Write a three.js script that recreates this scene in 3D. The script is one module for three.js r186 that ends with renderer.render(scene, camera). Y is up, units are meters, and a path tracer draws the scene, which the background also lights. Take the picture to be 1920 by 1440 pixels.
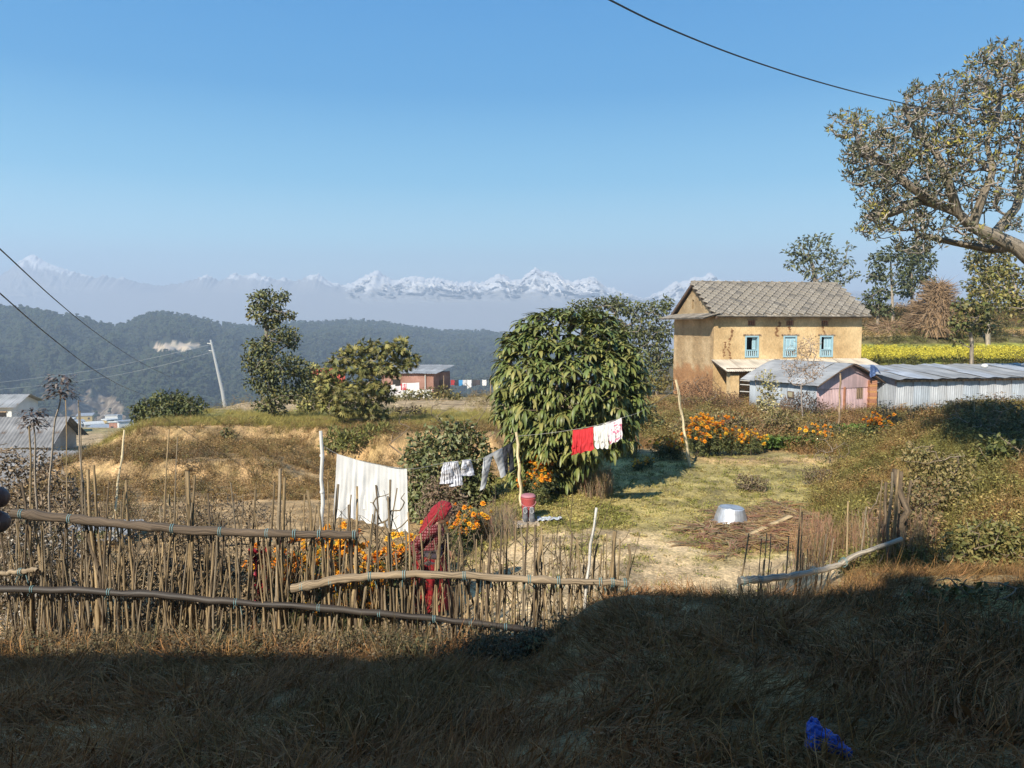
import * as THREE from 'three';
import { mergeVertices } from 'three/addons/utils/BufferGeometryUtils.js';
import { MarchingCubes } from 'three/addons/objects/MarchingCubes.js';
import { createNoise2D, createNoise3D } from 'simplex-noise';

// ---------------------------------------------------------------- camera, sky, sun, air, exposure
const EYE = 3.3, FPX = 1476, HORIZON = 610;             // eye height above the yard; lens and horizon in pixels of the 1920 x 1440 photograph
const PITCH = Math.atan((720 - HORIZON) / FPX);
const scene = new THREE.Scene();
const camera = new THREE.PerspectiveCamera(2 * Math.atan(720 / FPX) * 180 / Math.PI, 4 / 3, 0.05, 12000);
camera.position.set(0, EYE, 0);
camera.rotation.x = -PITCH;
const renderer = new THREE.WebGLRenderer({ antialias: true });
renderer.toneMapping = THREE.LinearToneMapping;
renderer.toneMappingExposure = 1.42;
renderer.shadowMap.enabled = true;

const SUN_AZ = 28 * Math.PI / 180, SUN_EL = 35 * Math.PI / 180;   // behind the camera, to its left
const sunDir = new THREE.Vector3(-Math.sin(SUN_AZ) * Math.cos(SUN_EL), Math.sin(SUN_EL), Math.cos(SUN_AZ) * Math.cos(SUN_EL));
const sun = new THREE.DirectionalLight(new THREE.Color().setRGB(1.0, 0.93, 0.80), 5.0);
sun.name = 'sun';
sun.position.copy(sunDir).multiplyScalar(120); sun.target.position.set(0, 0, -20);
sun.position.add(sun.target.position);
sun.castShadow = true; sun.shadow.radius = 1;
Object.assign(sun.shadow.camera, { left: -60, right: 60, top: 60, bottom: -60, near: 1, far: 300 });
sun.shadow.mapSize.set(4096, 4096);
scene.add(sun, sun.target);

{ // the sky: clear winter air, deep blue overhead, pale towards the horizon
  const W = 256, Hh = 512, data = new Float32Array(W * Hh * 4);
  const stops = [[-90, .26, .315, .40], [-1, .455, .53, .635], [0, .48, .56, .68], [1.6, .54, .63, .76], [2.8, .575, .70, .825], [4, .545, .765, .875], [6, .385, .70, .845], [10, .165, .475, .715], [16, .042, .275, .57], [24, .022, .205, .505], [45, .032, .155, .39], [90, .04, .13, .32]];
  for (let r = 0; r < Hh; r++) {
    const e = ((r + .5) / Hh - .5) * 180;
    let k = 0; while (k < stops.length - 2 && e > stops[k + 1][0]) k++;
    let t = (e - stops[k][0]) / (stops[k + 1][0] - stops[k][0]); t = Math.min(1, Math.max(0, t));
    for (let c = 0; c < W; c++) for (let j = 0; j < 4; j++) data[(r * W + c) * 4 + j] = j === 3 ? 1 : stops[k][j + 1] + (stops[k + 1][j + 1] - stops[k][j + 1]) * t;
  }
  const sky = new THREE.DataTexture(data, W, Hh, THREE.RGBAFormat, THREE.FloatType);
  sky.mapping = THREE.EquirectangularReflectionMapping; sky.magFilter = THREE.LinearFilter; sky.minFilter = THREE.LinearFilter; sky.needsUpdate = true;
  scene.background = sky; scene.environment = sky;
}
scene.fog = new THREE.FogExp2(new THREE.Color().setRGB(.68, .82, 1.0), 0.00051);

// ---------------------------------------------------------------- helpers
const mulberry = (a) => () => { a |= 0; a = a + 0x6D2B79F5 | 0; let t = Math.imul(a ^ a >>> 15, 1 | a); t = t + Math.imul(t ^ t >>> 7, 61 | t) ^ t; return ((t ^ t >>> 14) >>> 0) / 4294967296; };
const n2 = createNoise2D(mulberry(11)), n3 = createNoise3D(mulberry(12));
const fbm = (x, y, o = 4) => { let s = 0, a = .5; for (let i = 0; i < o; i++) { s += a * n2(x, y); x = x * 2.03 + 17.1; y = y * 2.03 - 9.7; a *= .5; } return s; };
const clamp = (t, a = 0, b = 1) => Math.min(b, Math.max(a, t));
const ss = (a, b, t) => { t = clamp((t - a) / (b - a)); return t * t * (3 - 2 * t); };
const lerp = (a, b, t) => a + (b - a) * t;
const pw = (t, p) => { if (t <= p[0][0]) return p[0][1]; for (let i = 1; i < p.length; i++) if (t <= p[i][0]) return lerp(p[i - 1][1], p[i][1], (t - p[i - 1][0]) / (p[i][0] - p[i - 1][0])); return p[p.length - 1][1]; };
const V = (x, y, z) => new THREE.Vector3(x, y, z);
const rr = (R, a, b) => a + (b - a) * R();
// the point at distance d ahead that the photograph shows at pixel (px, py); sizes: m(px, d) metres for that many pixels
function at(px, py, d) {
  const x = (px - 960) / FPX, y = -(py - 720) / FPX, c = Math.cos(PITCH), s = Math.sin(PITCH);
  const yy = y * c - s, zz = -y * s - c;            // turned down by the pitch
  const k = d / -zz; return V(x * k, EYE + yy * k, -d);
}
const m = (px, d) => px * d / FPX;
const used = {};
function numbered(n) { used[n] = (used[n] ?? -1) + 1; return used[n] ? n + '_' + String(used[n]).padStart(3, '0') : n; }
function tag(o, label, category, group, kind) { o.userData.label = label; if (category) o.userData.category = category; if (group) o.userData.group = group; if (kind) o.userData.kind = kind; return o; }
function thing(name, label, category, pos = V(0, 0, 0), turn = 0, group) {
  const o = new THREE.Group(); o.name = numbered(name); o.position.copy(pos); o.rotation.y = turn; scene.add(o); return tag(o, label, category, group);
}
function mesh(name, geo, mat, parent) { const o = new THREE.Mesh(geo, mat); o.name = parent ? name : numbered(name); o.castShadow = o.receiveShadow = true; (parent ?? scene).add(o); return o; }
function copyOf(o, label, group) { const c = o.clone(); c.name = numbered(o.name.replace(/_\d\d\d$/, '')); c.userData = { ...o.userData }; if (label) c.userData.label = label; if (group) c.userData.group = group; scene.add(c); return c; }

// a collector of triangles with colours and uv in metres
class G {
  constructor() { this.p = []; this.c = []; this.u = []; this.i = []; }
  v(p, col, u = 0, w = 0) { this.p.push(p.x, p.y, p.z); this.c.push(col[0], col[1], col[2]); this.u.push(u, w); return this.p.length / 3 - 1; }
  t(a, b, c) { this.i.push(a, b, c); }
  q(a, b, c, d) { this.i.push(a, b, c, a, c, d); }
  tube(pts, rad, sides = 6, col = [1, 1, 1], cap = true) {
    const n = pts.length, rings = []; let ref = null, len = 0;
    for (let k = 0; k < n; k++) {
      const T = (k < n - 1 ? pts[k + 1].clone().sub(pts[k]) : pts[k].clone().sub(pts[k - 1])).normalize();
      if (k) len += pts[k].distanceTo(pts[k - 1]);
      if (!ref) ref = Math.abs(T.y) < .9 ? V(0, 1, 0) : V(1, 0, 0);
      const A = V().crossVectors(ref, T).normalize(), B = V().crossVectors(T, A); ref = B.clone();
      const r = typeof rad === 'number' ? rad : rad[Math.min(k, rad.length - 1)], ring = [];
      for (let s = 0; s <= sides; s++) { const a = s / sides * Math.PI * 2; ring.push(this.v(pts[k].clone().addScaledVector(A, Math.cos(a) * r).addScaledVector(B, Math.sin(a) * r), typeof col === 'function' ? col(k / (n - 1)) : col, s / sides * Math.max(r, .01) * 6.28, len)); }
      rings.push(ring);
    }
    for (let k = 0; k < n - 1; k++) for (let s = 0; s < sides; s++) this.q(rings[k][s], rings[k][s + 1], rings[k + 1][s + 1], rings[k + 1][s]);
    if (cap) for (const [k, f] of [[0, 1], [n - 1, 0]]) { const cc = typeof col === 'function' ? col(k ? 1 : 0) : col, c = this.v(pts[k], cc, .5, .5); const base = []; for (let s = 0; s <= sides; s++) { const q = rings[k][s] * 3; base.push(this.v(V(this.p[q], this.p[q + 1], this.p[q + 2]), cc, .5, .5)); } for (let s = 0; s < sides; s++) f ? this.t(c, base[s + 1], base[s]) : this.t(c, base[s], base[s + 1]); }
    return this;
  }
  // a folded lozenge leaf
  leaf(pos, dir, nrm, L, W, col, fold = .25) {
    const S = V().crossVectors(dir, nrm).normalize(), N = V().crossVectors(S, dir).normalize();
    const mid = pos.clone().addScaledVector(dir, L * .45);
    const a = this.v(pos, col, 0, .5), b = this.v(mid.clone().addScaledVector(S, W / 2).addScaledVector(N, W * fold), col, .5, 0), c = this.v(pos.clone().addScaledVector(dir, L).addScaledVector(N, -L * .06), col, 1, .5), d = this.v(mid.clone().addScaledVector(S, -W / 2).addScaledVector(N, W * fold), col, .5, 1);
    this.t(a, c, b); this.t(a, d, c);
  }
  // a blade or long leaf that curves: stations along a bending path
  blade(pos, dir, up, L, W, bend, col, seg = 3, colTip) {
    const S = V().crossVectors(dir, up).normalize(); let p = pos.clone(), D = dir.clone(); const st = L / seg; let prev = null;
    for (let k = 0; k <= seg; k++) {
      const t = k / seg, w = W * (k === seg ? .08 : (1 - t * t * .75)), cc = colTip ? col.map((x, j) => lerp(x, colTip[j], t)) : col;
      const a = this.v(p.clone().addScaledVector(S, w / 2), cc, 0, t), b = this.v(p.clone().addScaledVector(S, -w / 2), cc, 1, t);
      if (prev) this.q(prev[0], prev[1], b, a); prev = [a, b];
      p.addScaledVector(D, st); D.applyAxisAngle(S, bend / seg).normalize();
    }
  }
  box(cx, cy, cz, sx, sy, sz, col = [1, 1, 1], turn = null) {
    const f = [[0, 0, 1, 1, 0, 0], [0, 0, -1, -1, 0, 0], [1, 0, 0, 0, 0, -1], [-1, 0, 0, 0, 0, 1], [0, 1, 0, 1, 0, 0], [0, -1, 0, 1, 0, 0]];
    for (const [nx, ny, nz, ax, ay, az] of f) {
      const N = V(nx, ny, nz), A = V(ax, ay, az), B = V().crossVectors(N, A), ids = [];
      for (const [s, t] of [[-1, -1], [1, -1], [1, 1], [-1, 1]]) {
        const p = V((N.x + A.x * s + B.x * t) * sx / 2, (N.y + A.y * s + B.y * t) * sy / 2, (N.z + A.z * s + B.z * t) * sz / 2);
        if (turn) p.applyQuaternion(turn);
        const la = Math.abs(A.x) * sx + Math.abs(A.y) * sy + Math.abs(A.z) * sz, lb = Math.abs(B.x) * sx + Math.abs(B.y) * sy + Math.abs(B.z) * sz;
        ids.push(this.v(p.add(V(cx, cy, cz)), col, s * la / 2 + cx + cz * .7, t * lb / 2 + cy));
      }
      this.q(...ids);
    }
    return this;
  }
  grid(nu, nv, fn, col = [1, 1, 1]) { // fn(u, v) -> {p, c, uv}
    const id = [];
    for (let j = 0; j <= nv; j++) for (let k = 0; k <= nu; k++) { const r = fn(k / nu, j / nv); id.push(this.v(r.p ?? r, r.c ?? col, r.uv ? r.uv[0] : k / nu, r.uv ? r.uv[1] : j / nv)); }
    for (let j = 0; j < nv; j++) for (let k = 0; k < nu; k++) { const a = id[j * (nu + 1) + k]; this.q(a, a + 1, a + nu + 2, a + nu + 1); }
    return this;
  }
  geo(smooth = true) {
    const g = new THREE.BufferGeometry();
    g.setAttribute('position', new THREE.Float32BufferAttribute(this.p, 3)); g.setAttribute('color', new THREE.Float32BufferAttribute(this.c, 3)); g.setAttribute('uv', new THREE.Float32BufferAttribute(this.u, 2));
    g.setIndex(this.i); g.computeVertexNormals(); return g;
  }
  build(name, mat, parent) { return mesh(name, this.geo(), mat, parent); }
}

// computed, seamlessly repeating textures
function tileNoise(seed) {
  const R = mulberry(seed), tab = new Float32Array(4096).map(() => R());
  return (x, y, per) => { const xi = Math.floor(x), yi = Math.floor(y), fx = x - xi, fy = y - yi, u = fx * fx * (3 - 2 * fx), v = fy * fy * (3 - 2 * fy); const h = (a, b) => tab[(((a % per + per) % per) * 61 + ((b % per + per) % per) * 197 + per * 7) & 4095]; return lerp(lerp(h(xi, yi), h(xi + 1, yi), u), lerp(h(xi, yi + 1), h(xi + 1, yi + 1), u), v); };
}
function tex(size, fn, srgb = true, aspect = 1) {
  const w = size, h = Math.round(size * aspect), d = new Uint8Array(w * h * 4);
  for (let y = 0; y < h; y++) for (let x = 0; x < w; x++) { const c = fn(x / w, y / h); const k = (y * w + x) * 4; for (let j = 0; j < 3; j++) d[k + j] = clamp((Array.isArray(c) ? c[j] : c) * 255, 0, 255); d[k + 3] = 255; }
  let mean = 0; for (let k = 0; k < w * h; k++) mean += Math.pow((d[k * 4] + d[k * 4 + 1] + d[k * 4 + 2]) / 765, 2.2); 
  const t = new THREE.DataTexture(d, w, h, THREE.RGBAFormat); t.userData.mean = mean / w / h; t.wrapS = t.wrapT = THREE.RepeatWrapping; t.magFilter = THREE.LinearFilter; t.minFilter = THREE.LinearMipmapLinearFilter; t.generateMipmaps = true; if (srgb) t.colorSpace = THREE.SRGBColorSpace; t.needsUpdate = true; return t;
}
const tn = tileNoise(5);
const tfbm = (x, y, p, o = 5) => { let s = 0, a = .5, q = p; for (let i = 0; i < o; i++) { s += a * tn(x * q, y * q, q); q *= 2; a *= .5; } return s; };
const scaled = (t, sx, sy = sx) => { const c = t.clone(); c.userData = { ...t.userData }; c.repeat.set(sx, sy); c.needsUpdate = true; return c; };
const soilTex = tex(512, (x, y) => { const a = tfbm(x, y, 6, 6), b = tn(x * 90, y * 90, 90), c = tn(x * 200, y * 200, 200); const v = .62 + (a - .5) * .55 + (b - .5) * .22 + (c - .5) * .16; return [v * 1.02, v, v * .96]; });
const soilBump = tex(512, (x, y) => .6 * tfbm(x, y, 14, 5) + .4 * tn(x * 120, y * 120, 120), false);
const mudTex = tex(512, (x, y) => { const a = tfbm(x, y, 4, 6), b = tn(x * 64, y * 40, 40), s = tn(x * 130, y * 130, 130); const bl = ss(.58, .70, tfbm(x + .37, y + .61, 3, 4)); let v = .84 + (a - .5) * .34 + (b - .5) * .10 - (s > .93 ? .25 : 0) - bl * .07; return [v, v * (.985 + (a - .5) * .08), v * (.95 + (a - .5) * .18)]; });
const mudBump = tex(512, (x, y) => .7 * tfbm(x, y, 8, 5) + .3 * tn(x * 100, y * 100, 100), false);
const barkTex = tex(256, (x, y) => { const a = tn(x * 16, y * 5, 16) * .5 + tn(x * 40, y * 12, 40) * .3 + tfbm(x, y, 4) * .4, r = tn(x * 8, y * 60, 60) > .8 ? .1 : 0; const v = .38 + a * .5 - r; return [v, v * .98, v * .95]; });
const woodTex = tex(256, (x, y) => { const a = tn(x * 30, y * 3, 30) * .6 + tn(x * 70, y * 5, 70) * .3 + tfbm(x, y, 3) * .35; const v = .35 + a * .55; return [v, v * .97, v * .92]; });
const tinTex = tex(512, (x, y) => { const a = tfbm(x, y, 5, 5), st = tn(x * 60, y * 4, 60), rust = ss(.60, .72, tfbm(x + .3, y + .1, 3, 5) + (st - .5) * .18); const v = .74 + (a - .5) * .3 + (st - .5) * .1; return [lerp(v, .50, rust * .65), lerp(v, .37, rust * .65), lerp(v * 1.01, .26, rust * .65)]; });
const slateTex = tex(256, (x, y) => { const a = tfbm(x, y, 5, 5), b = tn(x * 60, y * 60, 60); const v = .66 + (a - .5) * .6 + (b - .5) * .12; return [v * 1.02, v, v * .95]; });
const clothTex = tex(256, (x, y) => { const a = tfbm(x, y, 4, 4), w = (tn(x * 128, y * 128, 128) - .5) * .05; const v = .95 + (a - .5) * .1 + w; return [v, v, v * .99]; });
const dotTex = tex(256, (x, y) => { const fx = (x * 6) % 1 - .5, fy = (y * 6) % 1 - .5, r = Math.hypot(fx, fy), ring = r > .17 && r < .30, dot = r < .08; const c = ring ? [.74, .50, .50] : dot ? [.66, .38, .40] : [.40, .045, .08]; const k = .9 + tfbm(x, y, 6) * .2; return c.map((q) => q * k); });
const skirtTex = tex(256, (x, y) => { const a = tn(x * 22, y * 22, 22), b = tn(x * 11 + 3, y * 11, 11); const c = a > .82 ? [.60, .26, .16] : b > .66 ? [.40, .04, .07] : [.55, .06, .09]; const k = .85 + tfbm(x, y, 6) * .3; return c.map((q) => q * k); });
const checkTex = tex(128, (x, y) => { const a = tn(x * 14, y * 14, 14), s = Math.abs(((x * 8) % 1) - .5) < .13 && a > .25; return s ? [.22, .22, .30] : [.93, .93, .95]; });
const floralTex = tex(256, (x, y) => { const a = tn(x * 12, y * 12, 12) * .6 + tn(x * 30, y * 30, 30) * .4, b = tn(x * 7, y * 9 + 2, 9); return a > .66 && b > .45 ? [.87, .52, .62] : [.95, .92, .93]; });
const crimsonTex = tex(256, (x, y) => { const a = tn(x * 16, y * 16, 16), b = tn(x * 9 + 1, y * 9, 9); return a > .86 ? [.75, .52, .32] : b > .7 ? [.70, .28, .36] : [.62, .06, .15]; });

// a material whose colour is the surface's mean base colour: the texture only varies it
const std = ({ printed, ...o }) => { const k = new THREE.MeshStandardMaterial({ roughness: .9, metalness: 0, side: THREE.DoubleSide, ...o }); k.color.multiplyScalar(printed ? .9 : .84 / (k.map?.userData.mean ?? 1)); return k; };
const rgb = (r, g, b) => new THREE.Color().setRGB(r, g, b);
const M = {
  leaf: std({ vertexColors: true, roughness: .62, color: rgb(1.35, 1.3, 1.2) }),
  glossLeaf: std({ vertexColors: true, roughness: .48, color: rgb(1.46, 1.5, 1.32) }),
  dry: std({ vertexColors: true, roughness: .95 }),
  bark: std({ map: scaled(barkTex, 3, 1), bumpMap: scaled(barkTex, 3, 1), bumpScale: .006, color: rgb(.42, .36, .29) }),
  barkPale: std({ map: scaled(barkTex, 3, 1), bumpMap: scaled(barkTex, 3, 1), bumpScale: .008, color: rgb(.28, .24, .19) }),
  barkDark: std({ map: scaled(barkTex, 3, 1), color: rgb(.20, .16, .12) }),
  twig: std({ map: barkTex, color: rgb(.25, .195, .14) }),
  bamboo: std({ map: scaled(woodTex, 4, .6), color: rgb(.86, .74, .50), roughness: .7 }),
  paintedPole: std({ map: scaled(clothTex, 4, 2), color: rgb(.80, .79, .76), roughness: .6 }),
  mud: std({ map: scaled(mudTex, .33), bumpMap: scaled(mudBump, .6), bumpScale: .03, color: rgb(.66, .47, .255) }),
  mudSide: std({ vertexColors: true, map: scaled(mudTex, .45), bumpMap: scaled(mudBump, .9), bumpScale: .06, color: rgb(.56, .41, .24) }),
  mudBrick: std({ map: scaled(mudTex, .45), bumpMap: scaled(mudBump, .9), bumpScale: .06, color: rgb(.53, .385, .225) }),
  slate: [0, 1, 2, 3, 4].map((k) => std({ map: scaled(slateTex, .8 + k * .1), bumpMap: slateTex, bumpScale: .006, color: [rgb(.30, .265, .23), rgb(.26, .23, .20), rgb(.33, .29, .245), rgb(.20, .18, .16), rgb(.37, .33, .285)][k] })),
  wood: std({ map: woodTex, color: rgb(.38, .28, .19) }),
  darkWood: std({ map: woodTex, color: rgb(.16, .11, .08) }),
  blue: std({ map: scaled(clothTex, 2), color: rgb(.36, .55, .63), roughness: .65 }),
  bluePale: std({ map: scaled(clothTex, 2), color: rgb(.50, .67, .73), roughness: .65 }),
  dark: std({ color: rgb(.03, .025, .022) }),
  tin: std({ map: scaled(tinTex, .35), color: rgb(.56, .57, .57), roughness: .55, metalness: .25 }),
  tinRoof: std({ map: scaled(tinTex, .3), color: rgb(.45, .44, .41), roughness: .6, metalness: .15 }),
  tinBlue: std({ map: scaled(tinTex, .35), color: rgb(.46, .50, .53), roughness: .5, metalness: .2 }),
  tinPink: std({ map: scaled(tinTex, .35), color: rgb(.60, .42, .40), roughness: .65 }),
  tinPorch: std({ map: scaled(tinTex, .28), color: rgb(.66, .57, .44), roughness: .7 }),
  white: std({ map: scaled(clothTex, 1), color: rgb(.82, .81, .78) }),
  brick: std({ map: scaled(mudTex, .8), color: rgb(.50, .24, .15) }),
  twine: std({ color: rgb(.22, .42, .44), roughness: .6 }),
  skin: std({ color: rgb(.32, .17, .11), roughness: .6 }),
  wire: std({ color: rgb(.05, .05, .055), roughness: .6 }),
  wirePale: std({ color: rgb(.55, .58, .58), roughness: .5 }),
  steel: std({ color: rgb(.62, .62, .60), roughness: .45, metalness: .4 }),
  tinDull: std({ map: scaled(tinTex, .4), color: rgb(.27, .26, .245), roughness: .75 }),
  concrete: std({ map: scaled(mudTex, .4), color: rgb(.46, .44, .41) }),
};

// ---------------------------------------------------------------- the lie of the land: height at x, distance d ahead
function H(x, d) {
  let field = pw(d, [[6, .1], [8, -.06], [9, -.12], [14, -.5], [20, -1.0], [26, -1.4], [90, -1.5]]);
  const tierW = ss(-5.4, -7.6, x);
  field += tierW * .62 * ss(21.6 + .5 * n2(x * .4, 3), 22.6 + .5 * n2(x * .4, 3), d);
  const terrace = pw(d, [[27, -.26], [29, -.3], [45, -1.15], [62, -2.3]]);
  const dB = 27.2 + .9 * n2(x * .13, 7.7) + .35 * n2(x * .6, 2.2) - 2.0 * ss(-7, -2.5, x) * ss(3, -1, x) + .8 * ss(-9, -14, x);
  const left = lerp(field, terrace, ss(dB - .55, dB + .5, d));
  const yard = pw(d, [[7, .0], [18.3, .02], [18.9, .10], [20, .02], [24, -.05], [30, -.28], [38, -.48], [46, -.6], [62, -2.0]]);
  const off = clamp((d - 16) * .22, 0, 4);
  let h = lerp(left, yard, ss(-2.3 + off, .7 + off, x));
  // the ground to the far left falls to the neighbours' yards
  h -= 2.5 * ss(-10.6 - .13 * Math.max(0, d - 10), -15.5 - .16 * Math.max(0, d - 10), x) * ss(11, 17, d);
  // the bank along the right of the yard
  const xr = pw(d, [[6, 2.2], [8, 3.3], [11, 4.6], [14, 5.3], [17, 6.6], [20, 8.6], [26, 14]]);
  h += 1.05 * ss(xr, xr + 3, x) * (1 - ss(20, 28, d));
  // terraces climbing behind and to the right of the house
  const T = pw(d, [[40, -.45], [43, -.3], [45.6, 1.0], [52, 2.0], [53.6, 2.55], [60, 2.95], [63, 3.7], [80, 4.7], [110, 5], [160, -4], [300, -50], [450, -90], [900, -95]]);
  const tr = ss(12.5, 20.5, x - .10 * (d - 44)) * ss(39, 44, d);
  const valley = pw(d, [[62, 0], [70, -1.4], [100, -12], [200, -42], [450, -88], [900, -93]]);
  h = lerp(h + valley, T, tr);
  // the bank that the photographer stands on
  const fgL = pw(d, [[2.2, 1.65], [6.5, .52], [7.6, .0], [8.3, -1], [30, -9], [60, -200]]), fgM = pw(d, [[2.2, 1.65], [4, 1.46], [5.9, 1.22], [6.5, .98], [7.3, .05], [8, -1], [30, -9], [60, -200]]), fgR = pw(d, [[2.2, 1.65], [6.3, 1.25], [8, .72], [10, .3], [12, -1], [30, -9], [60, -200]]);
  const fg = lerp(lerp(fgL, fgM, ss(-.05, .85, x + .15 * n2(d * 1.3, 4))), fgR, ss(2.2, 3.6, x));
  const k = .12, q = clamp(.5 + .5 * (h - fg) / k); h = lerp(fg, h, q) + k * q * (1 - q);
  const near = 1 - ss(30, 70, d);
  return h + .05 * fbm(x * .45, d * .45, 3) * near + .10 * fbm(x * .16 + 5, d * .16, 2) * ss(8, 20, d);
}
const onGround = (x, d, dy = 0) => V(x, H(x, d) + dy, -d);
const gpx = (px, d, dy = 0) => onGround((px - 960) / FPX * d, d, dy);   // on the ground, at that bearing and distance

// ---------------------------------------------------------------- the ground: one sheet from behind the camera down into the valley
const soilAt = (x, d) => { // what lies on the surface, by place: bare yard, tilled field, grass, bank, terraces
  const n = fbm(x * .55 + 3, d * .55, 4), nf = fbm(x * 2.1, d * 2.1, 3), mix = (a, b, t) => a.map((q, j) => lerp(q, b[j], t));
  const bare = [.62, .465, .275], tilled = [.50, .335, .165], turf = [.43, .35, .135], clay = [.50, .335, .17], weed = [.35, .245, .115], green = [.26, .25, .075], tan = [.54, .395, .23];
  let c;
  const left = ss(.8 + clamp((d - 16) * .22, 0, 4), -2.2 + clamp((d - 16) * .22, 0, 4), x);
  let yard = mix(mix(weed, bare, ss(1.15, .85, Math.hypot((x - 1.0) / 3.7, (d - 9.9) / 3.0) + n * .25)), turf, ss(11.4, 13.2, d + n * 2.2 + (x > 1.4 ? (x - 1.4) * .55 : 0) + (x < .2 ? (.2 - x) * .9 : 0)));
  yard = mix(yard, clay.map((q) => q * .92), ss(18.2, 18.6, d) * ss(19.5, 19.0, d) * ss(4, 4.8, x) * ss(9.5, 8, x) * .8);
  yard = mix(yard, weed, ss(19.4, 20.6, d + n));
  const slope = Math.abs(H(x, d + .35) - H(x, d - .35)) / .7;
  let fieldc = mix(tilled, weed, ss(.15, .6, n + nf * .5) * .35);
  fieldc = mix(fieldc, mix(clay, weed, ss(-.1, .25, n + nf * .8)), ss(.16, .5, slope) * ss(18, 21, d));
  let terr = mix(green, tan, ss(34, 37, d + n * 2 + x * .12));
  terr = mix(terr, green, ss(54, 57, d + n * 3) * .5);
  fieldc = mix(fieldc, mix(terr, weed, ss(.25, .6, n) * .5), ss(28.0, 28.8, d + .9 * n2(x * .13, 7.7) * -1 + 2.0 * ss(-7, -2.5, x) * ss(3, -1, x)));
  c = mix(yard, fieldc, left);
  c = mix(c, mix(weed, turf, ss(-.2, .3, n)), ss(0, 1.6, x - pw(d, [[6, 2.2], [8, 3.3], [11, 4.6], [14, 5.3], [17, 6.6], [20, 8.6], [26, 14]])) * ss(26, 20, d));
  { const e = Math.hypot((x - 4.25 - (d - 12.6) * .5) / 1.25, (d - 12.7 + n * 1.2) / 1.2); c = mix(c, [.30, .17, .095], ss(1.05, .6, e + nf * .25) * .85); } // reddish litter soil by the basin
  if (x > 11 && d > 38) { const t = ss(13, 17, x - .1 * (d - 44)); let r = pw(d, [[44, 0], [45.4, 0], [46, 1], [52, 1], [52.4, 0], [53.6, 0], [54.2, 2], [60, 2], [61, 0]]); const rc = r > 1.2 ? tan : r > .5 ? [.28, .30, .05] : [.16, .14, .06]; c = mix(c, mix(rc, weed, ss(.1, .5, n) * .4), t * ss(41, 44, d)); }
  c = mix(c, mix([.10, .105, .05], [.20, .16, .10], ss(0, .4, fbm(x * .02, d * .02))), ss(62, 75, d));
  const k = 1 + nf * .16; return c.map((q) => q * k);
};
{
  const rows = []; for (let d = -14; d < 12; d += .125) rows.push(d); for (let d = 12; d < 32; d += .2) rows.push(d); for (let d = 32; d < 68; d += .5) rows.push(d); for (let d = 68; d < 950; d *= 1.06) rows.push(d);
  const nc = 330, g = new G();
  g.grid(nc, rows.length - 1, (u, v) => { const d = rows[Math.round(v * (rows.length - 1))], q = u * 2 - 1, x = Math.sign(q) * Math.pow(Math.abs(q), 1.25) * (24 + .95 * Math.max(d, 0)); return { p: V(x, H(x, d), -d), c: soilAt(x, d), uv: [x, d] }; });
  const mat = std({ vertexColors: true, map: scaled(soilTex, .42), bumpMap: scaled(soilBump, .55), bumpScale: .022, roughness: 1 });
  const o = g.build('ground', mat); tag(o, 'dusty village yard, tilled field and terraces falling to the valley', undefined, undefined, 'structure');
}

// ---------------------------------------------------------------- the wooded hill across the valley
const ridge = [[-260, 560], [-100, 570], [0, 577], [60, 581], [130, 594], [170, 602], [205, 612], [235, 608], [262, 597], [285, 588], [310, 586], [350, 593], [400, 603], [440, 610], [470, 615], [520, 609], [560, 606], [600, 606], [660, 601], [720, 605], [780, 615], [830, 621], [870, 621], [910, 621], [960, 631], [1000, 643], [1100, 660], [1300, 672], [1600, 680]];
const hillDr = (px) => pw(px, [[-260, 950], [200, 1050], [300, 1150], [480, 1250], [620, 1500], [960, 1650], [1600, 1800]]);
function hillPoint(px, s) { // s: 0 at the foot, 1 on the ridge, beyond 1 down the far side
  const Dr = hillDr(px), Df = 560 + 60 * n2(px * .004, 1), D = lerp(Df, Dr, s), x = (px - 960) / FPX * D;
  const top = EYE + (HORIZON - pw(px, ridge)) / FPX * Dr - 5, q = Math.min(s, 1);
  let y = lerp(-92, top, Math.pow(q, .92)) + (26 * fbm(px * .0062, D * .0045, 3) + 9 * fbm(px * .02, D * .012, 2)) * Math.sin(Math.PI * q) * 1.0;
  if (s > 1) y -= (s - 1) * 260;
  return V(x, y, -D);
}
const project = (p) => { const c = Math.cos(PITCH), s = Math.sin(PITCH), y = p.y - EYE, z = p.z; const yy = y * c - z * s, zz = y * s + z * c; return [960 + p.x / -zz * FPX, 720 - yy / -zz * FPX]; };
const quarry = (a, b) => { const n = fbm(a * .06, b * .1, 3) * 5; return Math.hypot((a - 331) / 44, (b - 650 - (a - 331) * -.03 + n) / 7.5) < 1; };
const clearing = (a, b) => Math.hypot((a - 331) / 56, (b - 657) / 19) < 1;
const farmed = (a, b) => { const n = fbm(a * .03, b * .03, 3) * 22; return Math.hypot((a - 175 + n) / 66, (b - 778 + n * .6) / 42) < 1 || b > 792; };
const scrub = (a, b) => Math.hypot((a - 410) / 42, (b - 615) / 7) < 1;
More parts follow.
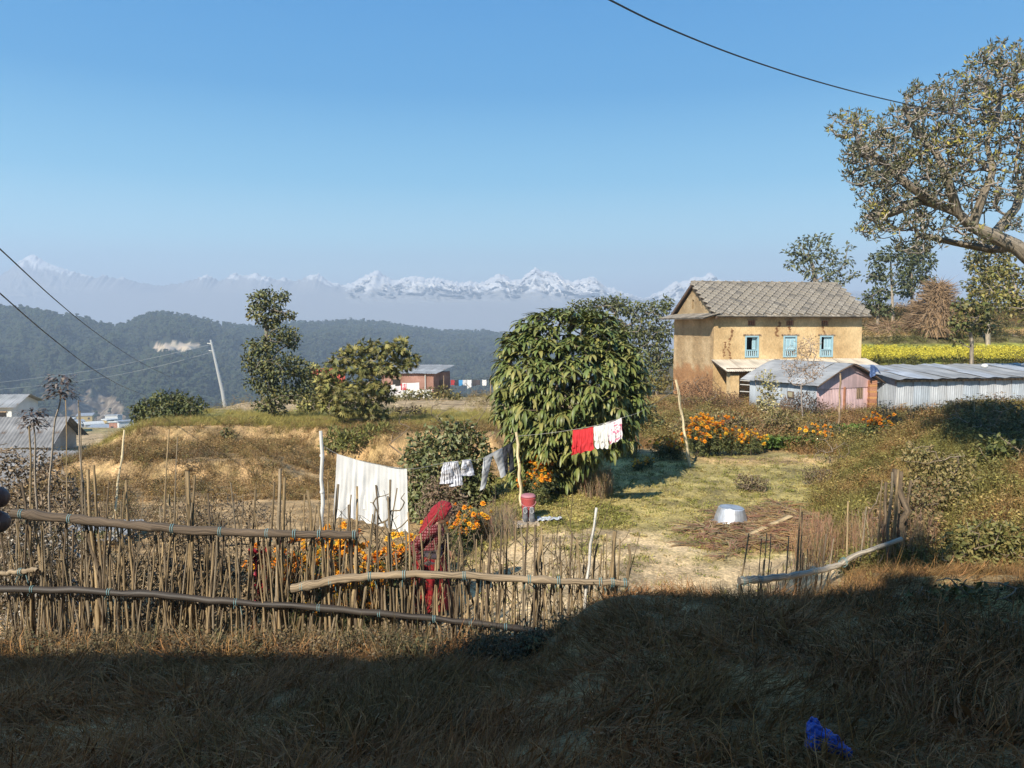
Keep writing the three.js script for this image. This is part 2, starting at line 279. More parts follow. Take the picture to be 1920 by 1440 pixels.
{
  const g = new G();
  g.grid(420, 120, (u, v) => {
    const px = -260 + u * 1860, p = hillPoint(px, v * 1.18), [a, b] = project(p); let c = [.045, .055, .026];
    const n = fbm(a * .05, b * .12, 3);
    if (quarry(a, b)) c = [.80 + n * .08, .63 + n * .08, .43];
    else if (farmed(a, b)) { const band = (b * .22 + fbm(a * .02, b * .02, 2) * 1.6) % 1; c = band < .26 ? [.42, .34, .24] : [.17 + n * .05, .125 + n * .04, .08]; }
    else if (scrub(a, b)) c = [.17, .13, .09];
    return { p, c, uv: [p.x, p.z] };
  });
  tag(g.build('hill', std({ vertexColors: true, roughness: 1 })), 'long forested hill across the valley with a pale quarry scar', undefined, undefined, 'structure');
  // the wood on it: too far and too many to count
  const R = mulberry(77);
  const lump = (gg, c, rx, ry, col, det = 1) => { const ico = new THREE.IcosahedronGeometry(1, det); const P = ico.attributes.position; const id = []; for (let k = 0; k < P.count; k++) { const p = V(P.getX(k), P.getY(k), P.getZ(k)); const w = 1 + .28 * n3(p.x * 1.7 + c.x, p.y * 1.7 + c.y, p.z * 1.7 + c.z); id.push(gg.v(V(c.x + p.x * rx * w, c.y + p.y * ry * w, c.z + p.z * rx * w), col)); } for (let k = 0; k < P.count; k += 3) gg.t(id[k], id[k + 1], id[k + 2]); };
  const kinds = [0, 1, 2].map((k) => {
    const gg = new G(), q = mulberry(40 + k);
    if (k < 2) { gg.tube([V(0, -1, 0), V(.1, 3, 0)], [.35, .25], 5, [.3, .25, .2]); for (let j = 0; j < 7; j++) { const a = q() * 6.28, r = rr(q, .6, 2.6); lump(gg, V(Math.cos(a) * r, rr(q, 3, 8), Math.sin(a) * r), rr(q, 1.4, 2.3), rr(q, 1.2, 2), [1, 1, 1].map(() => rr(q, .85, 1.15))); } }
    else { gg.tube([V(0, -1, 0), V(.2, 10, 0)], [.3, .12], 5, [.35, .28, .2]); for (let j = 0; j < 8; j++) { const y = rr(q, 4.5, 11), r = (12.5 - y) * .27, a = q() * 6.28; lump(gg, V(Math.cos(a) * r, y, Math.sin(a) * r), rr(q, .8, 1.5), rr(q, .55, .9), [1, 1, 1].map(() => rr(q, .85, 1.15))); } }
    return gg.geo();
  });
  const place = [[], [], []];
  for (let k = 0; k < 30000; k++) {
    const px = rr(R, -200, 1120), s = Math.pow(R(), .75) * 1.03, p = hillPoint(px, s), [a, b] = project(p);
    if (clearing(a, b) || quarry(a, b) || (farmed(a, b) && R() < .97) || (scrub(a, b) && R() < .7)) continue;
    if (R() > .42 + .6 * (p.z < -800 ? 1 : .8)) continue;
    const thin = fbm(a * .02, b * .05, 3); if (thin < -.28 && R() < .5) continue;
    const kind = (b < pw(a, ridge) + 12 ? R() < .6 : R() < .25) ? 2 : R() < .5 ? 0 : 1;
    const sc = rr(R, .62, 1.12); place[kind].push([p, sc, sc * rr(R, .85, 1.2), R() * 6.28, thin, R()]);
  }
  const forest = new THREE.Group(); forest.name = 'forest'; scene.add(forest); tag(forest, 'hazy blue green wood covering the hill across the valley', undefined, undefined, 'stuff');
  kinds.forEach((geo, k) => {
    const im = new THREE.InstancedMesh(geo, std({ vertexColors: true, roughness: 1 }), place[k].length), M4 = new THREE.Matrix4(), c = new THREE.Color(); im.name = ['broadleaf_canopy', 'round_canopy', 'pine_canopy'][k]; im.userData.kind = 'stuff'; im.castShadow = im.receiveShadow = true;
    place[k].forEach(([p, sc, sy, a, th, r], j) => { M4.compose(p, new THREE.Quaternion().setFromAxisAngle(V(0, 1, 0), a), V(sc, sy, sc)); im.setMatrixAt(j, M4); const v = .8 + r * .4 + th * .4; im.setColorAt(j, c.setRGB(.044 * v, .058 * v * (k === 2 ? 1.05 : 1), .024 * v)); });
    forest.add(im);
  });
}

// ---------------------------------------------------------------- the snow range
{
  const pk = [[-200, 548], [-80, 542], [0, 524], [28, 505], [42, 494], [50, 488], [62, 481], [72, 478], [85, 487], [97, 493], [110, 500], [130, 506], [150, 511], [172, 517], [184, 521], [192, 520], [200, 515], [210, 520], [222, 523], [235, 520], [246, 524], [265, 530], [300, 536], [340, 532], [368, 525], [380, 520], [390, 515], [402, 521], [418, 528], [430, 521], [443, 511], [455, 518], [470, 518], [482, 511], [495, 518], [520, 524], [535, 522], [546, 526], [560, 527], [572, 522], [585, 517], [600, 514], [612, 523], [625, 530], [645, 535], [660, 532], [670, 527], [680, 520], [697, 513], [712, 507], [722, 517], [745, 527], [765, 519], [790, 519], [800, 524], [815, 520], [840, 527], [870, 531], [880, 528], [900, 530], [915, 525], [930, 516], [945, 515], [960, 525], [975, 526], [985, 515], [1003, 503], [1015, 510], [1030, 510], [1045, 513], [1060, 525], [1075, 528], [1095, 522], [1113, 520], [1130, 535], [1150, 541], [1175, 550], [1205, 560], [1225, 552], [1240, 545], [1262, 530], [1285, 527], [1300, 520], [1315, 520], [1330, 512], [1345, 524], [1365, 528], [1385, 527], [1410, 545], [1450, 535], [1490, 532], [1530, 540], [1600, 546], [1700, 552], [2100, 560]];
  const snowTo = [[-200, 500], [40, 497], [60, 497], [80, 502], [110, 508], [140, 513], [175, 519], [200, 515], [240, 521], [300, 515], [380, 522], [440, 522], [540, 523], [600, 524], [650, 540], [700, 546], [900, 545], [1100, 550], [1160, 556], [1260, 562], [900, 556], [1500, 538], [2100, 535]];
  const D0 = 3050, g = new G(), rid = (x, y) => 1 - Math.abs(n2(x, y)) * 2;
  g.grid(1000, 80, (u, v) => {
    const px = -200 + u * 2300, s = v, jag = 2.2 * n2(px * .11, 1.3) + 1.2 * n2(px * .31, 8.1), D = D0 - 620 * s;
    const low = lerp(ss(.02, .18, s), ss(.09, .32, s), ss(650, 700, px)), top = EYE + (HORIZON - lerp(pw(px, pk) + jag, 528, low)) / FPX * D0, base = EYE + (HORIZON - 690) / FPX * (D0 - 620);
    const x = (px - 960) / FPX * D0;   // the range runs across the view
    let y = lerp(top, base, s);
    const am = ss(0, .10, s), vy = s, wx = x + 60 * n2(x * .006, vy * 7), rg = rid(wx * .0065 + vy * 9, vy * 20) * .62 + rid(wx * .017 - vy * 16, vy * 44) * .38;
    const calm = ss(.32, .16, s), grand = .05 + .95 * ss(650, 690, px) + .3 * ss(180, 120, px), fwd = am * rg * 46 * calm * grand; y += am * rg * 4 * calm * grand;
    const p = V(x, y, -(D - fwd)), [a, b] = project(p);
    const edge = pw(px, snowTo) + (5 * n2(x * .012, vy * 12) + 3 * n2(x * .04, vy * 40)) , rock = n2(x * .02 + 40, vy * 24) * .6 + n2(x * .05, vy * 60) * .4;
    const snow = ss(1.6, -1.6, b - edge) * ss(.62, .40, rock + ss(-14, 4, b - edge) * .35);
    const c = [lerp(.46, 1, snow), lerp(.46, .98, snow), lerp(.47, .97, snow)];  // pale grey below the snow stands in for haze, put into the colour
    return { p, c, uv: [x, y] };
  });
  tag(g.build('mountain_range', std({ vertexColors: true, roughness: .85 })), 'snow capped mountain range with lower flanks coloured to match the haze', undefined, undefined, 'structure');
}

// ---------------------------------------------------------------- buildings
// corrugated sheet from a to b (width) hanging by vectors: origin o, across ax (unit) w metres, down/up along ay (unit) h metres, waves pointing along n
function corrugated(o, ax, w, ay, h, n, pitch = .1, amp = .012, seg = 4) {
  const g = new G(), nw = Math.max(4, Math.round(w / pitch)) * seg;
  g.grid(nw, 2, (u, v) => ({ p: o.clone().addScaledVector(ax, u * w).addScaledVector(ay, v * h).addScaledVector(n, amp * Math.sin(u * nw / seg * Math.PI * 2)), uv: [u * w, v * h] }));
  return g.geo();
}
function sheets(parent, name, mat, o, ax, w, ay, h, n, sheetW = .8, R = Math.random, extra = {}) { // a row of corrugated sheets, each its own piece
  const k = Math.max(1, Math.round(w / sheetW)), sw = w / k;
  for (let j = 0; j < k; j++) {
    const lift = (R() - .5) * .012 + (j % 2) * .014, dy = (R() - .5) * (extra.uneven ?? .02), oo = o.clone().addScaledVector(ax, j * sw - .02).addScaledVector(n, lift).addScaledVector(ay, dy);
    mesh(name, corrugated(oo, ax, sw + .04, ay, h, n, extra.pitch ?? .1, extra.amp ?? .014), Array.isArray(mat) ? mat[j % mat.length] : mat, parent);
  }
}
{ // the two-storey mud house: local x along the front, z towards the viewer, origin at the front left corner on the ground
  const R = mulberry(301), th = 10 * Math.PI / 180, W = 8.06, D = 5.2, HT = 4.33;
  const o = at(1337, 700, 39); o.y = -.52;
  const house = thing('mud_house', 'two storey ochre mud house with stone slate roof and pale blue windows', 'house', o, th);
  // front wall with its openings
  const wins = [[1.66, .98], [3.72, .98], [5.72, .98]].map(([x, w]) => [x, x + w * .74, 2.22, 3.30]), vents = [[1.80, 2.2], [3.86, 4.26], [5.78, 6.18]].map(([a, b]) => [a, b, 3.80, 4.06]);
  const shape = new THREE.Shape([[0, 0], [W, 0], [W, HT], [0, HT]].map(([x, y]) => new THREE.Vector2(x, y)));
  for (const [a, b, y0, y1] of [...wins, ...vents, [2.6, 3.4, .05, 1.55]]) shape.holes.push(new THREE.Path([[a, y0], [a, y1], [b, y1], [b, y0]].map(([x, y]) => new THREE.Vector2(x, y))));
  const fw = new THREE.ExtrudeGeometry(shape, { depth: .42, bevelEnabled: false }); fw.translate(0, 0, -.42);
  mesh('front_wall', fw, M.mud, house);
  const lw = new G(); // left gable wall, a little uneven, with its triangle above
  lw.grid(24, 30, (u, v) => { const z = -u * D, y = v * HT; return { p: V(-.015 - .02 * fbm(z * 1.4, y * 1.4, 3), y, z), c: ((k) => [lerp(1.12, 1.0, k), lerp(1.1, .74, k), lerp(1.1, .60, k)])(ss(1.75, 1.5, y + fbm(z * 1.1, y * 1.1, 3) * .6)), uv: [z, y] }; }); lw.build('side_wall', M.mudSide, house);
  const gab = new G(), slit = new THREE.Shape([[-D + .1, HT], [-.1, HT], [-D / 2, HT + 1.55]].map(([x, y]) => new THREE.Vector2(x, y)));
  slit.holes.push(new THREE.Path([[-2.9, HT + .34], [-2.9, HT + .84], [-2.66, HT + .84], [-2.66, HT + .34]].map(([x, y]) => new THREE.Vector2(x, y))));
  const gg = new THREE.ExtrudeGeometry(slit, { depth: .3, bevelEnabled: false }); gg.rotateY(Math.PI / 2); gg.scale(1, 1, 1);
  { const P = gg.attributes.position; for (let k = 0; k < P.count; k++) P.setZ(k, -Math.abs(P.getZ(k))); gg.translate(.05, 0, 0); gg.computeVertexNormals(); }
  mesh('gable', gg, M.mudBrick, house);
  const bw = new G(); bw.box(W - .2, HT / 2, -D / 2, .4, HT, D - .84); bw.box(W / 2, HT / 2, -D + .2, W, HT, .4); bw.build('back_wall', M.mudBrick, house);
  const fl = new G(); fl.box(W / 2, 2.05, -D / 2, W - .9, .12, D - .9); fl.build('upper_floor', M.darkWood, house);
  // windows: blue frame, leaves and a balustrade
  wins.forEach(([a, b, y0, y1], k) => {
    const f = new G(), w = b - a; f.box(a + .035, (y0 + y1) / 2, -.02, .07, y1 - y0, .14); f.box(b - .035, (y0 + y1) / 2, -.02, .07, y1 - y0, .14); f.box((a + b) / 2, y1 - .035, -.02, w - .145, .07, .13); f.box((a + b) / 2, y0 + .035, -.02, w - .145, .07, .13); f.box((a + b) / 2, y0 + .36, -.02, w - .145, .05, .09);
    const win = mesh('window', f.geo(), M.blue, house);
    for (let j = 0; j < 5; j++) { const q = new G(); q.box(a + .1 + (w - .2) * (j + .5) / 5, y0 + .205, -.02, .045, .27, .04); q.build('baluster', M.bluePale, win); }
    const open = [[.34, -.25], [.88, -.06], [.62, -.14]][k]; // how much of the opening the leaf covers, and how far it stands in
    const q = new G(), lw2 = (w - .15) * open[0]; q.box(b - .075 - lw2 / 2, (y0 + .39 + y1 - .075) / 2, open[1] / 2 - .03, lw2, y1 - y0 - .48, .035); const leaf = q.build('shutter', M.bluePale, win);
    const p = new G(); for (const s of [-1, 1]) p.box(b - .075 - lw2 / 2 + s * lw2 * .24, (y0 + .39 + y1 - .075) / 2, open[1] / 2 - .012, lw2 * .3, (y1 - y0) * .36, .02); p.build('panel', M.blue, win);
    const s = new G(); s.box((a + b) / 2, y1 + .05, .01, w + .22, .07, .08); s.build('lintel', M.wood, win);
  });
  vents.forEach(([a, b, y0, y1]) => { const v = mesh('vent', new THREE.BoxGeometry(b - a + .16, .05, .08).translate((a + b) / 2, y1 + .03, .0), M.wood, house); for (let j = 0; j < 4; j++) mesh('slat', new THREE.BoxGeometry(.045, y1 - y0, .06).translate(a + (b - a) * (j + .5) / 4, (y0 + y1) / 2, -.06), M.brick, v); });
  // roof: two slopes; the front one of separate lozenge slates on boards
  const ry = HT + 1.72, ez = .55, x0 = -.12, x1 = W + .16, ey = HT - .03;     // ridge height, eaves overhang, verges
  const roof = new G(); const run = D / 2 + ez, up = V(0, ry - ey, -run).normalize(), ln = Math.hypot(ry - ey, run), nF = V(0, run, ry - ey).normalize();
  const slab = (z0, sgn) => { const c = V((x0 + x1) / 2, (ry + ey) / 2 - .05, z0); roof.box(c.x, c.y, c.z, x1 - x0, .07, ln, [1, 1, 1], new THREE.Quaternion().setFromAxisAngle(V(1, 0, 0), sgn * Math.atan2(ry - ey, run))); };
  slab(ez - run / 2, 1); slab(-D - ez + run / 2, -1);
  const rf = roof.build('roof', std({ color: rgb(.055, .05, .046) }), house);
  const cols = 19, pitch = (x1 - x0) / cols, rows = 15, step = ln / rows, dh = step * .94, dw = pitch * .455; // lozenges in rows that interlock
  const sg = [0, 1, 2].map((k) => { const g = new G(), q = mulberry(60 + k), j = () => (q() - .5) * .03; const pts = [[0, -dh + j()], [dw + j(), j()], [0, dh + j()], [-dw + j(), j()]], t = .028; const a = pts.map(([x, y]) => g.v(V(x, y, t), [1, 1, 1], x * 2, y * 2)); g.q(...a); for (let e = 0; e < 4; e++) { const [xa, ya] = pts[e], [xb, yb] = pts[(e + 1) % 4]; g.q(g.v(V(xa, ya, t), [1, 1, 1], xa, ya), g.v(V(xa, ya, 0), [1, 1, 1], xa, ya), g.v(V(xb, yb, 0), [1, 1, 1], xb, yb), g.v(V(xb, yb, t), [1, 1, 1], xb, yb)); } return g.geo(); });
  const qs = new THREE.Quaternion().setFromRotationMatrix(new THREE.Matrix4().makeBasis(V(1, 0, 0), up, nF));
  let count = 0;
  for (let r = 1; r <= rows; r++) for (let c = 0; c <= cols; c++) {
    const x = x0 + (c + (r % 2 ? .5 : 0)) * pitch; if (x > x1 + .01 || x < x0 - .01) continue;
    if (++count > 299) break;
    const s = mesh('slate', sg[Math.floor(R() * 3)], M.slate[R() < .7 ? (R() < .5 ? 0 : 2) : Math.floor(R() * 5)], rf); s.position.set(x, ey, ez).addScaledVector(up, r * step).addScaledVector(nF, .022 + R() * .012); s.quaternion.copy(qs).multiply(new THREE.Quaternion().setFromEuler(new THREE.Euler(-.045 + (R() - .5) * .05, (R() - .5) * .05, (R() - .5) * .08)));
  }
  for (let k = 0; k < 19; k++) { const q = new G(); q.box(x0 + (k + .5) * pitch, ey + .03, ez - .1, pitch * .97, .03, .3, [1, 1, 1], new THREE.Quaternion().setFromAxisAngle(V(1, 0, 0), Math.atan2(ry - ey, run))); const e = q.build('eaves_slate', M.slate[Math.floor(R() * 5)], rf); e.position.y = .05 * R() * .3; }
  const rc = new G(); rc.tube([V(x0 - .02, ry + .03, -D / 2), V(x1 / 2, ry + .02, -D / 2), V(x1 + .02, ry + .03, -D / 2)], .075, 7); rc.build('ridge_cap', M.slate[1], house);
  const bg = new G(); for (const s of [1, -1]) { const c = V(x0 + .02, (ry + ey) / 2 - .12, s > 0 ? ez - run / 2 : -D - ez + run / 2); bg.box(c.x, c.y, c.z, .08, .12, ln - .02, [1, 1, 1], new THREE.Quaternion().setFromAxisAngle(V(1, 0, 0), s * Math.atan2(ry - ey, run))); } bg.build('barge_board', M.darkWood, house);
  const skirt = new G(); skirt.box(-.36, HT - .06, -D / 2 + .02, .86, .06, D + .9, [1, 1, 1], new THREE.Quaternion().setFromAxisAngle(V(0, 0, 1), .26)); skirt.build('skirt_roof', M.slate[3], house);
  for (let k = 0; k < 11; k++) { const q = new G(); q.box(-.36, HT - .045, -D - .3 + k * .56 + .22, .9, .03, .57, [1, 1, 1], new THREE.Quaternion().setFromEuler(new THREE.Euler((R() - .5) * .06, (R() - .5) * .1, .26))); const s = q.build('skirt_slate', M.slate[Math.floor(R() * 5)], house); s.position.y = .032 + R() * .012; }
  const rafters = new G(); for (let k = 0; k < 12; k++) rafters.box(.2 + k * .7, HT - .06, .22, .07, .07, .5); rafters.build('rafter_ends', M.darkWood, house);
  // cracks and patches where plaster has fallen: thin raised flakes of bare brick
  const fallen = new G(); for (const [cx, cy, n] of [[.95, 3.2, 26], [3.5, 3.6, 16], [4.1, 3.68, 12], [5.9, 3.5, 9], [.6, 2.5, 12]]) { let x = cx, y = cy + .5; for (let k = 0; k < n; k++) { y -= rr(R, .02, .10); x += rr(R, -.07, .06); const w = rr(R, .02, .10), h = rr(R, .02, .08), A = [[-w, 0], [w * .4, -h], [w, h * .3], [0, h]].map(([a, b]) => fallen.v(V(clamp(x + a, .03, W), Math.max(y + b, 2.1), .006), [1, 1, 1], a, b)); fallen.q(...A); } } fallen.build('fallen_plaster', std({ color: rgb(.27, .14, .065), map: mudTex }), house);
  // porch: lean-to roof on posts
  const pr = thing; const ptop = 2.12, plow = 1.66, pz = 1.72, ang = Math.atan2(ptop - plow, pz);
  const porch = new G(); porch.box(W / 2 + .02, (ptop + plow) / 2 - .05, pz / 2, W + .2, .05, Math.hypot(pz, ptop - plow), [1, 1, 1], new THREE.Quaternion().setFromAxisAngle(V(1, 0, 0), ang)); const porchRoof = porch.build('porch_roof', M.darkWood, house);
  sheets(porchRoof, 'sheet', M.tinPorch, V(-.1, ptop + .01, 0), V(1, 0, 0), W + .36, V(0, plow - ptop, pz).normalize(), Math.hypot(pz, ptop - plow) + .12, V(0, pz, ptop - plow).normalize(), .9, R, { uneven: .07 });
  for (const x of [.38, 2.5, 5.2, 7.75]) { const q = new G(); q.box(x, .83, pz - .32, .46, 1.66, .4); q.build('porch_post', M.mud, house); }
  const beam = new G(); beam.box(W / 2, 1.72, pz - .3, W - .1, .12, .14); beam.build('porch_beam', M.darkWood, house);
  for (const y of [.62, .95, 1.15]) { const q = new G(); q.tube([V(.62, y + .04, pz - .3), V(1.6, y - .03, pz - .28), V(2.26, y + .02, pz - .3)], .028, 5); q.build('rail', M.paintedPole, house); }
  const plinth = new G(); plinth.box(W / 2, -.05, pz / 2 + .0, W, .3, pz - .02); plinth.build('plinth', M.mudBrick, house);
}
function gableShed(name, label, corner, turn, W, L, eave, apex, mats, extra) { // corner: near corner; front gable along +x, depth along -z
  const R = mulberry(extra.seed), s = thing(name, label, 'shed', corner, turn);
  const fr = new THREE.Shape([[0, -.3], [W, -.3], [W, eave], [W / 2, apex], [0, eave]].map(([x, y]) => new THREE.Vector2(x, y)));
  if (extra.window) { const [a, b, y0, y1] = extra.window; fr.holes.push(new THREE.Path([[a, y0], [a, y1], [b, y1], [b, y0]].map(([x, y]) => new THREE.Vector2(x, y)))); }
  return { s, R, fr };
}
{ // pink and grey tin shed
  const W = 3.3, L = 3.84, eave = 1.36, apex = 2.06, R = mulberry(311), th = -25 * Math.PI / 180 * -1;
  const o = at(1530, 775, 31.5); o.y = -.36;
  const s = thing('tin_shed', 'small gabled tin shed with pink end wall and grey sides', 'shed', o, th);
  sheets(s, 'side_sheet', M.tinBlue, V(0, -.3, -L), V(0, 0, 1), L, V(0, 1, 0), eave + .3, V(-1, 0, 0), .8, R, { pitch: .085 });
  sheets(s, 'far_side_sheet', M.tinBlue, V(W, -.3, -L), V(0, 0, 1), L, V(0, 1, 0), eave + .3, V(1, 0, 0), .96, R, { pitch: .12 });
  // the end wall: corrugated sheets below, a plain triangular board above; a barred window
  const lowY = 1.12; const wx = [2.2, 2.58, .62, 1.08];
  for (const [a, b] of [[0, .82], [.82, 1.5], [1.5, wx[0]], [wx[1], W]]) mesh('end_sheet', corrugated(V(a, -.3, .012 * (a > .8 ? 1 : 0)), V(1, 0, 0), b - a + .01, V(0, 1, 0), lowY + .3, V(0, 0, 1), .085, .013), M.tinPink, s);
  mesh('end_sheet', corrugated(V(wx[0], -.3, .004), V(1, 0, 0), wx[1] - wx[0], V(0, 1, 0), wx[2] + .3, V(0, 0, 1), .085, .013), M.tinPink, s); mesh('end_sheet', corrugated(V(wx[0], wx[3], .004), V(1, 0, 0), wx[1] - wx[0], V(0, 1, 0), lowY - wx[3], V(0, 0, 1), .085, .013), M.tinPink, s);
  const tri = new THREE.Shape([[0, 1.1], [W, 1.1], [W, eave], [W / 2 + .15, apex], [W / 2 - .15, apex], [0, eave]].map(([x, y]) => new THREE.Vector2(x, y)));
  mesh('gable_board', new THREE.ExtrudeGeometry(tri, { depth: .02, bevelEnabled: false }).translate(0, 0, .02), M.tinPink, s);
  const win = mesh('window', new THREE.BoxGeometry(.38, .46, .03).translate(2.39, .85, -.08), M.dark, s); for (let k = 0; k < 4; k++) mesh('bar', new THREE.BoxGeometry(.03, .46, .03).translate(2.25 + k * .095, .85, .01), M.wood, win);
  const post = new G(); post.box(1.48, .42, .06, .07, 1.46, .07); post.build('corner_post', M.brick, s);
  // side opening
  const hole = mesh('side_window', new THREE.BoxGeometry(.03, .28, .34).translate(-.05, .78, -1.35), M.darkWood, s); mesh('pane', new THREE.BoxGeometry(.02, .2, .24).translate(-.07, .78, -1.35), std({ color: rgb(.42, .38, .26) }), hole);
  // roof: a bowed sheet roof
  const rp = (u) => { const x = -.28 + u * (W + .56), t = Math.abs(x - W / 2) / (W / 2); return V(x, apex + .05 - (apex - eave) * Math.pow(t, 1.25), 0); };
  for (let k = 0; k < 5; k++) for (const half of [0, 1]) {
    const g = new G(), z0 = .34 - k * .9, z1 = z0 - .93; g.grid(16, 4, (u, v) => { const q = rp(half * .5 + u * .5); return { p: V(q.x, q.y + .012 * Math.sin(v * 25 + k) + .01 * ((k + half) % 2) + .015 * n2(u * 3 + k, v * 2), lerp(z0, z1, v)), uv: [u * 2 + half * 2, k + v] }; });
    g.build('roof_sheet', M.tinRoof, s);
  }
  const bb = new G(); bb.tube([0, .12, .25, .38, .5, .62, .75, .88, 1].map((u) => rp(u).add(V(0, -.04, .33))), .03, 5); bb.build('roof_pole', M.darkWood, s);
  const rags = thing('blue_tarpaulin', 'crumpled blue tarpaulin strip hanging over the pink shed roof', 'tarpaulin', V(0, 0, 0)); rags.position.copy(o).add(V(W * .80, apex - .10, .40).applyAxisAngle(V(0, 1, 0), th)); rags.rotation.y = th;
  const g = new G(); g.grid(14, 14, (u, v) => V(-.2 + u * .6, .08 - v * (.28 + .25 * Math.sin(u * 4 + 1)) - Math.pow(Math.max(0, u - .3), 1.4) * .55, .05 + .05 * Math.sin(u * 19) * v + .03 * n2(u * 5, v * 5))); g.build('sheet', std({ color: rgb(.09, .15, .32), roughness: .5 }), rags);
}
{ // long grey tin shed with a flat lean-to roof
  const W = 9.5, L = 3.4, HT = 1.42, R = mulberry(321), th = 12 * Math.PI / 180, o = at(1680, 775, 32); o.y = -.36;
  const s = thing('tin_shed', 'long low shed of plain grey corrugated sheets under a flat patched roof', 'shed', o, th);
  sheets(s, 'wall_sheet', [M.tin, M.tinBlue, M.tin], V(0, -.3, 0), V(1, 0, 0), W, V(0, 1, 0), HT + .3, V(0, 0, 1), .8, R, { pitch: .1 });
  sheets(s, 'end_sheet', M.tinBlue, V(0, -.3, -L), V(0, 0, 1), L, V(0, 1, 0), HT + .42, V(-1, 0, 0), .85, R);
  sheets(s, 'back_sheet', M.tin, V(0, -.3, -L), V(1, 0, 0), W, V(0, 1, 0), HT + .6, V(0, 0, -1), 1.2, R, { pitch: .2 });
  for (let k = 0; k < 12; k++) { const g = new G(), x0 = -.3 + k * .83; g.grid(8, 8, (u, v) => ({ p: V(x0 + u * .9, HT + .08 + v * .36 + .02 * (k % 2) + .03 * n2(x0 + u, v * 2) + .012 * Math.sin(u * 40), .38 - v * (L + .55)), uv: [x0 + u, v * 3] })); g.build('roof_sheet', k % 4 === 1 ? M.tin : M.tinRoof, s); }
  const b = new G(); b.box(W / 2, HT - .02, .1, W + .3, .08, .06); b.build('eaves_pole', M.wood, s);
  const st = thing('stone', 'pale stone weighing down the grey shed roof', 'stone', o.clone().add(V(6.2, HT + .42, -2.2).applyAxisAngle(V(0, 1, 0), th))); const sg = new THREE.IcosahedronGeometry(.13, 1); { const P = sg.attributes.position; for (let k = 0; k < P.count; k++) P.setXYZ(k, P.getX(k) * 1.2, P.getY(k) * .75, P.getZ(k) * (1 + .3 * n3(P.getX(k) * 9, P.getY(k) * 9, 3))); sg.computeVertexNormals(); } mesh('boulder', sg, M.white, st);
  const pillar = thing('brick_pillar', 'narrow orange brick pillar between the two tin sheds', 'pillar', at(1634, 760, 32.6).setY(-.36)); for (let k = 0; k < 18; k++) { const q = new G(); q.box((R() - .5) * .02, -.1 + k * .085, 0, .30, .078, .28); q.build('brick', k % 3 ? M.brick : std({ color: rgb(.62, .33, .14), map: mudTex }), pillar); }
}
function simpleHouse(name, label, base, turn, W, D, HT, wallMat, roofMat, { rise = .5, over = .35, flat = false, opens = [] } = {}) {
  const R = mulberry(Math.round(W * 100 + D * 10)), s = thing(name, label, 'house', base, turn), g = new G();
  g.box(W / 2, HT / 2 - .5, -D / 2, W, HT + 1, D); g.build('wall', wallMat, s);
  if (flat) sheets(s, 'roof_sheet', roofMat, V(-over, HT + .02, over), V(1, 0, 0), W + 2 * over, V(0, rise, -D - 2 * over).normalize(), D + 2 * over, V(0, 1, 0), .9, R, { pitch: .18, amp: .02 });
  else {
    const a = new THREE.Shape([[0, HT], [-D, HT], [-D / 2, HT + rise]].map(([x, y]) => new THREE.Vector2(x, y))), e = new THREE.ExtrudeGeometry(a, { depth: W - .04, bevelEnabled: false }); e.rotateY(-Math.PI / 2); e.translate(W - .02, 0, 0);
    const P = e.attributes.position; for (let k = 0; k < P.count; k++) P.setZ(k, -Math.abs(P.getZ(k))); e.computeVertexNormals(); mesh('gable', e, wallMat, s);
    for (const sd of [1, -1]) sheets(s, 'roof_sheet', roofMat, V(-over, HT + rise + .04, -D / 2), V(1, 0, 0), W + 2 * over, V(0, -rise, sd * D / 2).normalize(), Math.hypot(D / 2, rise) + over, V(0, D / 2, sd * rise).normalize(), .9, R, { pitch: .18, amp: .02 });
  }
  for (const [x, y, w, h, kind] of opens) { const q = mesh(kind, new THREE.BoxGeometry(w, h, .08).translate(x, y, .015), kind === 'door' ? M.darkWood : M.dark, s); mesh('frame', new THREE.BoxGeometry(w + .14, .07, .12).translate(x, y + h / 2 + .035, .02), M.wood, q); mesh('sill', new THREE.BoxGeometry(w + .14, .07, .12).translate(x, y - h / 2 - .035, .02), M.wood, q); }
  return s;
}
const pinkWall = std({ map: scaled(mudTex, .5), color: rgb(.36, .20, .165) });
{ // low pink house on the terrace, its end wall to the right
  const s = simpleHouse('plastered_house', 'low dusty pink house with flat tin roof behind the feathery tree', at(716, 745, 58).setY(-2.15), -.28, 4.1, 3.4, 1.95, pinkWall, M.tinRoof, { flat: true, rise: .45, over: .3, opens: [[1.2, 1.2, .6, .6, 'window']] });
  const d = mesh('door', new THREE.BoxGeometry(.06, 1.35, .62).translate(4.12, .72, -1.5), M.darkWood, s); const pipe = new G(); pipe.tube([V(3.5, 0, .1), V(3.5, 1.9, .1)], .04, 5); pipe.build('downpipe', M.paintedPole, s);
  const white = mesh('whitewash_band', new THREE.BoxGeometry(4.0, .75, .06).translate(2.0, .42, .02), M.white, s);
  const rs = simpleHouse('brick_house', 'red roofed brick house half hidden between the two terrace trees', at(590, 745, 62).setY(-3.0), .2, 2.0, 3, 1.9, std({ map: mudTex, color: rgb(.26, .12, .09) }), std({ map: scaled(tinTex, .3), color: rgb(.55, .10, .06) }), { rise: .9 });
}
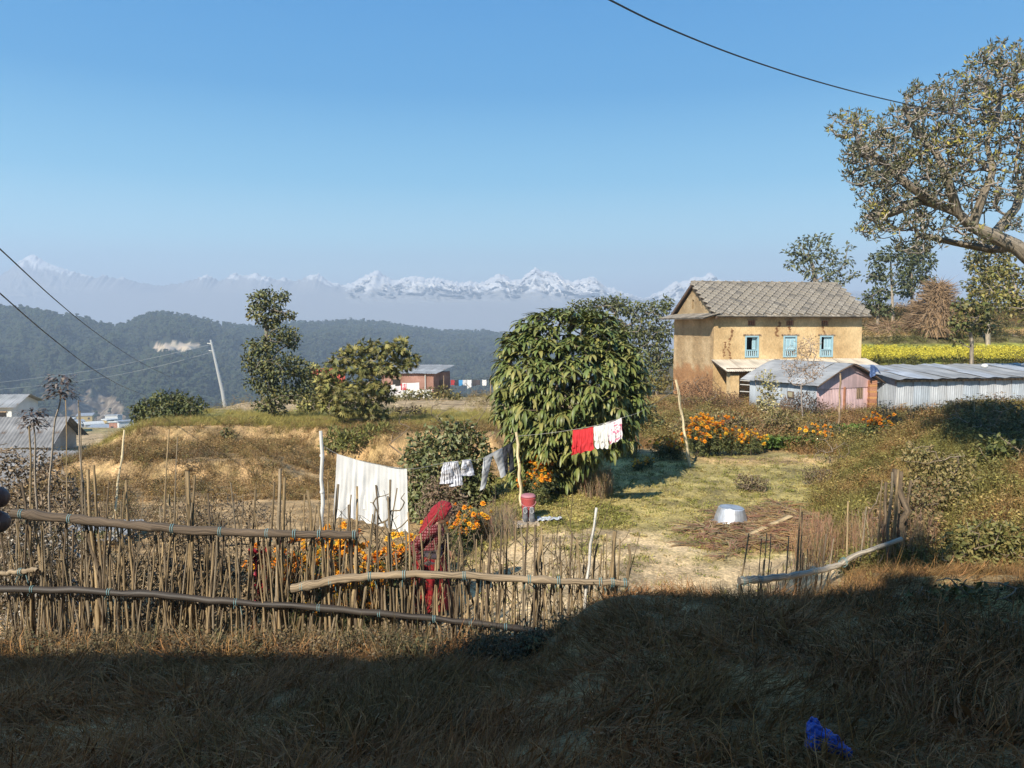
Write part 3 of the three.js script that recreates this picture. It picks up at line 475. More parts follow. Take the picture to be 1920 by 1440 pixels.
{ // the neighbours' houses, down to the left
  simpleHouse('white_house', 'small white house with pale tin roof above the grey roofs', at(-70, 778, 52).setY(-6.5), .15, 3.0, 4, 4.4, M.white, M.tinRoof, { rise: .6, opens: [[2.4, 3.7, .5, .6, 'window']] });
  simpleHouse('tin_roof_house', 'grey walled house under a long plain tin roof below the white house', at(-190, 800, 40).setY(-5.7), .12, 7.0, 3.8, 2.9, M.concrete, M.tinDull, { rise: 1.1, over: .5 });
  simpleHouse('tin_roof_house', 'low shed whose tin gable roof shows ribbed sheets beside the saplings', at(-190, 840, 29).setY(-4.55), -.12, 5.9, 3.4, 2.15, M.concrete, M.tinDull, { rise: .85, over: .5 });
  const b = simpleHouse('brick_shed', 'little brick outhouse with a flat scrap covered roof', at(103, 880, 24).setY(-2.5), -.1, .75, 1.2, 1.35, M.brick, M.tinRoof, { flat: true, rise: .05, over: .35 });
  const R = mulberry(9); for (let k = 0; k < 9; k++) { const q = new G(), a = R() * 3, x = rr(R, -.2, .9), z = rr(R, -1.1, .1); q.tube([V(x, 1.47 + R() * .06, z), V(x + Math.cos(a) * .7, 1.5 + R() * .1, z + Math.sin(a) * .5)], .025, 5); q.build('scrap_pole', k % 3 ? M.wood : M.tin, b); }
}
{ // the village in the valley
  const R = mulberry(515), cols = [M.white, M.concrete, std({ color: rgb(.62, .45, .18) }), M.white, M.brick];
  const spots = [[128, 786, 430], [146, 790, 415], [206, 787, 410], [213, 779, 470], [222, 792, 330], [236, 790, 330], [176, 794, 400], [160, 778, 480], [135, 795, 380], [190, 800, 350]];
  const words = ['white cube house with pale roof', 'grey flat roofed house', 'yellow ochre house', 'white two storey house', 'brick house with tin roof'];
  spots.forEach(([px, py, d], k) => {
    const p = at(px, py, d), w = rr(R, 5, 9), h = rr(R, 3.5, 6), s = thing('village_house', `tiny ${words[k % 5]} far down in the valley${k < 5 ? '' : ' ' + ['among brown terraces', 'beside the round bush', 'behind the saplings', 'below the wood edge', 'under the terraces'][k % 5]}`, 'house', p, R(), 'houses down in the valley');
    const gy = -h - 9; const g = new G(); g.box(0, gy / 2 + 0, 0, w, -gy, w * .8); g.build('wall', cols[k % 5], s); const r = new G(); r.box(0, .25, 0, w + .8, .45, w * .8 + .8, [1, 1, 1], new THREE.Quaternion().setFromAxisAngle(V(1, 0, 0), rr(R, -.12, .12))); r.build('roof', k % 2 ? M.tin : M.white, s);
    for (const x of [-.28, .28]) mesh('window', new THREE.BoxGeometry(1, 1.2, .2).translate(x * w, -h * .45, w * .4), M.dark, s);
  });
}
{ // the house at the photographer's back, whose flat roofs throw the shade over the grass
  const s = thing('concrete_house', 'cream walled house with stepped flat roof that shades the grass bank', 'house', V(-3, 1.6, 1.5)), g = new G(), cream = std({ map: scaled(mudTex, .4), color: rgb(.72, .62, .48) });
  g.box(8.5, 2.35, 3.2, 19, 4.9, 6); g.box(-9.6, 2.05, 3.2, 17.2, 4.4, 5.98); g.build('wall', cream, s);
  const r = new G(); r.box(8.55, 4.66, 2.9, 19.5, .6, 7.4); r.build('roof_slab', M.concrete, s); const r2 = new G(); r2.box(-9.85, 4.34, 2.9, 17.3, .2, 7.4); r2.build('roof_slab', M.concrete, s);
  for (let k = 0; k < 7; k++) { const x = -14 + k * 4.4, w = mesh(k === 3 ? 'door' : 'window', new THREE.BoxGeometry(1.1, k === 3 ? 2 : 1.2, .12).translate(x, k === 3 ? 1.05 : 1.7, .15), k === 3 ? M.darkWood : M.dark, s); mesh('frame', new THREE.BoxGeometry(1.3, .1, .2).translate(x, k === 3 ? 2.1 : 2.35, .15), M.wood, w); }
}

// ---------------------------------------------------------------- plants
const rdir = (R) => { const z = R() * 2 - 1, a = R() * 6.2832, r = Math.sqrt(1 - z * z); return V(r * Math.cos(a), z, r * Math.sin(a)); };
const tone = (R, set) => { const a = set[Math.floor(R() * set.length)], k = rr(R, .78, 1.22); return a.map((q) => q * k); };
// leaves spread through an ellipsoid, more of them near its outside
function leafCloud(g, c, r, n, L, W, set, R, o = {}) {
  for (let k = 0; k < n; k++) {
    const u = rdir(R), t = Math.pow(R(), o.shell ?? .42), w = .82 + .3 * n3(u.x * 2 + c.x, u.y * 2 + c.y, u.z * 2 + c.z), p = V(c.x + u.x * r.x * t * w, c.y + u.y * r.y * t * w, c.z + u.z * r.z * t * w);
    if (o.minY !== undefined && p.y < o.minY) continue;
    const dir = rdir(R).multiplyScalar(.9).addScaledVector(u, .8); dir.y += (o.lift ?? 0) - (o.droop ?? .25); dir.normalize();
    const nr = rdir(R).multiplyScalar(.6).addScaledVector(u, .7).add(V(0, .5, 0)).normalize(), s = rr(R, .65, 1.3);
    if (o.fan) { const cc = tone(R, set); for (let j = 0; j < o.fan; j++) { const a = (j / (o.fan - 1) - .5) * 2.6, d2 = dir.clone().applyAxisAngle(nr, a); d2.y -= .15; g.leaf(p, d2.normalize(), nr, L * s * (1 - Math.abs(a) * .15), W * s, cc); } }
    else g.leaf(p, dir, nr, L * s, W * s, tone(R, set));
  }
}
// branches that grow from given limbs out to given tips, thinning as they part
function branches(g, limbs, tips, { rTip = .008, pow = .42, rMax = .3, sides = 5, wob = .12, lift = .15 } = {}, R) {
  const nodes = [];
  for (const L of limbs) { let par = L.from ?? -1; const pts = L.pts ?? L; for (let k = 0; k < pts.length; k++) { const seg = k ? Math.max(1, Math.ceil(pts[k].distanceTo(pts[k - 1]) / .35)) : 1; for (let j = 1; j <= seg; j++) { const p = k ? pts[k - 1].clone().lerp(pts[k], j / seg) : pts[0].clone(); if (!k && par < 0 && nodes.length && L.from === undefined) { let b = 1e9; nodes.forEach((q, i) => { const e = q.p.distanceTo(p); if (e < b) { b = e; par = i; } }); } nodes.push({ p, par, n: 0 }); par = nodes.length - 1; } } }
  const order = tips.map((t) => { let b = 1e9; for (const q of nodes) b = Math.min(b, q.p.distanceTo(t)); return [b, t]; }).sort((a, b) => a[0] - b[0]);
  for (const [, t] of order) {
    let b = 1e9, par = 0; nodes.forEach((q, i) => { const e = q.p.distanceTo(t) * (q.p.y > t.y + .1 ? 1.35 : 1); if (e < b) { b = e; par = i; } });
    const A = nodes[par].p, len = A.distanceTo(t), seg = Math.max(2, Math.min(5, Math.round(len / .25))), ctl = A.clone().lerp(t, .5).add(V((R() - .5) * len * wob * 2, -len * lift * .4 + (R() - .5) * len * wob, (R() - .5) * len * wob * 2));
    for (let j = 1; j <= seg; j++) { const s = j / seg, p = A.clone().multiplyScalar((1 - s) ** 2).addScaledVector(ctl, 2 * s * (1 - s)).addScaledVector(t, s * s); nodes.push({ p, par, n: j === seg ? 1 : 0 }); par = nodes.length - 1; }
  }
  for (let k = nodes.length - 1; k > 0; k--) if (nodes[k].par >= 0) nodes[nodes[k].par].n += nodes[k].n;
  nodes.forEach((q) => { q.r = Math.min(rMax, rTip * Math.pow(Math.max(1, q.n), pow)); });
  nodes.forEach((q) => { if (q.par >= 0) { const a = nodes[q.par]; g.tube([a.p, q.p], [Math.min(a.r, q.r * 1.25), q.r], q.r > .06 ? 8 : sides > 4 && q.r < .02 ? 4 : sides, [1, 1, 1], false); } });
  return nodes;
}
// a tree whose crown clumps are given where the photograph shows them: [px, py, half-width px, half-height px, metres nearer]
function tree(name, label, d, trunkPx, clumps, o) {
  const R = mulberry(o.seed), base = gpx(trunkPx[0][0], d), t = thing(name, label, 'tree', base, 0, o.group), rel = (p) => p.sub(base);
  const cs = clumps.map(([px, py, rx, ry, dz = 0]) => ({ c: rel(at(px, py, d - dz)), r: V(m(rx, d), m(ry, d), m((rx + ry) / 2, d) * (o.deep ?? 1)) }));
  const tr = trunkPx.map(([px, py, w], k) => ({ p: k ? rel(at(px, py, d)) : V(0, -.15, 0), w: m(w, d) / 2 }));
  const wood = new G(), tips = []; cs.forEach(({ c, r }) => { for (let k = 0; k < (o.tips ?? 7); k++) { const u = rdir(R); tips.push(V(c.x + u.x * r.x * .8, c.y + u.y * r.y * .8, c.z + u.z * r.z * .8)); } });
  wood.tube(tr.map((q) => q.p), tr.map((q) => q.w), 8);
  wood.build('trunk', o.bark ?? M.bark, t);
  const limbs = new G(); branches(limbs, [tr.map((q) => q.p)], tips, { rTip: o.rTip ?? .012, rMax: tr[tr.length - 1].w * .9 }, R); limbs.build('limbs', o.bark ?? M.bark, t);
  const g = new G(); cs.forEach(({ c, r }) => { const n = Math.round((o.density ?? 2.6) * Math.PI * r.x * r.y / (o.L * o.W * .5) / (o.fan ?? 1)); leafCloud(g, c, r, n, o.L, o.W, o.set, R, o); });
  g.build('crown', o.gloss ? M.glossLeaf : M.leaf, t);
  return t;
}
const GREEN = [[.085, .10, .026], [.11, .12, .03], [.065, .082, .022], [.14, .135, .04]], OLIVE = [[.12, .115, .035], [.16, .14, .04], [.085, .085, .028], [.20, .16, .05]], GREY = [[.10, .115, .06], [.075, .09, .048], [.13, .14, .075]], YELL = [[.23, .215, .055], [.17, .17, .045], [.12, .125, .035], [.28, .25, .075]], DARK = [[.06, .075, .026], [.075, .088, .03], [.05, .062, .024]];

tree('alder_tree', 'tall lone tree with grey top and gap in crown, rooted on the bank edge', 31, [[514, 805, 12], [513, 770, 11], [508, 700, 9], [500, 640, 8], [498, 590, 5]], [[499, 562, 38, 26, 0], [482, 585, 22, 20, .2], [520, 592, 22, 16], [535, 555, 10, 12], [545, 590, 14, 10], [505, 605, 26, 14], [530, 628, 32, 20, .3], [495, 650, 42, 22, .4], [548, 640, 16, 20], [480, 680, 32, 26, .5], [520, 690, 48, 30, .6], [556, 690, 26, 26], [490, 720, 36, 22, .3], [535, 735, 46, 26, .4], [575, 720, 22, 24], [500, 760, 28, 16, .3], [525, 770, 16, 12]],
  { seed: 1001, L: .145, W: .08, set: [...GREEN, ...OLIVE.slice(0, 2), ...GREY], density: 2.5, bark: M.barkPale, tips: 6 });
tree('feathery_tree', 'broad yellow green tree with drooping feathery leaves in front of the pink house', 28.5, [[675, 812, 6], [677, 770, 6], [674, 730, 5], [680, 690, 4]], [[700, 655, 48, 22, .3], [745, 655, 32, 22], [655, 668, 34, 20, .4], [625, 690, 26, 18, .5], [770, 675, 22, 18], [690, 690, 46, 20, .6], [735, 690, 36, 22], [620, 720, 32, 24, .4], [660, 735, 40, 26, .8], [700, 725, 36, 22, .5], [640, 765, 38, 22, .5], [690, 765, 30, 20, .4], [725, 740, 24, 18], [610, 750, 22, 26, .3], [715, 780, 20, 14]],
  { seed: 1002, L: .22, W: .042, fan: 6, set: YELL.slice(1).concat(OLIVE.slice(0, 2), GREEN.slice(1, 2)), density: 4.2, droop: .1, tips: 5, rTip: .008 });
tree('shade_tree', 'leafy tree squeezed between the tall tree and the feathery tree', 36, [[588, 800, 7], [588, 770, 7], [590, 730, 5]], [[585, 700, 28, 26], [605, 730, 26, 32], [580, 755, 30, 26], [570, 780, 26, 18], [610, 775, 24, 20]], { seed: 1003, L: .15, W: .08, set: YELL.slice(1).concat(OLIVE.slice(0, 2), GREEN.slice(1, 2)), density: 2.4, tips: 4 });
tree('acacia_tree', 'wide greyish tree standing behind the mango tree and the mud house', 50, [[1170, 775, 9], [1172, 720, 9], [1168, 660, 7], [1172, 610, 6]], [[1085, 578, 30, 18], [1115, 572, 26, 18], [1145, 568, 22, 14], [1165, 575, 24, 22], [1195, 585, 30, 22], [1230, 580, 28, 22], [1250, 570, 14, 16], [1070, 600, 24, 20], [1110, 605, 34, 22], [1150, 615, 34, 24], [1200, 620, 40, 26], [1240, 620, 28, 30], [1215, 655, 40, 28], [1170, 660, 40, 28], [1245, 670, 24, 30], [1220, 695, 34, 24]], { seed: 1004, L: .26, W: .13, set: GREY.concat(GREEN), density: 2.1, tips: 7, bark: M.bark });
tree('bush_tree', 'dense olive shrub tree between the mango tree and mud house wall', 44, [[1232, 760, 6], [1230, 730, 6]], [[1218, 720, 26, 20], [1245, 715, 20, 22], [1205, 745, 22, 16]], { seed: 1005, L: .2, W: .1, set: OLIVE, density: 2.2, tips: 3 });
tree('airy_tree', 'airy tree with forked pale trunk rising over the slate roof', 62, [[1532, 590, 10], [1530, 540, 9], [1524, 500, 7], [1515, 475, 5]], [[1485, 470, 16, 14], [1510, 455, 22, 14], [1540, 450, 22, 16], [1500, 485, 22, 12], [1525, 480, 26, 18], [1560, 475, 18, 16], [1485, 495, 16, 10], [1520, 510, 24, 14], [1555, 505, 28, 16], [1585, 490, 18, 12], [1570, 525, 26, 12], [1592, 462, 10, 8], [1540, 525, 22, 10], [1600, 515, 12, 8]], { seed: 1006, L: .34, W: .17, set: GREY.concat(DARK.slice(0, 1)), density: 1.35, tips: 6, bark: M.barkPale });
tree('slope_tree', 'slim dark tree with bare lower trunk on the slope beyond the house', 60, [[1674, 600, 6], [1673, 560, 5], [1671, 520, 4], [1670, 490, 3]], [[1670, 475, 34, 18], [1645, 490, 24, 16], [1655, 515, 26, 16], [1700, 495, 26, 20], [1640, 520, 20, 14], [1690, 525, 22, 16]], { seed: 1007, L: .32, W: .16, set: DARK.concat(GREY.slice(0, 2)), density: 1.7, tips: 6 });
tree('slope_tree', 'dense dark tree on the slope beside the straw stack', 64, [[1710, 600, 7], [1710, 560, 6], [1708, 510, 5]], [[1712, 475, 30, 22], [1735, 490, 24, 22], [1715, 515, 30, 24], [1700, 545, 26, 18], [1740, 530, 16, 22], [1725, 460, 18, 12]], { seed: 1008, L: .32, W: .17, set: DARK.concat(GREY.slice(0, 1)), density: 2.1, tips: 6 });
tree('slope_tree', 'low bushy dark tree close to the right end of the slate roof', 58, [[1645, 605, 6], [1645, 575, 5]], [[1635, 560, 22, 18], [1655, 550, 20, 18], [1650, 580, 30, 16], [1622, 580, 12, 14]], { seed: 1009, L: .3, W: .16, set: DARK, density: 2.0, tips: 5 });
tree('tall_leafy_tree', 'tall brownish green tree standing behind the straw stack', 52, [[1852, 610, 9], [1850, 560, 8], [1846, 520, 7]], [[1840, 470, 26, 22], [1860, 455, 22, 18], [1825, 495, 22, 20], [1860, 500, 34, 26], [1885, 480, 18, 16], [1840, 535, 36, 26], [1885, 530, 30, 24], [1850, 570, 34, 24], [1900, 565, 34, 24]], { seed: 1010, L: .26, W: .13, set: OLIVE.concat(DARK.slice(1, 2)), density: 2.1, tips: 7 });
tree('small_round_tree', 'small round leafed tree with bare pale trunk in the mustard field', 37, [[1825, 672, 8], [1822, 640, 7], [1818, 615, 5]], [[1800, 575, 20, 18], [1825, 565, 22, 20], [1845, 585, 22, 20], [1800, 605, 26, 22], [1830, 610, 24, 20], [1795, 635, 18, 16], [1850, 610, 16, 16]], { seed: 1011, L: .22, W: .15, set: OLIVE.concat(GREEN), density: 1.9, tips: 6, bark: M.barkPale });
tree('golden_tree', 'spreading tree with yellowing leaves beside the small round tree', 34, [[1960, 690, 12], [1945, 620, 10], [1915, 570, 8], [1890, 545, 6]], [[1860, 515, 22, 16], [1890, 505, 24, 16], [1915, 520, 26, 20], [1850, 545, 20, 16], [1885, 550, 32, 18], [1920, 560, 28, 22], [1900, 580, 24, 14], [1840, 520, 14, 12], [1930, 590, 20, 16]], { seed: 1012, L: .2, W: .12, set: YELL.concat(OLIVE), density: 1.7, tips: 8 });
{ // the tree out of the frame whose crown shades the shrubs on the right
  const R = mulberry(1013), base = onGround(5.6, 3.6), t = thing('overhanging_tree', 'tree beside the house whose crown shades the leafy bank', 'tree', base);
  const w = new G(), tr = [V(0, -.2, 0), V(-.2, 2.4, -.3), V(-.8, 4.4, -.9), V(-1.6, 6.2, -1.5)]; w.tube(tr, [.2, .17, .14, .09], 8); w.build('trunk', M.bark, t);
  const cs = [[-1.4, 7.2, -1.6, 1.3], [-.4, 7.6, -1.2, 1.2], [-1.6, 8.4, -2.3, 1.3], [-.3, 8.9, -2.0, 1.3], [-1.1, 9.7, -2.6, 1.0], [.5, 8.2, -1.0, 1.1]], tips = []; cs.forEach(([x, y, z, r]) => { for (let k = 0; k < 10; k++) tips.push(V(x, y, z).addScaledVector(rdir(R), r * .8)); });
  const l = new G(); branches(l, [tr], tips, { rTip: .012, rMax: .09 }, R); l.build('limbs', M.bark, t);
  const g = new G(); cs.forEach(([x, y, z, r]) => leafCloud(g, V(x, y, z), V(r, r * .8, r), 1500, .2, .1, GREEN, R)); g.build('crown', M.leaf, t);
}
{ // potted shrubs added on the unseen roof edge behind, to cast round shadows
  for (const [x, h, y, lab] of [[-.62, 1.0, 6.58, 'taller potted shrub added on the unseen roof edge to cast a round shadow'], [-1.95, .6, 6.58, 'shorter potted shrub added on the unseen roof edge to cast a round shadow']]) {
    const R = mulberry(Math.round(h * 77)), t = thing('added_potted_shrub', lab, 'plant', V(x, y, .95)); mesh('pot', new THREE.LatheGeometry([[.001, 0], [.14, 0], [.2, .34], [.22, .36], [.18, .36], [.001, .32]].map(([a, b]) => new THREE.Vector2(a, b)), 16), M.brick, t);
    const s = new G(); s.tube([V(0, .3, 0), V(.02, h + .35, 0)], .02, 5); s.build('stem', M.bark, t); const g = new G(); leafCloud(g, V(0, h + .75, 0), V(.42, .5, .42), 900, .13, .06, GREEN, R); g.build('foliage', M.leaf, t);
  }
}
{ // the big gnarled tree reaching in from the right
  const R = mulberry(1014), d = 17, base = onGround(13.4, 17.2), t = thing('gnarled_tree', 'big gnarled tree with pale crooked limb and sparse leathery leaf tufts', 'tree', base), rel = (px, py, dz = 0) => at(px, py, d - dz).sub(base);
  const trunk = [V(0, -.3, 0), V(-.1, 1.6, .1), rel(2080, 600), rel(2000, 530), rel(1950, 500), rel(1905, 462), rel(1862, 442), rel(1822, 425), rel(1795, 398), rel(1760, 386), rel(1722, 378), rel(1690, 380)];
  const w = new G(); w.tube(trunk, [.38, .28, .23, .20, .175, .155, .14, .12, .095, .075, .055, .035], 10); w.build('trunk', M.barkPale, t);
  const arms = [[rel(1822, 425), rel(1842, 370, .3), rel(1862, 320, .2), rel(1850, 270), rel(1868, 220), rel(1880, 160)], [rel(1795, 398), rel(1778, 340, .5), rel(1758, 290, .3), rel(1720, 250), rel(1700, 215)], [rel(1862, 442), rel(1905, 390, -.4), rel(1930, 300, -.6), rel(1925, 200, -.6), rel(1935, 130)], [rel(1760, 386), rel(1700, 345, .4), rel(1650, 300, .2), rel(1610, 265)], [rel(1722, 378), rel(1670, 400, .3), rel(1630, 405, .2)], [rel(1905, 462), rel(1860, 468, -.8), rel(1790, 455, -.9), rel(1720, 440, -.6)]];
  const aw = new G(); arms.forEach((a) => aw.tube(a, [.11, .09, .07, .055, .04, .028], 7)); aw.build('arms', M.barkPale, t);
  const clumps = [[1580, 235, 30, 30], [1620, 255, 42, 46], [1650, 300, 60, 50], [1610, 310, 40, 40], [1690, 260, 50, 60], [1640, 370, 46, 46], [1700, 330, 60, 50], [1730, 190, 40, 40], [1760, 230, 55, 50], [1770, 290, 60, 55], [1690, 400, 60, 38], [1640, 430, 40, 24], [1740, 425, 56, 30], [1790, 170, 36, 36], [1830, 210, 50, 60], [1820, 300, 50, 50], [1850, 130, 40, 44], [1890, 110, 44, 34], [1880, 180, 44, 50], [1895, 260, 40, 50], [1840, 370, 40, 34], [1900, 340, 34, 40], [1830, 440, 30, 24], [1900, 420, 26, 20], [1950, 150, 60, 60], [1960, 260, 60, 60], [1720, 460, 46, 20], [1770, 355, 40, 40]];
  const tips = []; clumps.forEach(([px, py, rx, ry]) => { const n = Math.round(rx * ry / 21); for (let k = 0; k < n; k++) { const a = R() * 6.28, q = Math.sqrt(R()); tips.push(rel(px + Math.cos(a) * q * rx, py + Math.sin(a) * q * ry, (R() - .5) * 2.6)); } });
  const tw = new G(); branches(tw, [...trunk.length ? [trunk.slice(3)] : [], ...arms], tips, { rTip: .0075, pow: .33, rMax: .05, lift: .5, wob: .1, sides: 5 }, R); tw.build('twigs', std({ map: barkTex, color: rgb(.40, .35, .31) }), t);
  const g = new G(), fresh = [[.26, .24, .05], [.34, .29, .065], [.20, .19, .04]], grey = [[.11, .11, .06], [.085, .09, .045], [.14, .125, .075], [.075, .08, .035]];
  tips.forEach((p) => { const P = p.clone().add(base), bright = n3(P.x * .5, P.y * .5, P.z * .5) > .12 - ss(9, 12, P.x) * .4, n = 3 + Math.floor(R() * 4), set = bright ? fresh.concat(grey) : grey; for (let k = 0; k < n; k++) { const dir = rdir(R).multiplyScalar(.8).add(V(-.1, .55, .1)).normalize(); g.leaf(p.clone().addScaledVector(rdir(R), .05), dir, rdir(R), rr(R, .075, .15), rr(R, .026, .046), tone(R, set), .3); } });
  g.build('crown', M.leaf, t);
}
{ // the mango tree in the yard: whorls of long drooping leaves
  const R = mulberry(1015), d = 16, base = gpx(1068, d), t = thing('mango_tree', 'dome shaped mango tree with long drooping glossy leaves beside the red laundry', 'tree', base), rel = (px, py, dz = 0) => at(px, py, d - dz).sub(base);
  const trunk = [V(0, -.1, 0), rel(1066, 880), rel(1072, 840), rel(1070, 780)]; const w = new G(); w.tube(trunk, [.11, .10, .09, .07], 8); w.build('trunk', M.barkDark, t);
  const cs = [[1060, 640, 110, 55, .2], [1000, 690, 70, 70, .4], [1120, 690, 80, 75, .4], [1065, 720, 120, 90, .8], [1150, 750, 62, 70, .3], [990, 770, 58, 66, .5], [1060, 800, 95, 70, .9], [1130, 800, 55, 40, .5], [1030, 875, 62, 46, .6], [985, 895, 30, 26, .5], [1000, 840, 40, 50, .4], [1040, 610, 60, 26], [1110, 620, 60, 28]].map(([px, py, rx, ry, dz = 0]) => ({ c: rel(px, py, dz), r: V(m(rx, d), m(ry, d), m(Math.min(rx, ry) + 25, d)) }));
  const whorls = []; cs.forEach(({ c, r }) => { const n = Math.round(r.x * r.y * 290); for (let k = 0; k < n; k++) { const u = rdir(R); if (u.z < -.45 && R() < .7) continue; const q = .70 + .44 * R() * R() + .1 * R(); const p = V(c.x + u.x * r.x * q, c.y + u.y * r.y * q, c.z + u.z * r.z * q); let inside = false; for (const o of cs) { const e = p.clone().sub(o.c).divide(o.r).length(); if (e < .66) inside = true; } if (inside && R() < .74) continue; if (p.y < .15) continue; whorls.push([p, u]); } });
  const l = new G(); branches(l, [trunk], whorls.map(([p]) => p), { rTip: .010, rMax: .055 }, R); l.build('limbs', M.barkDark, t);
  const sets = [[[.10, .125, .036], [.125, .145, .045]], [[.165, .165, .055], [.22, .195, .068]], [[.075, .095, .028], [.115, .12, .036]]], shapes = [];
  const longLeaf = (g, L, W, bend, col) => { const S = V(0, 0, 1), n = 5; let p = V(0, 0, 0), D = V(1, 0, 0), prev; for (let k = 0; k <= n; k++) { const s = k / n, wd = W * Math.pow(Math.sin(Math.PI * Math.min(.98, .10 + s * .9)), .8) * .5 + .002, N = V(-D.y, D.x, 0), tip = col.map((q) => q * 1.0); const a = g.v(p.clone().addScaledVector(S, wd).addScaledVector(N, wd * .32), tip, s, 0), b = g.v(p.clone(), tip.map((q) => q * 1.25), s, .5), c = g.v(p.clone().addScaledVector(S, -wd).addScaledVector(N, wd * .32), tip, s, 1); if (prev) { g.q(prev[0], prev[1], b, a); g.q(prev[1], prev[2], c, b); } prev = [a, b, c]; p.addScaledVector(D, L / n); D.applyAxisAngle(V(0, 0, 1), -bend / n); } };
  for (let k = 0; k < 9; k++) { const g = new G(); longLeaf(g, rr(R, .30, .40), rr(R, .062, .085), rr(R, .7, 1.7), tone(R, sets[k % 3])); shapes.push(g.geo()); }
  const all = []; whorls.forEach(([p, u]) => { const n = 8 + Math.floor(R() * 6), a0 = R() * 6.28; for (let k = 0; k < n; k++) { const a = a0 + k / n * 6.28 + (R() - .5) * .5, tilt = rr(R, -.55, .35) + u.y * .25; const D = V(Math.cos(a) * Math.cos(tilt), Math.sin(tilt), Math.sin(a) * Math.cos(tilt)).addScaledVector(u, .45).normalize(), S = V().crossVectors(D, V(0, 1, 0)).normalize(), N = V().crossVectors(S, D); const M4 = new THREE.Matrix4().makeBasis(D, N, S).setPosition(p); all.push([M4, Math.floor(R() * 9), p.clone().add(base), rr(R, .5, 1.02)]); } });
  // the leaves that show largest stand singly, the rest together
  all.sort((a, b) => b[2].z + b[3] * .6 - (a[2].z + a[3] * .6));
  const gl = M.glossLeaf, rest = new G(); const picks = new Set(); for (let k = 0; k < all.length && picks.size < 298; k += 2) picks.add(k);
  all.forEach(([M4, s, , sc], k) => { const q = M4.clone().scale(V(sc, sc, sc)); if (picks.has(k)) { const o = mesh('leaf', shapes[s], gl, t); o.applyMatrix4(q); } else { const P = shapes[s].attributes.position, C = shapes[s].attributes.color, i0 = rest.p.length / 3, v = V(0, 0, 0); for (let j = 0; j < P.count; j++) { v.fromBufferAttribute(P, j).applyMatrix4(q); rest.v(v, [C.getX(j), C.getY(j), C.getZ(j)]); } for (const j of shapes[s].index.array) rest.i.push(i0 + j); } });
  const o = rest.build('foliage', gl, t); o.userData.kind = 'stuff';
}
// shrubs: leaf clumps over a few stems, standing on the ground
function shrub(name, label, px, d, clumps, o) { // clumps in pixels like a tree's
  const R = mulberry(o.seed), base = gpx(px, d), t = thing(name, label, o.category ?? 'shrub', base, 0, o.group);
  const cs = clumps.map(([a, b, rx, ry, dz = 0]) => ({ c: at(a, b, d - dz).sub(base), r: V(m(rx, d), m(ry, d), m((rx + ry) / 2, d)) })), tips = [];
  if (o.skirt !== false) cs.slice().forEach(({ c, r }) => { const gy = H(c.x + base.x, -(c.z + base.z)) - base.y; if (c.y - r.y > gy + .05) cs.push({ c: V(c.x, (gy + c.y - r.y) / 2 + .05, c.z), r: V(r.x * .8, (c.y - r.y - gy) / 2 + r.y * .5, r.z * .8) }); });
  cs.forEach(({ c, r }) => { for (let k = 0; k < (o.tips ?? 8); k++) tips.push(V(c.x, c.y, c.z).add(rdir(R).multiply(r).multiplyScalar(.95))); });
  const s = new G(); branches(s, o.skirt === false ? [[V(0, -.1, 0), V(.02, .12, 0)]] : cs.map(({ c }) => { const gy = H(c.x + base.x, -(c.z + base.z)) - base.y; return { from: -1, pts: [V(c.x * .9, gy - .1, c.z), V(c.x * .92, gy + .1, c.z)] }; }), tips, { rTip: o.rTip ?? .004, rMax: o.rMax ?? .012, pow: .32 }, R); s.build('stems', o.stem ?? M.twig, t).userData.kind = 'stuff';
  if (o.density !== 0) { const g = new G(); cs.forEach(({ c, r }) => leafCloud(g, c, r, Math.round((o.density ?? 2.2) * Math.PI * r.x * r.y / (o.L * o.W * .5) / (o.fan ?? 1)), o.L, o.W, o.set, R, { ...o, minY: -.1 })); g.build('foliage', o.mat ?? M.leaf, t); }
  return t;
}
shrub('round_bush', 'wide rounded evergreen bush on the grass terrace edge', 300, 31.5, [[275, 765, 32, 20], [305, 752, 38, 22, .4], [335, 752, 30, 20], [365, 762, 26, 22, .3], [260, 775, 20, 16], [320, 770, 50, 18, .5]], { seed: 1101, L: .15, W: .08, set: GREEN.concat(DARK.slice(1)), density: 2.6 });
shrub('citrus_bush', 'dense rounded bush with thick leaves behind the hanging trousers', 850, 15.4, [[800, 840, 46, 40], [850, 815, 56, 34, .3], [890, 850, 44, 50, .2], [830, 870, 70, 44, .5], [880, 900, 52, 40, .3], [900, 925, 40, 24, .3], [775, 870, 26, 30]], { seed: 1102, L: .11, W: .058, set: [[.10, .11, .045], [.13, .135, .055], [.075, .085, .03], [.165, .155, .075]], density: 2.6, mat: M.glossLeaf });
shrub('thorn_bush', 'leafless thin thorn branches arching above the round bush', 835, 17.8, [[790, 770, 60, 40], [860, 760, 60, 50], [910, 790, 40, 40], [770, 830, 50, 30]], { seed: 1103, skirt: false, rMax: .03, density: 0, tips: 9, rTip: .006, stem: M.twig });
shrub('dry_creeper', 'tangled brown dry creeper under the round bush beside the woman', 830, 12.6, [[815, 925, 28, 34], [840, 910, 30, 30], [855, 945, 34, 26], [800, 950, 22, 24]], { seed: 1104, L: .06, W: .03, set: [[.20, .13, .08], [.15, .10, .06], [.28, .20, .13]], density: 1.2, tips: 34, mat: M.dry });
shrub('tall_grass_bush', 'bright green leafy bush at the foot of the feathery tree', 640, 26.3, [[630, 820, 22, 26], [655, 825, 28, 28, .2], [690, 815, 26, 26], [720, 810, 24, 22], [610, 835, 12, 18]], { seed: 1105, L: .16, W: .04, set: [[.14, .15, .035], [.10, .115, .03], [.19, .19, .05]], density: 2.0, lift: .6 });
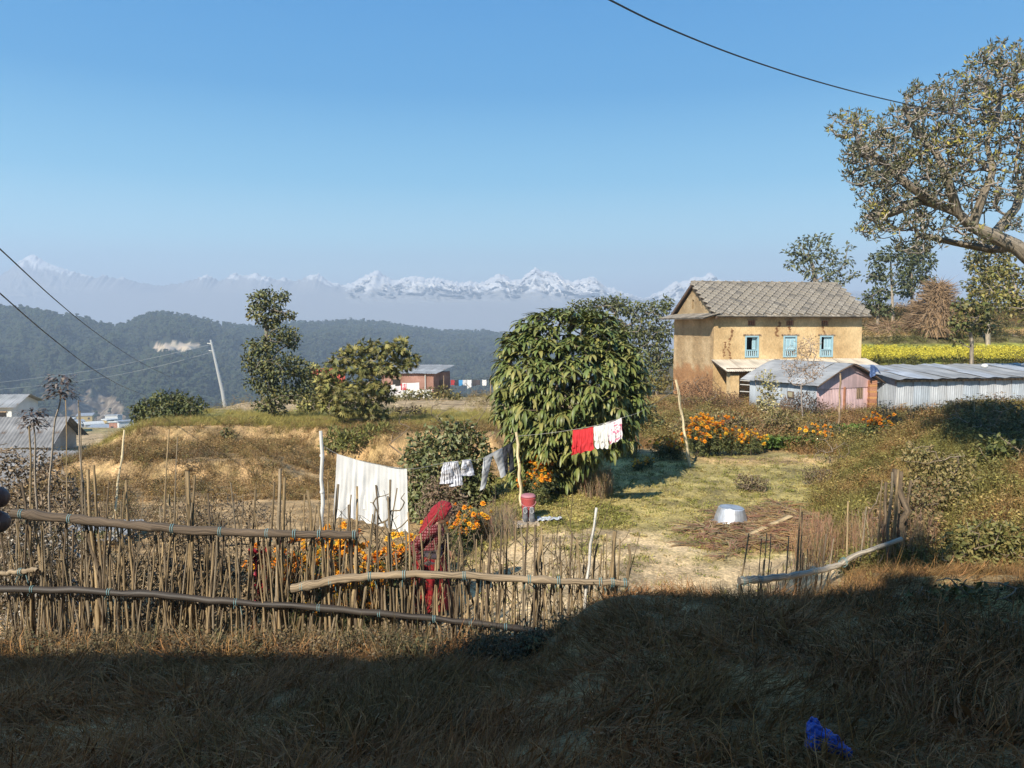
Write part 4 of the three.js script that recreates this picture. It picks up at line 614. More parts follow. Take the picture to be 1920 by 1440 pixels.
shrub('roadside_bush', 'brown and green bushes at the wall foot of the far pink house', 800, 50, [[770, 742, 26, 12], [800, 738, 26, 12], [830, 735, 24, 14], [850, 745, 22, 10]], { seed: 1106, L: .2, W: .1, set: OLIVE, density: 2 });
shrub('dark_thicket', 'dark thicket on the bare field behind the feathery tree', 770, 33, [[745, 775, 26, 14], [775, 772, 24, 14], [790, 780, 18, 10]], { seed: 1107, L: .15, W: .08, set: [[.07, .06, .03], [.10, .07, .04]], density: 1.8 });
shrub('pole_bush', 'small green bush on the grass below the leaning power pole', 468, 29.2, [[460, 795, 20, 12], [478, 790, 14, 12]], { seed: 1108, L: .14, W: .07, set: OLIVE, density: 2.2 });
shrub('bank_bush', 'little dark bush clinging to the soil bank', 425, 27, [[424, 812, 12, 10]], { seed: 1109, L: .12, W: .07, set: DARK.concat(OLIVE), density: 2.2 });
shrub('hedge_bush', 'green bush against the mango tree on the house side', 1240, 24, [[1225, 800, 30, 30], [1255, 815, 30, 30], [1215, 770, 20, 22], [1240, 840, 30, 22]], { seed: 1110, L: .13, W: .065, set: OLIVE.concat(DARK), density: 2.3 });
shrub('red_weed', 'tall reddish dry weeds growing against the side wall of the mud house', 1310, 33, [[1290, 735, 26, 24], [1320, 730, 26, 30], [1345, 745, 26, 20], [1375, 750, 22, 18]], { seed: 1111, L: .10, W: .025, set: [[.22, .115, .065], [.17, .10, .055], [.26, .15, .08]], density: .8, tips: 26, lift: .8, mat: M.dry, rTip: .007 });
shrub('red_weed', 'reddish dry weeds growing in front of the grey shed side', 1500, 29, [[1480, 760, 24, 22], [1510, 755, 26, 26], [1535, 765, 22, 18]], { seed: 1112, L: .10, W: .025, set: [[.22, .12, .07], [.17, .10, .055], [.26, .16, .09]], density: .9, tips: 24, lift: .8, mat: M.dry, rTip: .007 });
shrub('bare_tree', 'slender leafless young tree in front of the tin sheds', 1508, 27.5, [[1500, 660, 26, 28], [1520, 650, 24, 26], [1505, 700, 34, 26], [1530, 690, 22, 22], [1480, 690, 18, 18]], { seed: 1113, skirt: false, rMax: .04, L: .08, W: .03, set: [[.34, .24, .17], [.26, .18, .12]], density: .35, tips: 26, rTip: .006, stem: std({ color: rgb(.44, .36, .30) }) , category: 'tree' });
shrub('pale_vine', 'pale leafed creeper climbing the corner of the pink shed', 1436, 29, [[1435, 705, 22, 12], [1440, 720, 26, 12], [1450, 735, 20, 16], [1430, 755, 14, 18]], { seed: 1114, L: .12, W: .08, set: [[.34, .30, .14], [.26, .24, .09], [.42, .38, .24]], density: .7, tips: 14 });
const clumpW = [[1440, 815, 60, 30], [1500, 820, 50, 28], [1400, 800, 40, 28], [1360, 790, 40, 26], [1320, 790, 34, 28], [1285, 800, 30, 24], [1460, 785, 40, 22], [1540, 805, 40, 22]];
clumpW.forEach(([px, py, rx, ry], k) => shrub('weed_bush', ['brown green weedy bush in front of the vegetable patch', 'dark weedy bush whose shade falls on the vegetables', 'olive weedy bush behind the marigold bed', 'straw coloured weedy bush below the mud house', 'reddish weedy bush below the house corner', 'olive weedy bush beside the bamboo pole', 'dense weedy bush below the grey shed side', 'dark brown weedy bush below the pink shed wall'][k], px, 24 - k * .2, [[px, py, rx, ry], [px - rx * .5, py + 8, rx * .6, ry * .7, .3], [px + rx * .5, py + 6, rx * .6, ry * .7, .2]], { seed: 1120 + k, L: .10, W: .04, set: k === 1 || k === 7 ? [[.10, .09, .035], [.07, .07, .03], [.14, .11, .05]] : [[.19, .16, .06], [.14, .125, .045], [.24, .19, .085], [.17, .11, .055]], density: 1.5, tips: 10, lift: .3, group: 'weedy bushes between the yard and the sheds' }));
shrub('heath_bush', 'dark purplish heather like bush standing in the short grass', 1408, 15.4, [[1395, 905, 22, 20], [1420, 908, 24, 20], [1408, 918, 30, 14]], { seed: 1140, L: .045, W: .02, set: [[.13, .09, .06], [.17, .12, .07], [.10, .09, .045]], density: 1.1, tips: 40, lift: .7, rTip: .004 });
shrub('heath_bush', 'smaller sparse purplish bush nearer the overgrown bank', 1530, 15.8, [[1520, 885, 20, 16], [1545, 890, 18, 14]], { seed: 1141, L: .045, W: .02, set: [[.14, .10, .06], [.18, .13, .08], [.10, .09, .045]], density: .9, tips: 30, lift: .7, rTip: .004 });
shrub('thorn_bush', 'spiky leafless bush between the marigolds and overgrown bank', 1560, 18.5, [[1550, 830, 24, 20], [1580, 850, 26, 22], [1545, 860, 20, 16]], { seed: 1142, skirt: false, density: 0, tips: 24, rTip: .005 });
[[1670, 790, 24, [1660, 775, 28, 26], 'brown twiggy bush beside the orange flowers'], [1725, 790, 23.5, [1725, 780, 34, 28], 'brown twiggy bush in front of the long grey shed'], [1765, 800, 20, [1765, 790, 30, 20], 'small brown bush below the long grey shed'], [1850, 790, 16, [1850, 770, 60, 24], 'bush with grey twigs reaching up across the grey shed wall'], [1900, 780, 14.5, [1900, 790, 50, 40], 'big leafy bush at the end of the overgrown bank']].forEach(([px, , d, [a, b, rx, ry], lab], k) => shrub('twiggy_bush', lab, px, d, [[a, b, rx, ry], [a - rx * .4, b + ry * .7, rx * .9, ry * .6, .2], [a + rx * .5, b + ry * .6, rx * .7, ry * .6]], { seed: 1150 + k, L: .07, W: .03, set: k > 2 ? [[.10, .10, .035], [.14, .13, .05], [.07, .075, .025]] : [[.20, .14, .08], [.15, .11, .06], [.13, .12, .05]], density: k > 2 ? 1.0 : .9, tips: 30, rTip: .005 }));
[[1880, 12.5, [[1870, 850, 40, 40], [1910, 870, 50, 50], [1900, 920, 50, 44], [1860, 900, 24, 36]], 'glossy leafed shrub under the overhanging tree on the bank'], [1830, 8.2, [[1800, 1010, 40, 30], [1850, 1000, 44, 34], [1890, 1010, 44, 40]], 'bright green shrub on the overgrown bank below the glossy shrub'], [1700, 9.6, [[1690, 930, 44, 34], [1740, 920, 40, 30], [1660, 960, 34, 26]], 'brown and green tangle around the split stump'], [1780, 11, [[1750, 870, 46, 30], [1800, 880, 40, 34], [1720, 850, 40, 26]], 'yellowish tangle covering the overgrown bank crest']].forEach(([px, d, cl, lab], k) => shrub('bank_shrub', lab, px, d, cl, { seed: 1160 + k, L: [.11, .07, .06, .06][k], W: [.05, .035, .025, .025][k], set: [GREEN, [[.15, .15, .045], [.11, .115, .035], [.20, .17, .06]], [[.20, .13, .065], [.15, .12, .05], [.26, .18, .095], [.13, .12, .045]], [[.20, .17, .065], [.15, .14, .05], [.25, .19, .085]]][k], density: [2.2, 1.6, 1.1, 1.4][k], tips: 14 }));
[[1780, 5.6, [[1720, 1150, 70, 40], [1800, 1130, 80, 50], [1880, 1150, 80, 60]], 'broad leafy shrub at the edge of the long grass'], [1860, 4.7, [[1820, 1230, 60, 40], [1890, 1220, 70, 60], [1760, 1240, 50, 34]], 'low creeping leafy plant in the long grass']].forEach(([px, d, cl, lab], k) => shrub('creeping_shrub', lab, px, d, cl, { seed: 1170 + k, L: .06, W: .032, set: GREEN.concat(OLIVE), density: 1.3, tips: 16 }));
// dry bushes behind the stick fence, on its far left
[[30, 8.6, [[15, 880, 44, 54], [70, 875, 46, 40], [40, 950, 56, 44], [110, 920, 40, 44], [150, 945, 34, 34]], 'dry leafy brushwood heap with pale curled leaves at the fence corner', [[.34, .26, .18], [.24, .17, .11], [.44, .36, .27], [.16, .12, .07]]], [60, 7.8, [[50, 1020, 44, 60], [110, 1030, 40, 56], [20, 1080, 40, 50], [90, 1110, 50, 40]], 'shrub with withered whitish leaves behind the left stick fence end', [[.36, .32, .27], [.14, .11, .07], [.5, .46, .40], [.09, .08, .04]]], [290, 7.7, [[250, 1080, 50, 50], [320, 1090, 54, 60], [390, 1070, 50, 60], [440, 1090, 44, 60], [340, 1150, 90, 40]], 'dark twiggy undergrowth pressed against the stick fence', [[.12, .095, .05], [.085, .07, .035], [.17, .125, .07]]], [420, 10.6, [[330, 960, 50, 26], [400, 950, 60, 34], [470, 960, 50, 30]], 'dry brown stalks and curled leaves in the field behind the fence', [[.32, .22, .12], [.25, .17, .09], [.40, .29, .17]]]].forEach(([px, d, cl, lab, set], k) => shrub('dry_bush', lab, px, d, cl, { seed: 1180 + k, L: .05, W: .026, set, density: [1.1, 1.0, 1.0, .45][k], tips: 30, rTip: .004, mat: M.dry }));

// ---------------------------------------------------------------- grasses and weeds that nobody could count
function scatter(name, label, geos, mat, places) { // places: [position, yaw, lean, scale, colour, kind]
  const grp = new THREE.Group(); grp.name = numbered(name); scene.add(grp); tag(grp, label, undefined, undefined, 'stuff');
  geos.forEach((g, k) => {
    const mine = places.filter((p) => p[5] === k); if (!mine.length) return; const im = new THREE.InstancedMesh(g, mat, mine.length), M4 = new THREE.Matrix4(), q = new THREE.Quaternion(), c = new THREE.Color(); im.name = name + '_tufts'; im.userData.kind = 'stuff'; im.castShadow = im.receiveShadow = true;
    mine.forEach(([p, yaw, lean, sc, col], j) => { q.setFromEuler(new THREE.Euler(0, yaw, 0)).multiply(new THREE.Quaternion().setFromAxisAngle(V(0, 0, 1), -lean)); M4.compose(p, q, V(sc, sc, sc)); im.setMatrixAt(j, M4); im.setColorAt(j, c.setRGB(col[0], col[1], col[2])); }); grp.add(im);
  });
  return grp;
}
// the same, but laid down as one mesh
function meadow(name, label, geos, mat, places) {
  const g = new G(), M4 = new THREE.Matrix4(), q = new THREE.Quaternion(), v = V(0, 0, 0);
  for (const [p, yaw, lean, sc, col, k] of places) {
    q.setFromEuler(new THREE.Euler(0, yaw, 0)).multiply(new THREE.Quaternion().setFromAxisAngle(V(0, 0, 1), -lean)); M4.compose(p, q, V(sc, sc, sc)); const P = geos[k].attributes.position, C = geos[k].attributes.color, i0 = g.p.length / 3;
    for (let j = 0; j < P.count; j++) { v.fromBufferAttribute(P, j).applyMatrix4(M4); g.p.push(v.x, v.y, v.z); g.c.push(C.getX(j) * col[0], C.getY(j) * col[1], C.getZ(j) * col[2]); g.u.push(0, 0); }
    for (const j of geos[k].index.array) g.i.push(i0 + j);
  }
  return tag(g.build(name, mat), label, undefined, undefined, 'stuff');
}
function tuft(seed, n, h, w, bend, spread, seg = 3) { const R = mulberry(seed), g = new G(); for (let k = 0; k < n; k++) { const a = R() * 6.28, s = rr(R, .05, 1) * spread, b = rr(R, -.7, .7) * 1.3, dir = V(Math.sin(b) * .8 + .25, 1, (R() - .5) * 1.1).normalize(), v = rr(R, .7, 1.3); g.blade(V(Math.cos(a) * s, -.02, Math.sin(a) * s), dir, V(R() - .5, .1, R() - .5).normalize(), h * rr(R, .5, 1.25), w * rr(R, .6, 1.3), rr(R, .3, 1.2) * bend * (R() < .5 ? -1 : 1), [v, v, v * rr(R, .85, 1.05)], seg); } return g.geo(); }
function leafy(seed, n, h, L, W, spread) { const R = mulberry(seed), g = new G(); for (let k = 0; k < 4; k++) g.tube([V(0, -.03, 0), V((R() - .5) * spread, h * rr(R, .5, 1), (R() - .5) * spread)], [.004, .002], 3, [.6, .5, .4], false); for (let k = 0; k < n; k++) { const y = Math.pow(R(), .7) * h, a = R() * 6.28, r = spread * R() * .6, v = rr(R, .6, 1.35); g.leaf(V(Math.cos(a) * r, y, Math.sin(a) * r), V(Math.cos(a), rr(R, -.4, .7), Math.sin(a)).normalize(), V((R() - .5), 1, (R() - .5)).normalize(), L * rr(R, .6, 1.3), W * rr(R, .6, 1.3), [v, v, v * rr(R, .8, 1.1)], .2); } return g.geo(); }
const stuffMat = std({ vertexColors: true, roughness: .9 }), weedMat = std({ vertexColors: true, roughness: .9, color: rgb(1.75, 1.6, 1.3) });
const xrAt = (d) => pw(d, [[6, 2.2], [8, 3.3], [11, 4.6], [14, 5.3], [17, 6.6], [20, 8.6], [26, 14]]);
const fgEndAt = (x) => lerp(lerp(7.15, 6.55, ss(0, .85, x)), 8.2, ss(2.2, 3.6, x));
const pick = (R, a) => a[Math.floor(R() * a.length)];
{ // long matted grass on the shaded bank in front
  const geos = [tuft(1, 15, .22, .0048, 2.4, .07), tuft(2, 16, .30, .0045, 2.8, .09), tuft(3, 14, .17, .0052, 2.2, .06), tuft(4, 16, .26, .0042, 3.0, .10), tuft(5, 10, .38, .005, 2.6, .06), leafy(6, 18, .08, .032, .017, .14), tuft(7, 8, .24, .011, 2.2, .07), leafy(8, 7, .03, .055, .03, .2)];
  const R = mulberry(2001), P = [];
  for (let k = 0; k < 18500; k++) { const d = rr(R, 2.5, 8.2), x = rr(R, -1, 1) * (.8 + d * .70); if (d > fgEndAt(x) - .1 + fbm(x * 2, d * 2, 2) * .4) continue; const n = fbm(x * .8, d * .8, 3), n2_ = fbm(x * .35 + 9, d * .35, 2), flow = fbm(x * .45 + 31, d * .45, 2) * 5 + .6; if (R() < .04 - n * .35) continue;
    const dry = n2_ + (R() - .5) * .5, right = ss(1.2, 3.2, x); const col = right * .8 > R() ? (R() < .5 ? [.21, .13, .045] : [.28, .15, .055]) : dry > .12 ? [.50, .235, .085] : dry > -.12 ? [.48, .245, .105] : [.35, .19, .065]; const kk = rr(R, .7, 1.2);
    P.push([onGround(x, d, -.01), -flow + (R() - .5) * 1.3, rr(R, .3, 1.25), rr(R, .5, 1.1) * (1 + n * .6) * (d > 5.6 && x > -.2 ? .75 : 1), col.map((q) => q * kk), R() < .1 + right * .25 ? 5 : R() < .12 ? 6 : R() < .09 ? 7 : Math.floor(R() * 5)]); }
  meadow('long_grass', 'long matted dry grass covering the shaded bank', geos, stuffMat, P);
  // brown weeds and dead leaves along the foot of the stick fence
  const Q = [], gw = [leafy(11, 30, .22, .04, .02, .22), leafy(12, 22, .14, .05, .025, .2), tuft(13, 14, .3, .006, 1.4, .1)], R2 = mulberry(2002);
  for (let k = 0; k < 2600; k++) { const x = rr(R2, -5.4, .5), d = rr(R2, 6.0, 7.7); const n = fbm(x * 1.3, d, 2); if (R2() < .35 - n || d > 7.1 + R2() * .6) continue; const c = pick(R2, [[.20, .14, .075], [.15, .11, .055], [.26, .19, .10], [.11, .10, .04]]), kk = rr(R2, .7, 1.2); Q.push([onGround(x, d, -.01), R2() * 6.28, rr(R2, 0, .5), rr(R2, .55, 1.2), c.map((q) => q * kk), Math.floor(R2() * 3)]); }
  scatter('fence_weeds', 'brown weeds and dead leaves along the foot of the stick fence', gw, stuffMat, Q);
}
{ // short grass and creeping herbs in the yard
  const geos = [tuft(21, 9, .06, .008, 1.6, .05, 2), tuft(22, 8, .09, .008, 1.4, .05, 2), leafy(23, 12, .035, .03, .018, .09), leafy(24, 9, .02, .028, .02, .08)], R = mulberry(2003), P = [];
  for (let k = 0; k < 21000; k++) { const d = rr(R, 7.3, 19.4), x = rr(R, -2.2, 1) < 0 ? rr(R, -2.2, 2) : rr(R, .5, xrAt(d) + 1); const n = fbm(x * .9, d * .9, 3), e = d + fbm(x * .55 + 3, d * .55, 4) * 2.2 + (x > 1.4 ? (x - 1.4) * .55 : 0) + (x < .2 ? (.2 - x) * .9 : 0); const pr = lerp(.06, 1, ss(11.2, 13.4, e)) * (n > -.15 ? 1 : .55); if (R() > pr || x < -2 + (d - 8) * .12) continue;
    const col = n > .02 ? pick(R, [[.31, .29, .07], [.25, .245, .055]]) : pick(R, [[.45, .38, .115], [.38, .335, .095], [.52, .42, .15]]), kk = rr(R, .75, 1.2); P.push([onGround(x, d, -.008), R() * 6.28, R() * .5, rr(R, .75, 1.5), col.map((q) => q * kk), Math.floor(R() * 4)]); }
  meadow('yard_grass', 'short trampled grass and creeping herbs covering the yard', geos, stuffMat, P);
}
{ // the overgrown bank on the right
  const geos = [leafy(31, 34, .20, .045, .022, .24), leafy(32, 26, .30, .05, .02, .22), tuft(33, 16, .32, .006, 1.8, .1), tuft(34, 22, .22, .007, 2.2, .1), leafy(35, 30, .12, .035, .02, .22)], R = mulberry(2004), P = [];
  for (let k = 0; k < 15000; k++) { const d = rr(R, 6.6, 25), x = xrAt(d) + rr(R, .0, 1) * (d * .25 + 3.2) + .1; if (d < fgEndAt(x)) continue; const n = fbm(x * .5, d * .4, 3) + (R() - .5) * .4; const c = n > .10 ? [.14, .135, .042] : n > -.14 ? [.20, .175, .062] : n > -.27 ? [.25, .195, .085] : [.21, .135, .06], kk = rr(R, .7, 1.2); P.push([onGround(x, d, -.02), R() * 6.28, R() * .6, rr(R, .6, 1.35), c.map((q) => q * kk), Math.floor(R() * 5)]); }
  scatter('bank_weeds', 'tangled brown and olive weeds over the bank beside the yard', geos, weedMat, P);
  const Q = [], R2 = mulberry(2005); // between the yard and the house
  for (let k = 0; k < 15000; k++) { const d = rr(R2, 18.6, 39), x = rr(R2, 1.5 + (d - 16) * .22, 8 + d * .42); const n = fbm(x * .3, d * .3, 3) + (R2() - .5) * .35; if (d < 19.6 && x > 4 && x < 9 && R2() < .75) continue; if (d < 21 && x > 3.0 && x < 7.2) continue; const c = n > .12 ? [.14, .13, .045] : n > -.12 ? [.22, .175, .07] : [.21, .13, .065], kk = rr(R2, .7, 1.2); Q.push([onGround(x, d, -.02), R2() * 6.28, R2() * .5, rr(R2, .8, 1.9), c.map((q) => q * kk), Math.floor(R2() * 5)]); }
  scatter('waste_ground_weeds', 'waist high brown weeds between the yard and the mud house', geos, weedMat, Q);
  const T = [], R3 = mulberry(2006); // bank below the terrace, and the terrace grass
  for (let k = 0; k < 19000; k++) { const d = rr(R3, 18.5, 30), x = rr(R3, -17, 4); const sl = Math.abs(H(x, d + .3) - H(x, d - .3)) / .6, n = fbm(x * .5, d * .8, 3); if (d < 25 && sl < .2 && !(x < -4.5 && d > 18.5 && n > -.05)) continue; const cover = sl > .5 ? .35 : sl > .2 ? .8 : .9; if (R3() > cover + n || (sl > .45 && n < .05 && x > -5 && x < -1)) continue; const top = d > 27.8; const c = top && n > -.2 ? pick(R3, [[.22, .195, .065], [.175, .165, .05]]) : pick(R3, [[.22, .15, .075], [.17, .12, .055], [.27, .185, .09], [.14, .125, .05]]), kk = rr(R3, .75, 1.2); T.push([onGround(x, d, -.02), R3() * 6.28, R3() * .6, rr(R3, .7, 1.4), c.map((q) => q * kk), top ? 2 + Math.floor(R3() * 2) : Math.floor(R3() * 5)]); }
  for (let k = 0; k < 9000; k++) { const d = rr(R3, 28, 38), x = rr(R3, -16, 6), n = fbm(x * .3, d * .3, 3); if (d > 34 + n * 6 && R3() < .8) continue; const c = pick(R3, [[.23, .20, .065], [.18, .17, .05], [.26, .22, .085]]), kk = rr(R3, .75, 1.2); T.push([onGround(x, d, -.02), R3() * 6.28, R3() * .4, rr(R3, .6, 1.2), c.map((q) => q * kk), 2 + Math.floor(R3() * 2)]); }
  scatter('terrace_grass', 'yellow green grass on the terrace with brown weeds down its bank', geos, weedMat, T);
  const U = [], R4 = mulberry(2007); // dry stalks and clods on the tilled field
  const fg = [leafy(41, 10, .05, .05, .028, .2), tuft(42, 5, .16, .006, 1.0, .1), leafy(43, 7, .02, .045, .03, .22)];
  for (let k = 0; k < 8500; k++) { const d = 8 + Math.pow(R4(), .8) * 19, x = rr(R4, -.62 * d - 2, -.8); const n = fbm(x * .4 + 7, d * .4, 3); if (R4() > .45 + n * 1.3) continue; const c = pick(R4, [[.30, .19, .10], [.22, .145, .075], [.38, .27, .15]]), kk = rr(R4, .7, 1.2); U.push([onGround(x, d, -.01), R4() * 6.28, R4() * .6, rr(R4, .6, 1.3), c.map((q) => q * kk), Math.floor(R4() * 3)]); }
  for (let k = 0; k < 2600; k++) { const d = rr(R4, 9, 24), x = rr(R4, -.66 * d - 3, -.34 * d - .6), n = fbm(x * .35 + 2, d * .35, 3); if (n < -.02) continue; const c = pick(R4, [[.26, .17, .085], [.20, .14, .065], [.32, .22, .12], [.15, .13, .05]]), kk = rr(R4, .7, 1.2); U.push([onGround(x, d, -.02), R4() * 6.28, R4() * .5, rr(R4, .8, 1.5), c.map((q) => q * kk), 3 + Math.floor(R4() * 2)]); }
  fg.push(geos[0], geos[1]);
  scatter('field_stubble', 'dry stalks and curled leaves lying on the tilled field', fg, std({ vertexColors: true, roughness: 1 }), U);
}
{ // mustard in flower on the terrace behind the house, and scrub on the steps between fields
  const g = new G(), R = mulberry(2010); for (let k = 0; k < 5; k++) { const a = R() * 6.28, q = V(Math.cos(a) * .12, rr(R, .45, .7), Math.sin(a) * .12); g.tube([V(0, -.05, 0), q], [.01, .006], 3, [.14, .16, .04], false); for (let j = 0; j < 4; j++) g.leaf(q.clone().multiplyScalar(rr(R, .2, .7)), rdir(R), V(0, 1, 0), .16, .06, [.12, .15, .035]); for (let j = 0; j < 4; j++) g.leaf(q.clone().addScaledVector(rdir(R), .06), rdir(R), rdir(R), .07, .06, [.78, .66, .07]); }
  const P = [], R2 = mulberry(2011); for (let k = 0; k < 5200; k++) { const d = rr(R2, 46, 49), x = rr(R2, 15.5, 40); const kk = rr(R2, .75, 1.15); P.push([onGround(x, d, -.02), R2() * 6.28, R2() * .2, rr(R2, .5, .85), [kk, kk, kk], 0]); }
  scatter('mustard_crop', 'yellow flowering mustard on the terrace behind the house', [g.geo()], stuffMat, P);
  const geos = [leafy(51, 60, .5, .12, .06, .5), leafy(52, 50, .8, .13, .06, .5), tuft(53, 16, .6, .02, 1.5, .2)], Q = [];
  for (let k = 0; k < 9000; k++) { const d = rr(R2, 41, 82), x = rr(R2, 13.5, 48); const step = (d < 45.8) || (d > 52.2 && d < 54.2) || d > 60.2; if (!step && R2() > .05) continue; const n = fbm(x * .2, d * .2, 2) + (R2() - .5) * .4, c = d > 60 ? (n > .1 ? [.12, .11, .045] : [.22, .15, .08]) : n > -.1 ? [.10, .105, .035] : [.18, .145, .06], kk = rr(R2, .7, 1.2); Q.push([onGround(x, d, -.05), R2() * 6.28, R2() * .4, rr(R2, .6, 1.3), c.map((q) => q * kk), Math.floor(R2() * 3)]); }
  for (let k = 0; k < 3500; k++) { const d = rr(R2, 54, 60.5), x = rr(R2, 14, 46), kk = rr(R2, .8, 1.2); Q.push([onGround(x, d, -.05), R2() * 6.28, R2() * .4, rr(R2, .3, .7), [.40 * kk, .29 * kk, .16 * kk], 2]); }
  for (let k = 0; k < 2600; k++) { const d = rr(R2, 36, 64), x = rr(R2, -26, 8), n = fbm(x * .15, d * .15, 2); if (R2() > .3 + n * 1.5 && d < 58) continue; const kk = rr(R2, .7, 1.2), c = n > 0 ? [.17, .145, .06] : [.24, .18, .09]; Q.push([onGround(x, d, -.05), R2() * 6.28, R2() * .4, rr(R2, .35, .8), c.map((q) => q * kk), Math.floor(R2() * 3)]); }
  scatter('terrace_scrub', 'dark scrub and dry grass on the steps between the far terraces', geos, weedMat, Q);
  // vegetable beds
  const vg = [leafy(61, 26, .16, .14, .09, .26), leafy(62, 20, .22, .15, .08, .24)], VG = [], R3 = mulberry(2012);
  for (const [px, py, rx, d, w] of [[1485, 0, 46, 20.9, .5], [1602, 0, 34, 23.6, .5], [1825, 0, 36, 23, .5]]) for (let k = 0; k < 80; k++) { const dd = d + rr(R3, -w, w), x = (px + rr(R3, -rx, rx) - 960) / FPX * dd, kk = rr(R3, .8, 1.25); VG.push([onGround(x, dd, .06), R3() * 6.28, R3() * .3, rr(R3, .7, 1.15), [.13 * kk, .21 * kk, .035 * kk], Math.floor(R3() * 2)]); }
  scatter('vegetable_bed', 'bright green leafy vegetables in the beds below the sheds', vg, stuffMat, VG);
}
{ // straw heap by the basin, and the thicket of dry stalks behind the right fence
  const stalk = (seed, L, w) => { const R = mulberry(seed), g = new G(); for (let k = 0; k < 5; k++) { const p = V((R() - .5) * .1, R() * .02, (R() - .5) * .1), a = (R() - .5) * .8; g.tube([p, p.clone().add(V(Math.cos(a) * L * .5, .02 + R() * .03, Math.sin(a) * L * .5)), p.clone().add(V(Math.cos(a) * L, R() * .04, Math.sin(a) * L))], [w, w, w * .6], 3, [1, 1, 1].map(() => rr(R, .75, 1.25)), false); } return g.geo(); };
  const R = mulberry(2020), P = []; for (let k = 0; k < 900; k++) { const a = R() * 6.28, r = Math.pow(R(), .6) * (1 + .45 * n2(Math.cos(a) * 1.4, Math.sin(a) * 1.4 + 5)), d = 12.6 + Math.sin(a) * r * 1.3, px = 1450 + Math.cos(a) * r * 130 + (d - 12.5) * 22, kk = rr(R, .7, 1.25), c = pick(R, [[.38, .20, .10], [.31, .165, .085], [.46, .28, .155]]); P.push([gpx(px, d, .005 + (1 - r) * .05 * R()), R() * 6.28, (R() - .5) * .25, rr(R, .6, 1.1), c.map((q) => q * kk), k % 2]); }
  scatter('straw_litter', 'reddish brown straw litter spread beside the metal basin', [stalk(1, .45, .006), stalk(2, .34, .005)], stuffMat, P);
  const up = (seed) => { const q = mulberry(seed), g = new G(); for (let k = 0; k < 5; k++) { const a = q() * 6.28, t = rr(q, .05, .22); let p = V((q() - .5) * .14, -.03, (q() - .5) * .14); const L = rr(q, .5, 1.1), e = p.clone().add(V(Math.cos(a) * t * L, L, Math.sin(a) * t * L)), mid = p.clone().lerp(e, .5).add(V((q() - .5) * .1, 0, (q() - .5) * .1)), c = [1, 1, 1].map(() => rr(q, .8, 1.2)); g.tube([p, mid, e], [.006, .005, .003], 3, c, false); for (let j = 0; j < 3; j++) g.tube([mid.clone().lerp(e, q()), mid.clone().lerp(e, q()).add(V((q() - .5) * .25, .12, (q() - .5) * .25))], [.003, .002], 3, c, false); } return g.geo(); };
  const Q = [], R2 = mulberry(2021); for (let k = 0; k < 200; k++) { const px = rr(R2, 1500, 1760), d = rr(R2, 8.6, 11.6), kk = rr(R2, .7, 1.2), c = pick(R2, [[.36, .22, .12], [.30, .17, .09], [.44, .30, .17]]); Q.push([gpx(px, d, -.03), R2() * 6.28, (R2() - .3) * .4, rr(R2, .3, .7), c.map((q) => q * kk), k % 3]); }
  scatter('dry_stalks', 'thicket of thin dry stalks behind the short fence', [up(1), up(2), up(3)], stuffMat, Q);
  const S = [], R4 = mulberry(2022); for (let k = 0; k < 60; k++) { const px = rr(R4, 1080, 1150), d = rr(R4, 14.6, 15.4), kk = rr(R4, .8, 1.2); S.push([gpx(px, d, -.03), R4() * 6.28, (R4() - .5) * .2, rr(R4, .35, .7), [.40 * kk, .28 * kk, .16 * kk], k % 3]); }
  for (let k = 0; k < 120; k++) { const px = rr(R4, 880, 965), d = rr(R4, 12.0, 13.4), kk = rr(R4, .8, 1.2); S.push([gpx(px, d, -.03), R4() * 6.28, (R4() - .5) * .4, rr(R4, .3, .55), [.36 * kk, .26 * kk, .16 * kk], k % 3]); }
  scatter('cut_stalks', 'pale cut stalks standing round the mango tree and the bucket', [up(4), up(5), up(6)], stuffMat, S);
}

// ---------------------------------------------------------------- the stick fences
const stickGeo = Array.from({ length: 10 }, (_, s) => { const R = mulberry(700 + s), g = new G(), n = 8, pts = [], rad = []; let bx = 0, bz = 0; for (let k = 0; k <= n; k++) { pts.push(V(bx, k / n, bz)); rad.push((1 - .35 * k / n) * rr(R, .86, 1.16)); bx += (R() - .5) * 1.5 * (s % 3 + .4); bz += (R() - .5) * 1.2; } // unit height, radius 1: scaled for each stick
  const c = rr(R, .9, 1.1); const rings = []; for (let k = 0; k <= n; k++) { const ring = []; for (let j = 0; j <= 6; j++) { const a = j / 6 * 6.2832; ring.push(g.v(V(pts[k].x + Math.cos(a) * rad[k], pts[k].y, pts[k].z + Math.sin(a) * rad[k]), [c, c, c], j / 6 * .12, k / n * 1.2)); } rings.push(ring); } for (let k = 0; k < n; k++) for (let j = 0; j < 6; j++) g.q(rings[k][j + 1], rings[k][j], rings[k + 1][j], rings[k + 1][j + 1]); const top = g.v(V(pts[n].x, 1, pts[n].z), [1.3, 1.2, 1.1], .5, .5); for (let j = 0; j < 6; j++) g.t(top, rings[n][j + 1], rings[n][j]); return g.geo(); });
const stickMat = [[.31, .23, .13], [.24, .18, .105], [.38, .285, .165], [.16, .12, .08], [.27, .22, .155]].map((c) => std({ vertexColors: true, map: scaled(barkTex, 6, 2), color: rgb(...c), roughness: .85 }));
const paleStick = std({ vertexColors: true, map: scaled(barkTex, 6, 2), color: rgb(.78, .76, .72) });
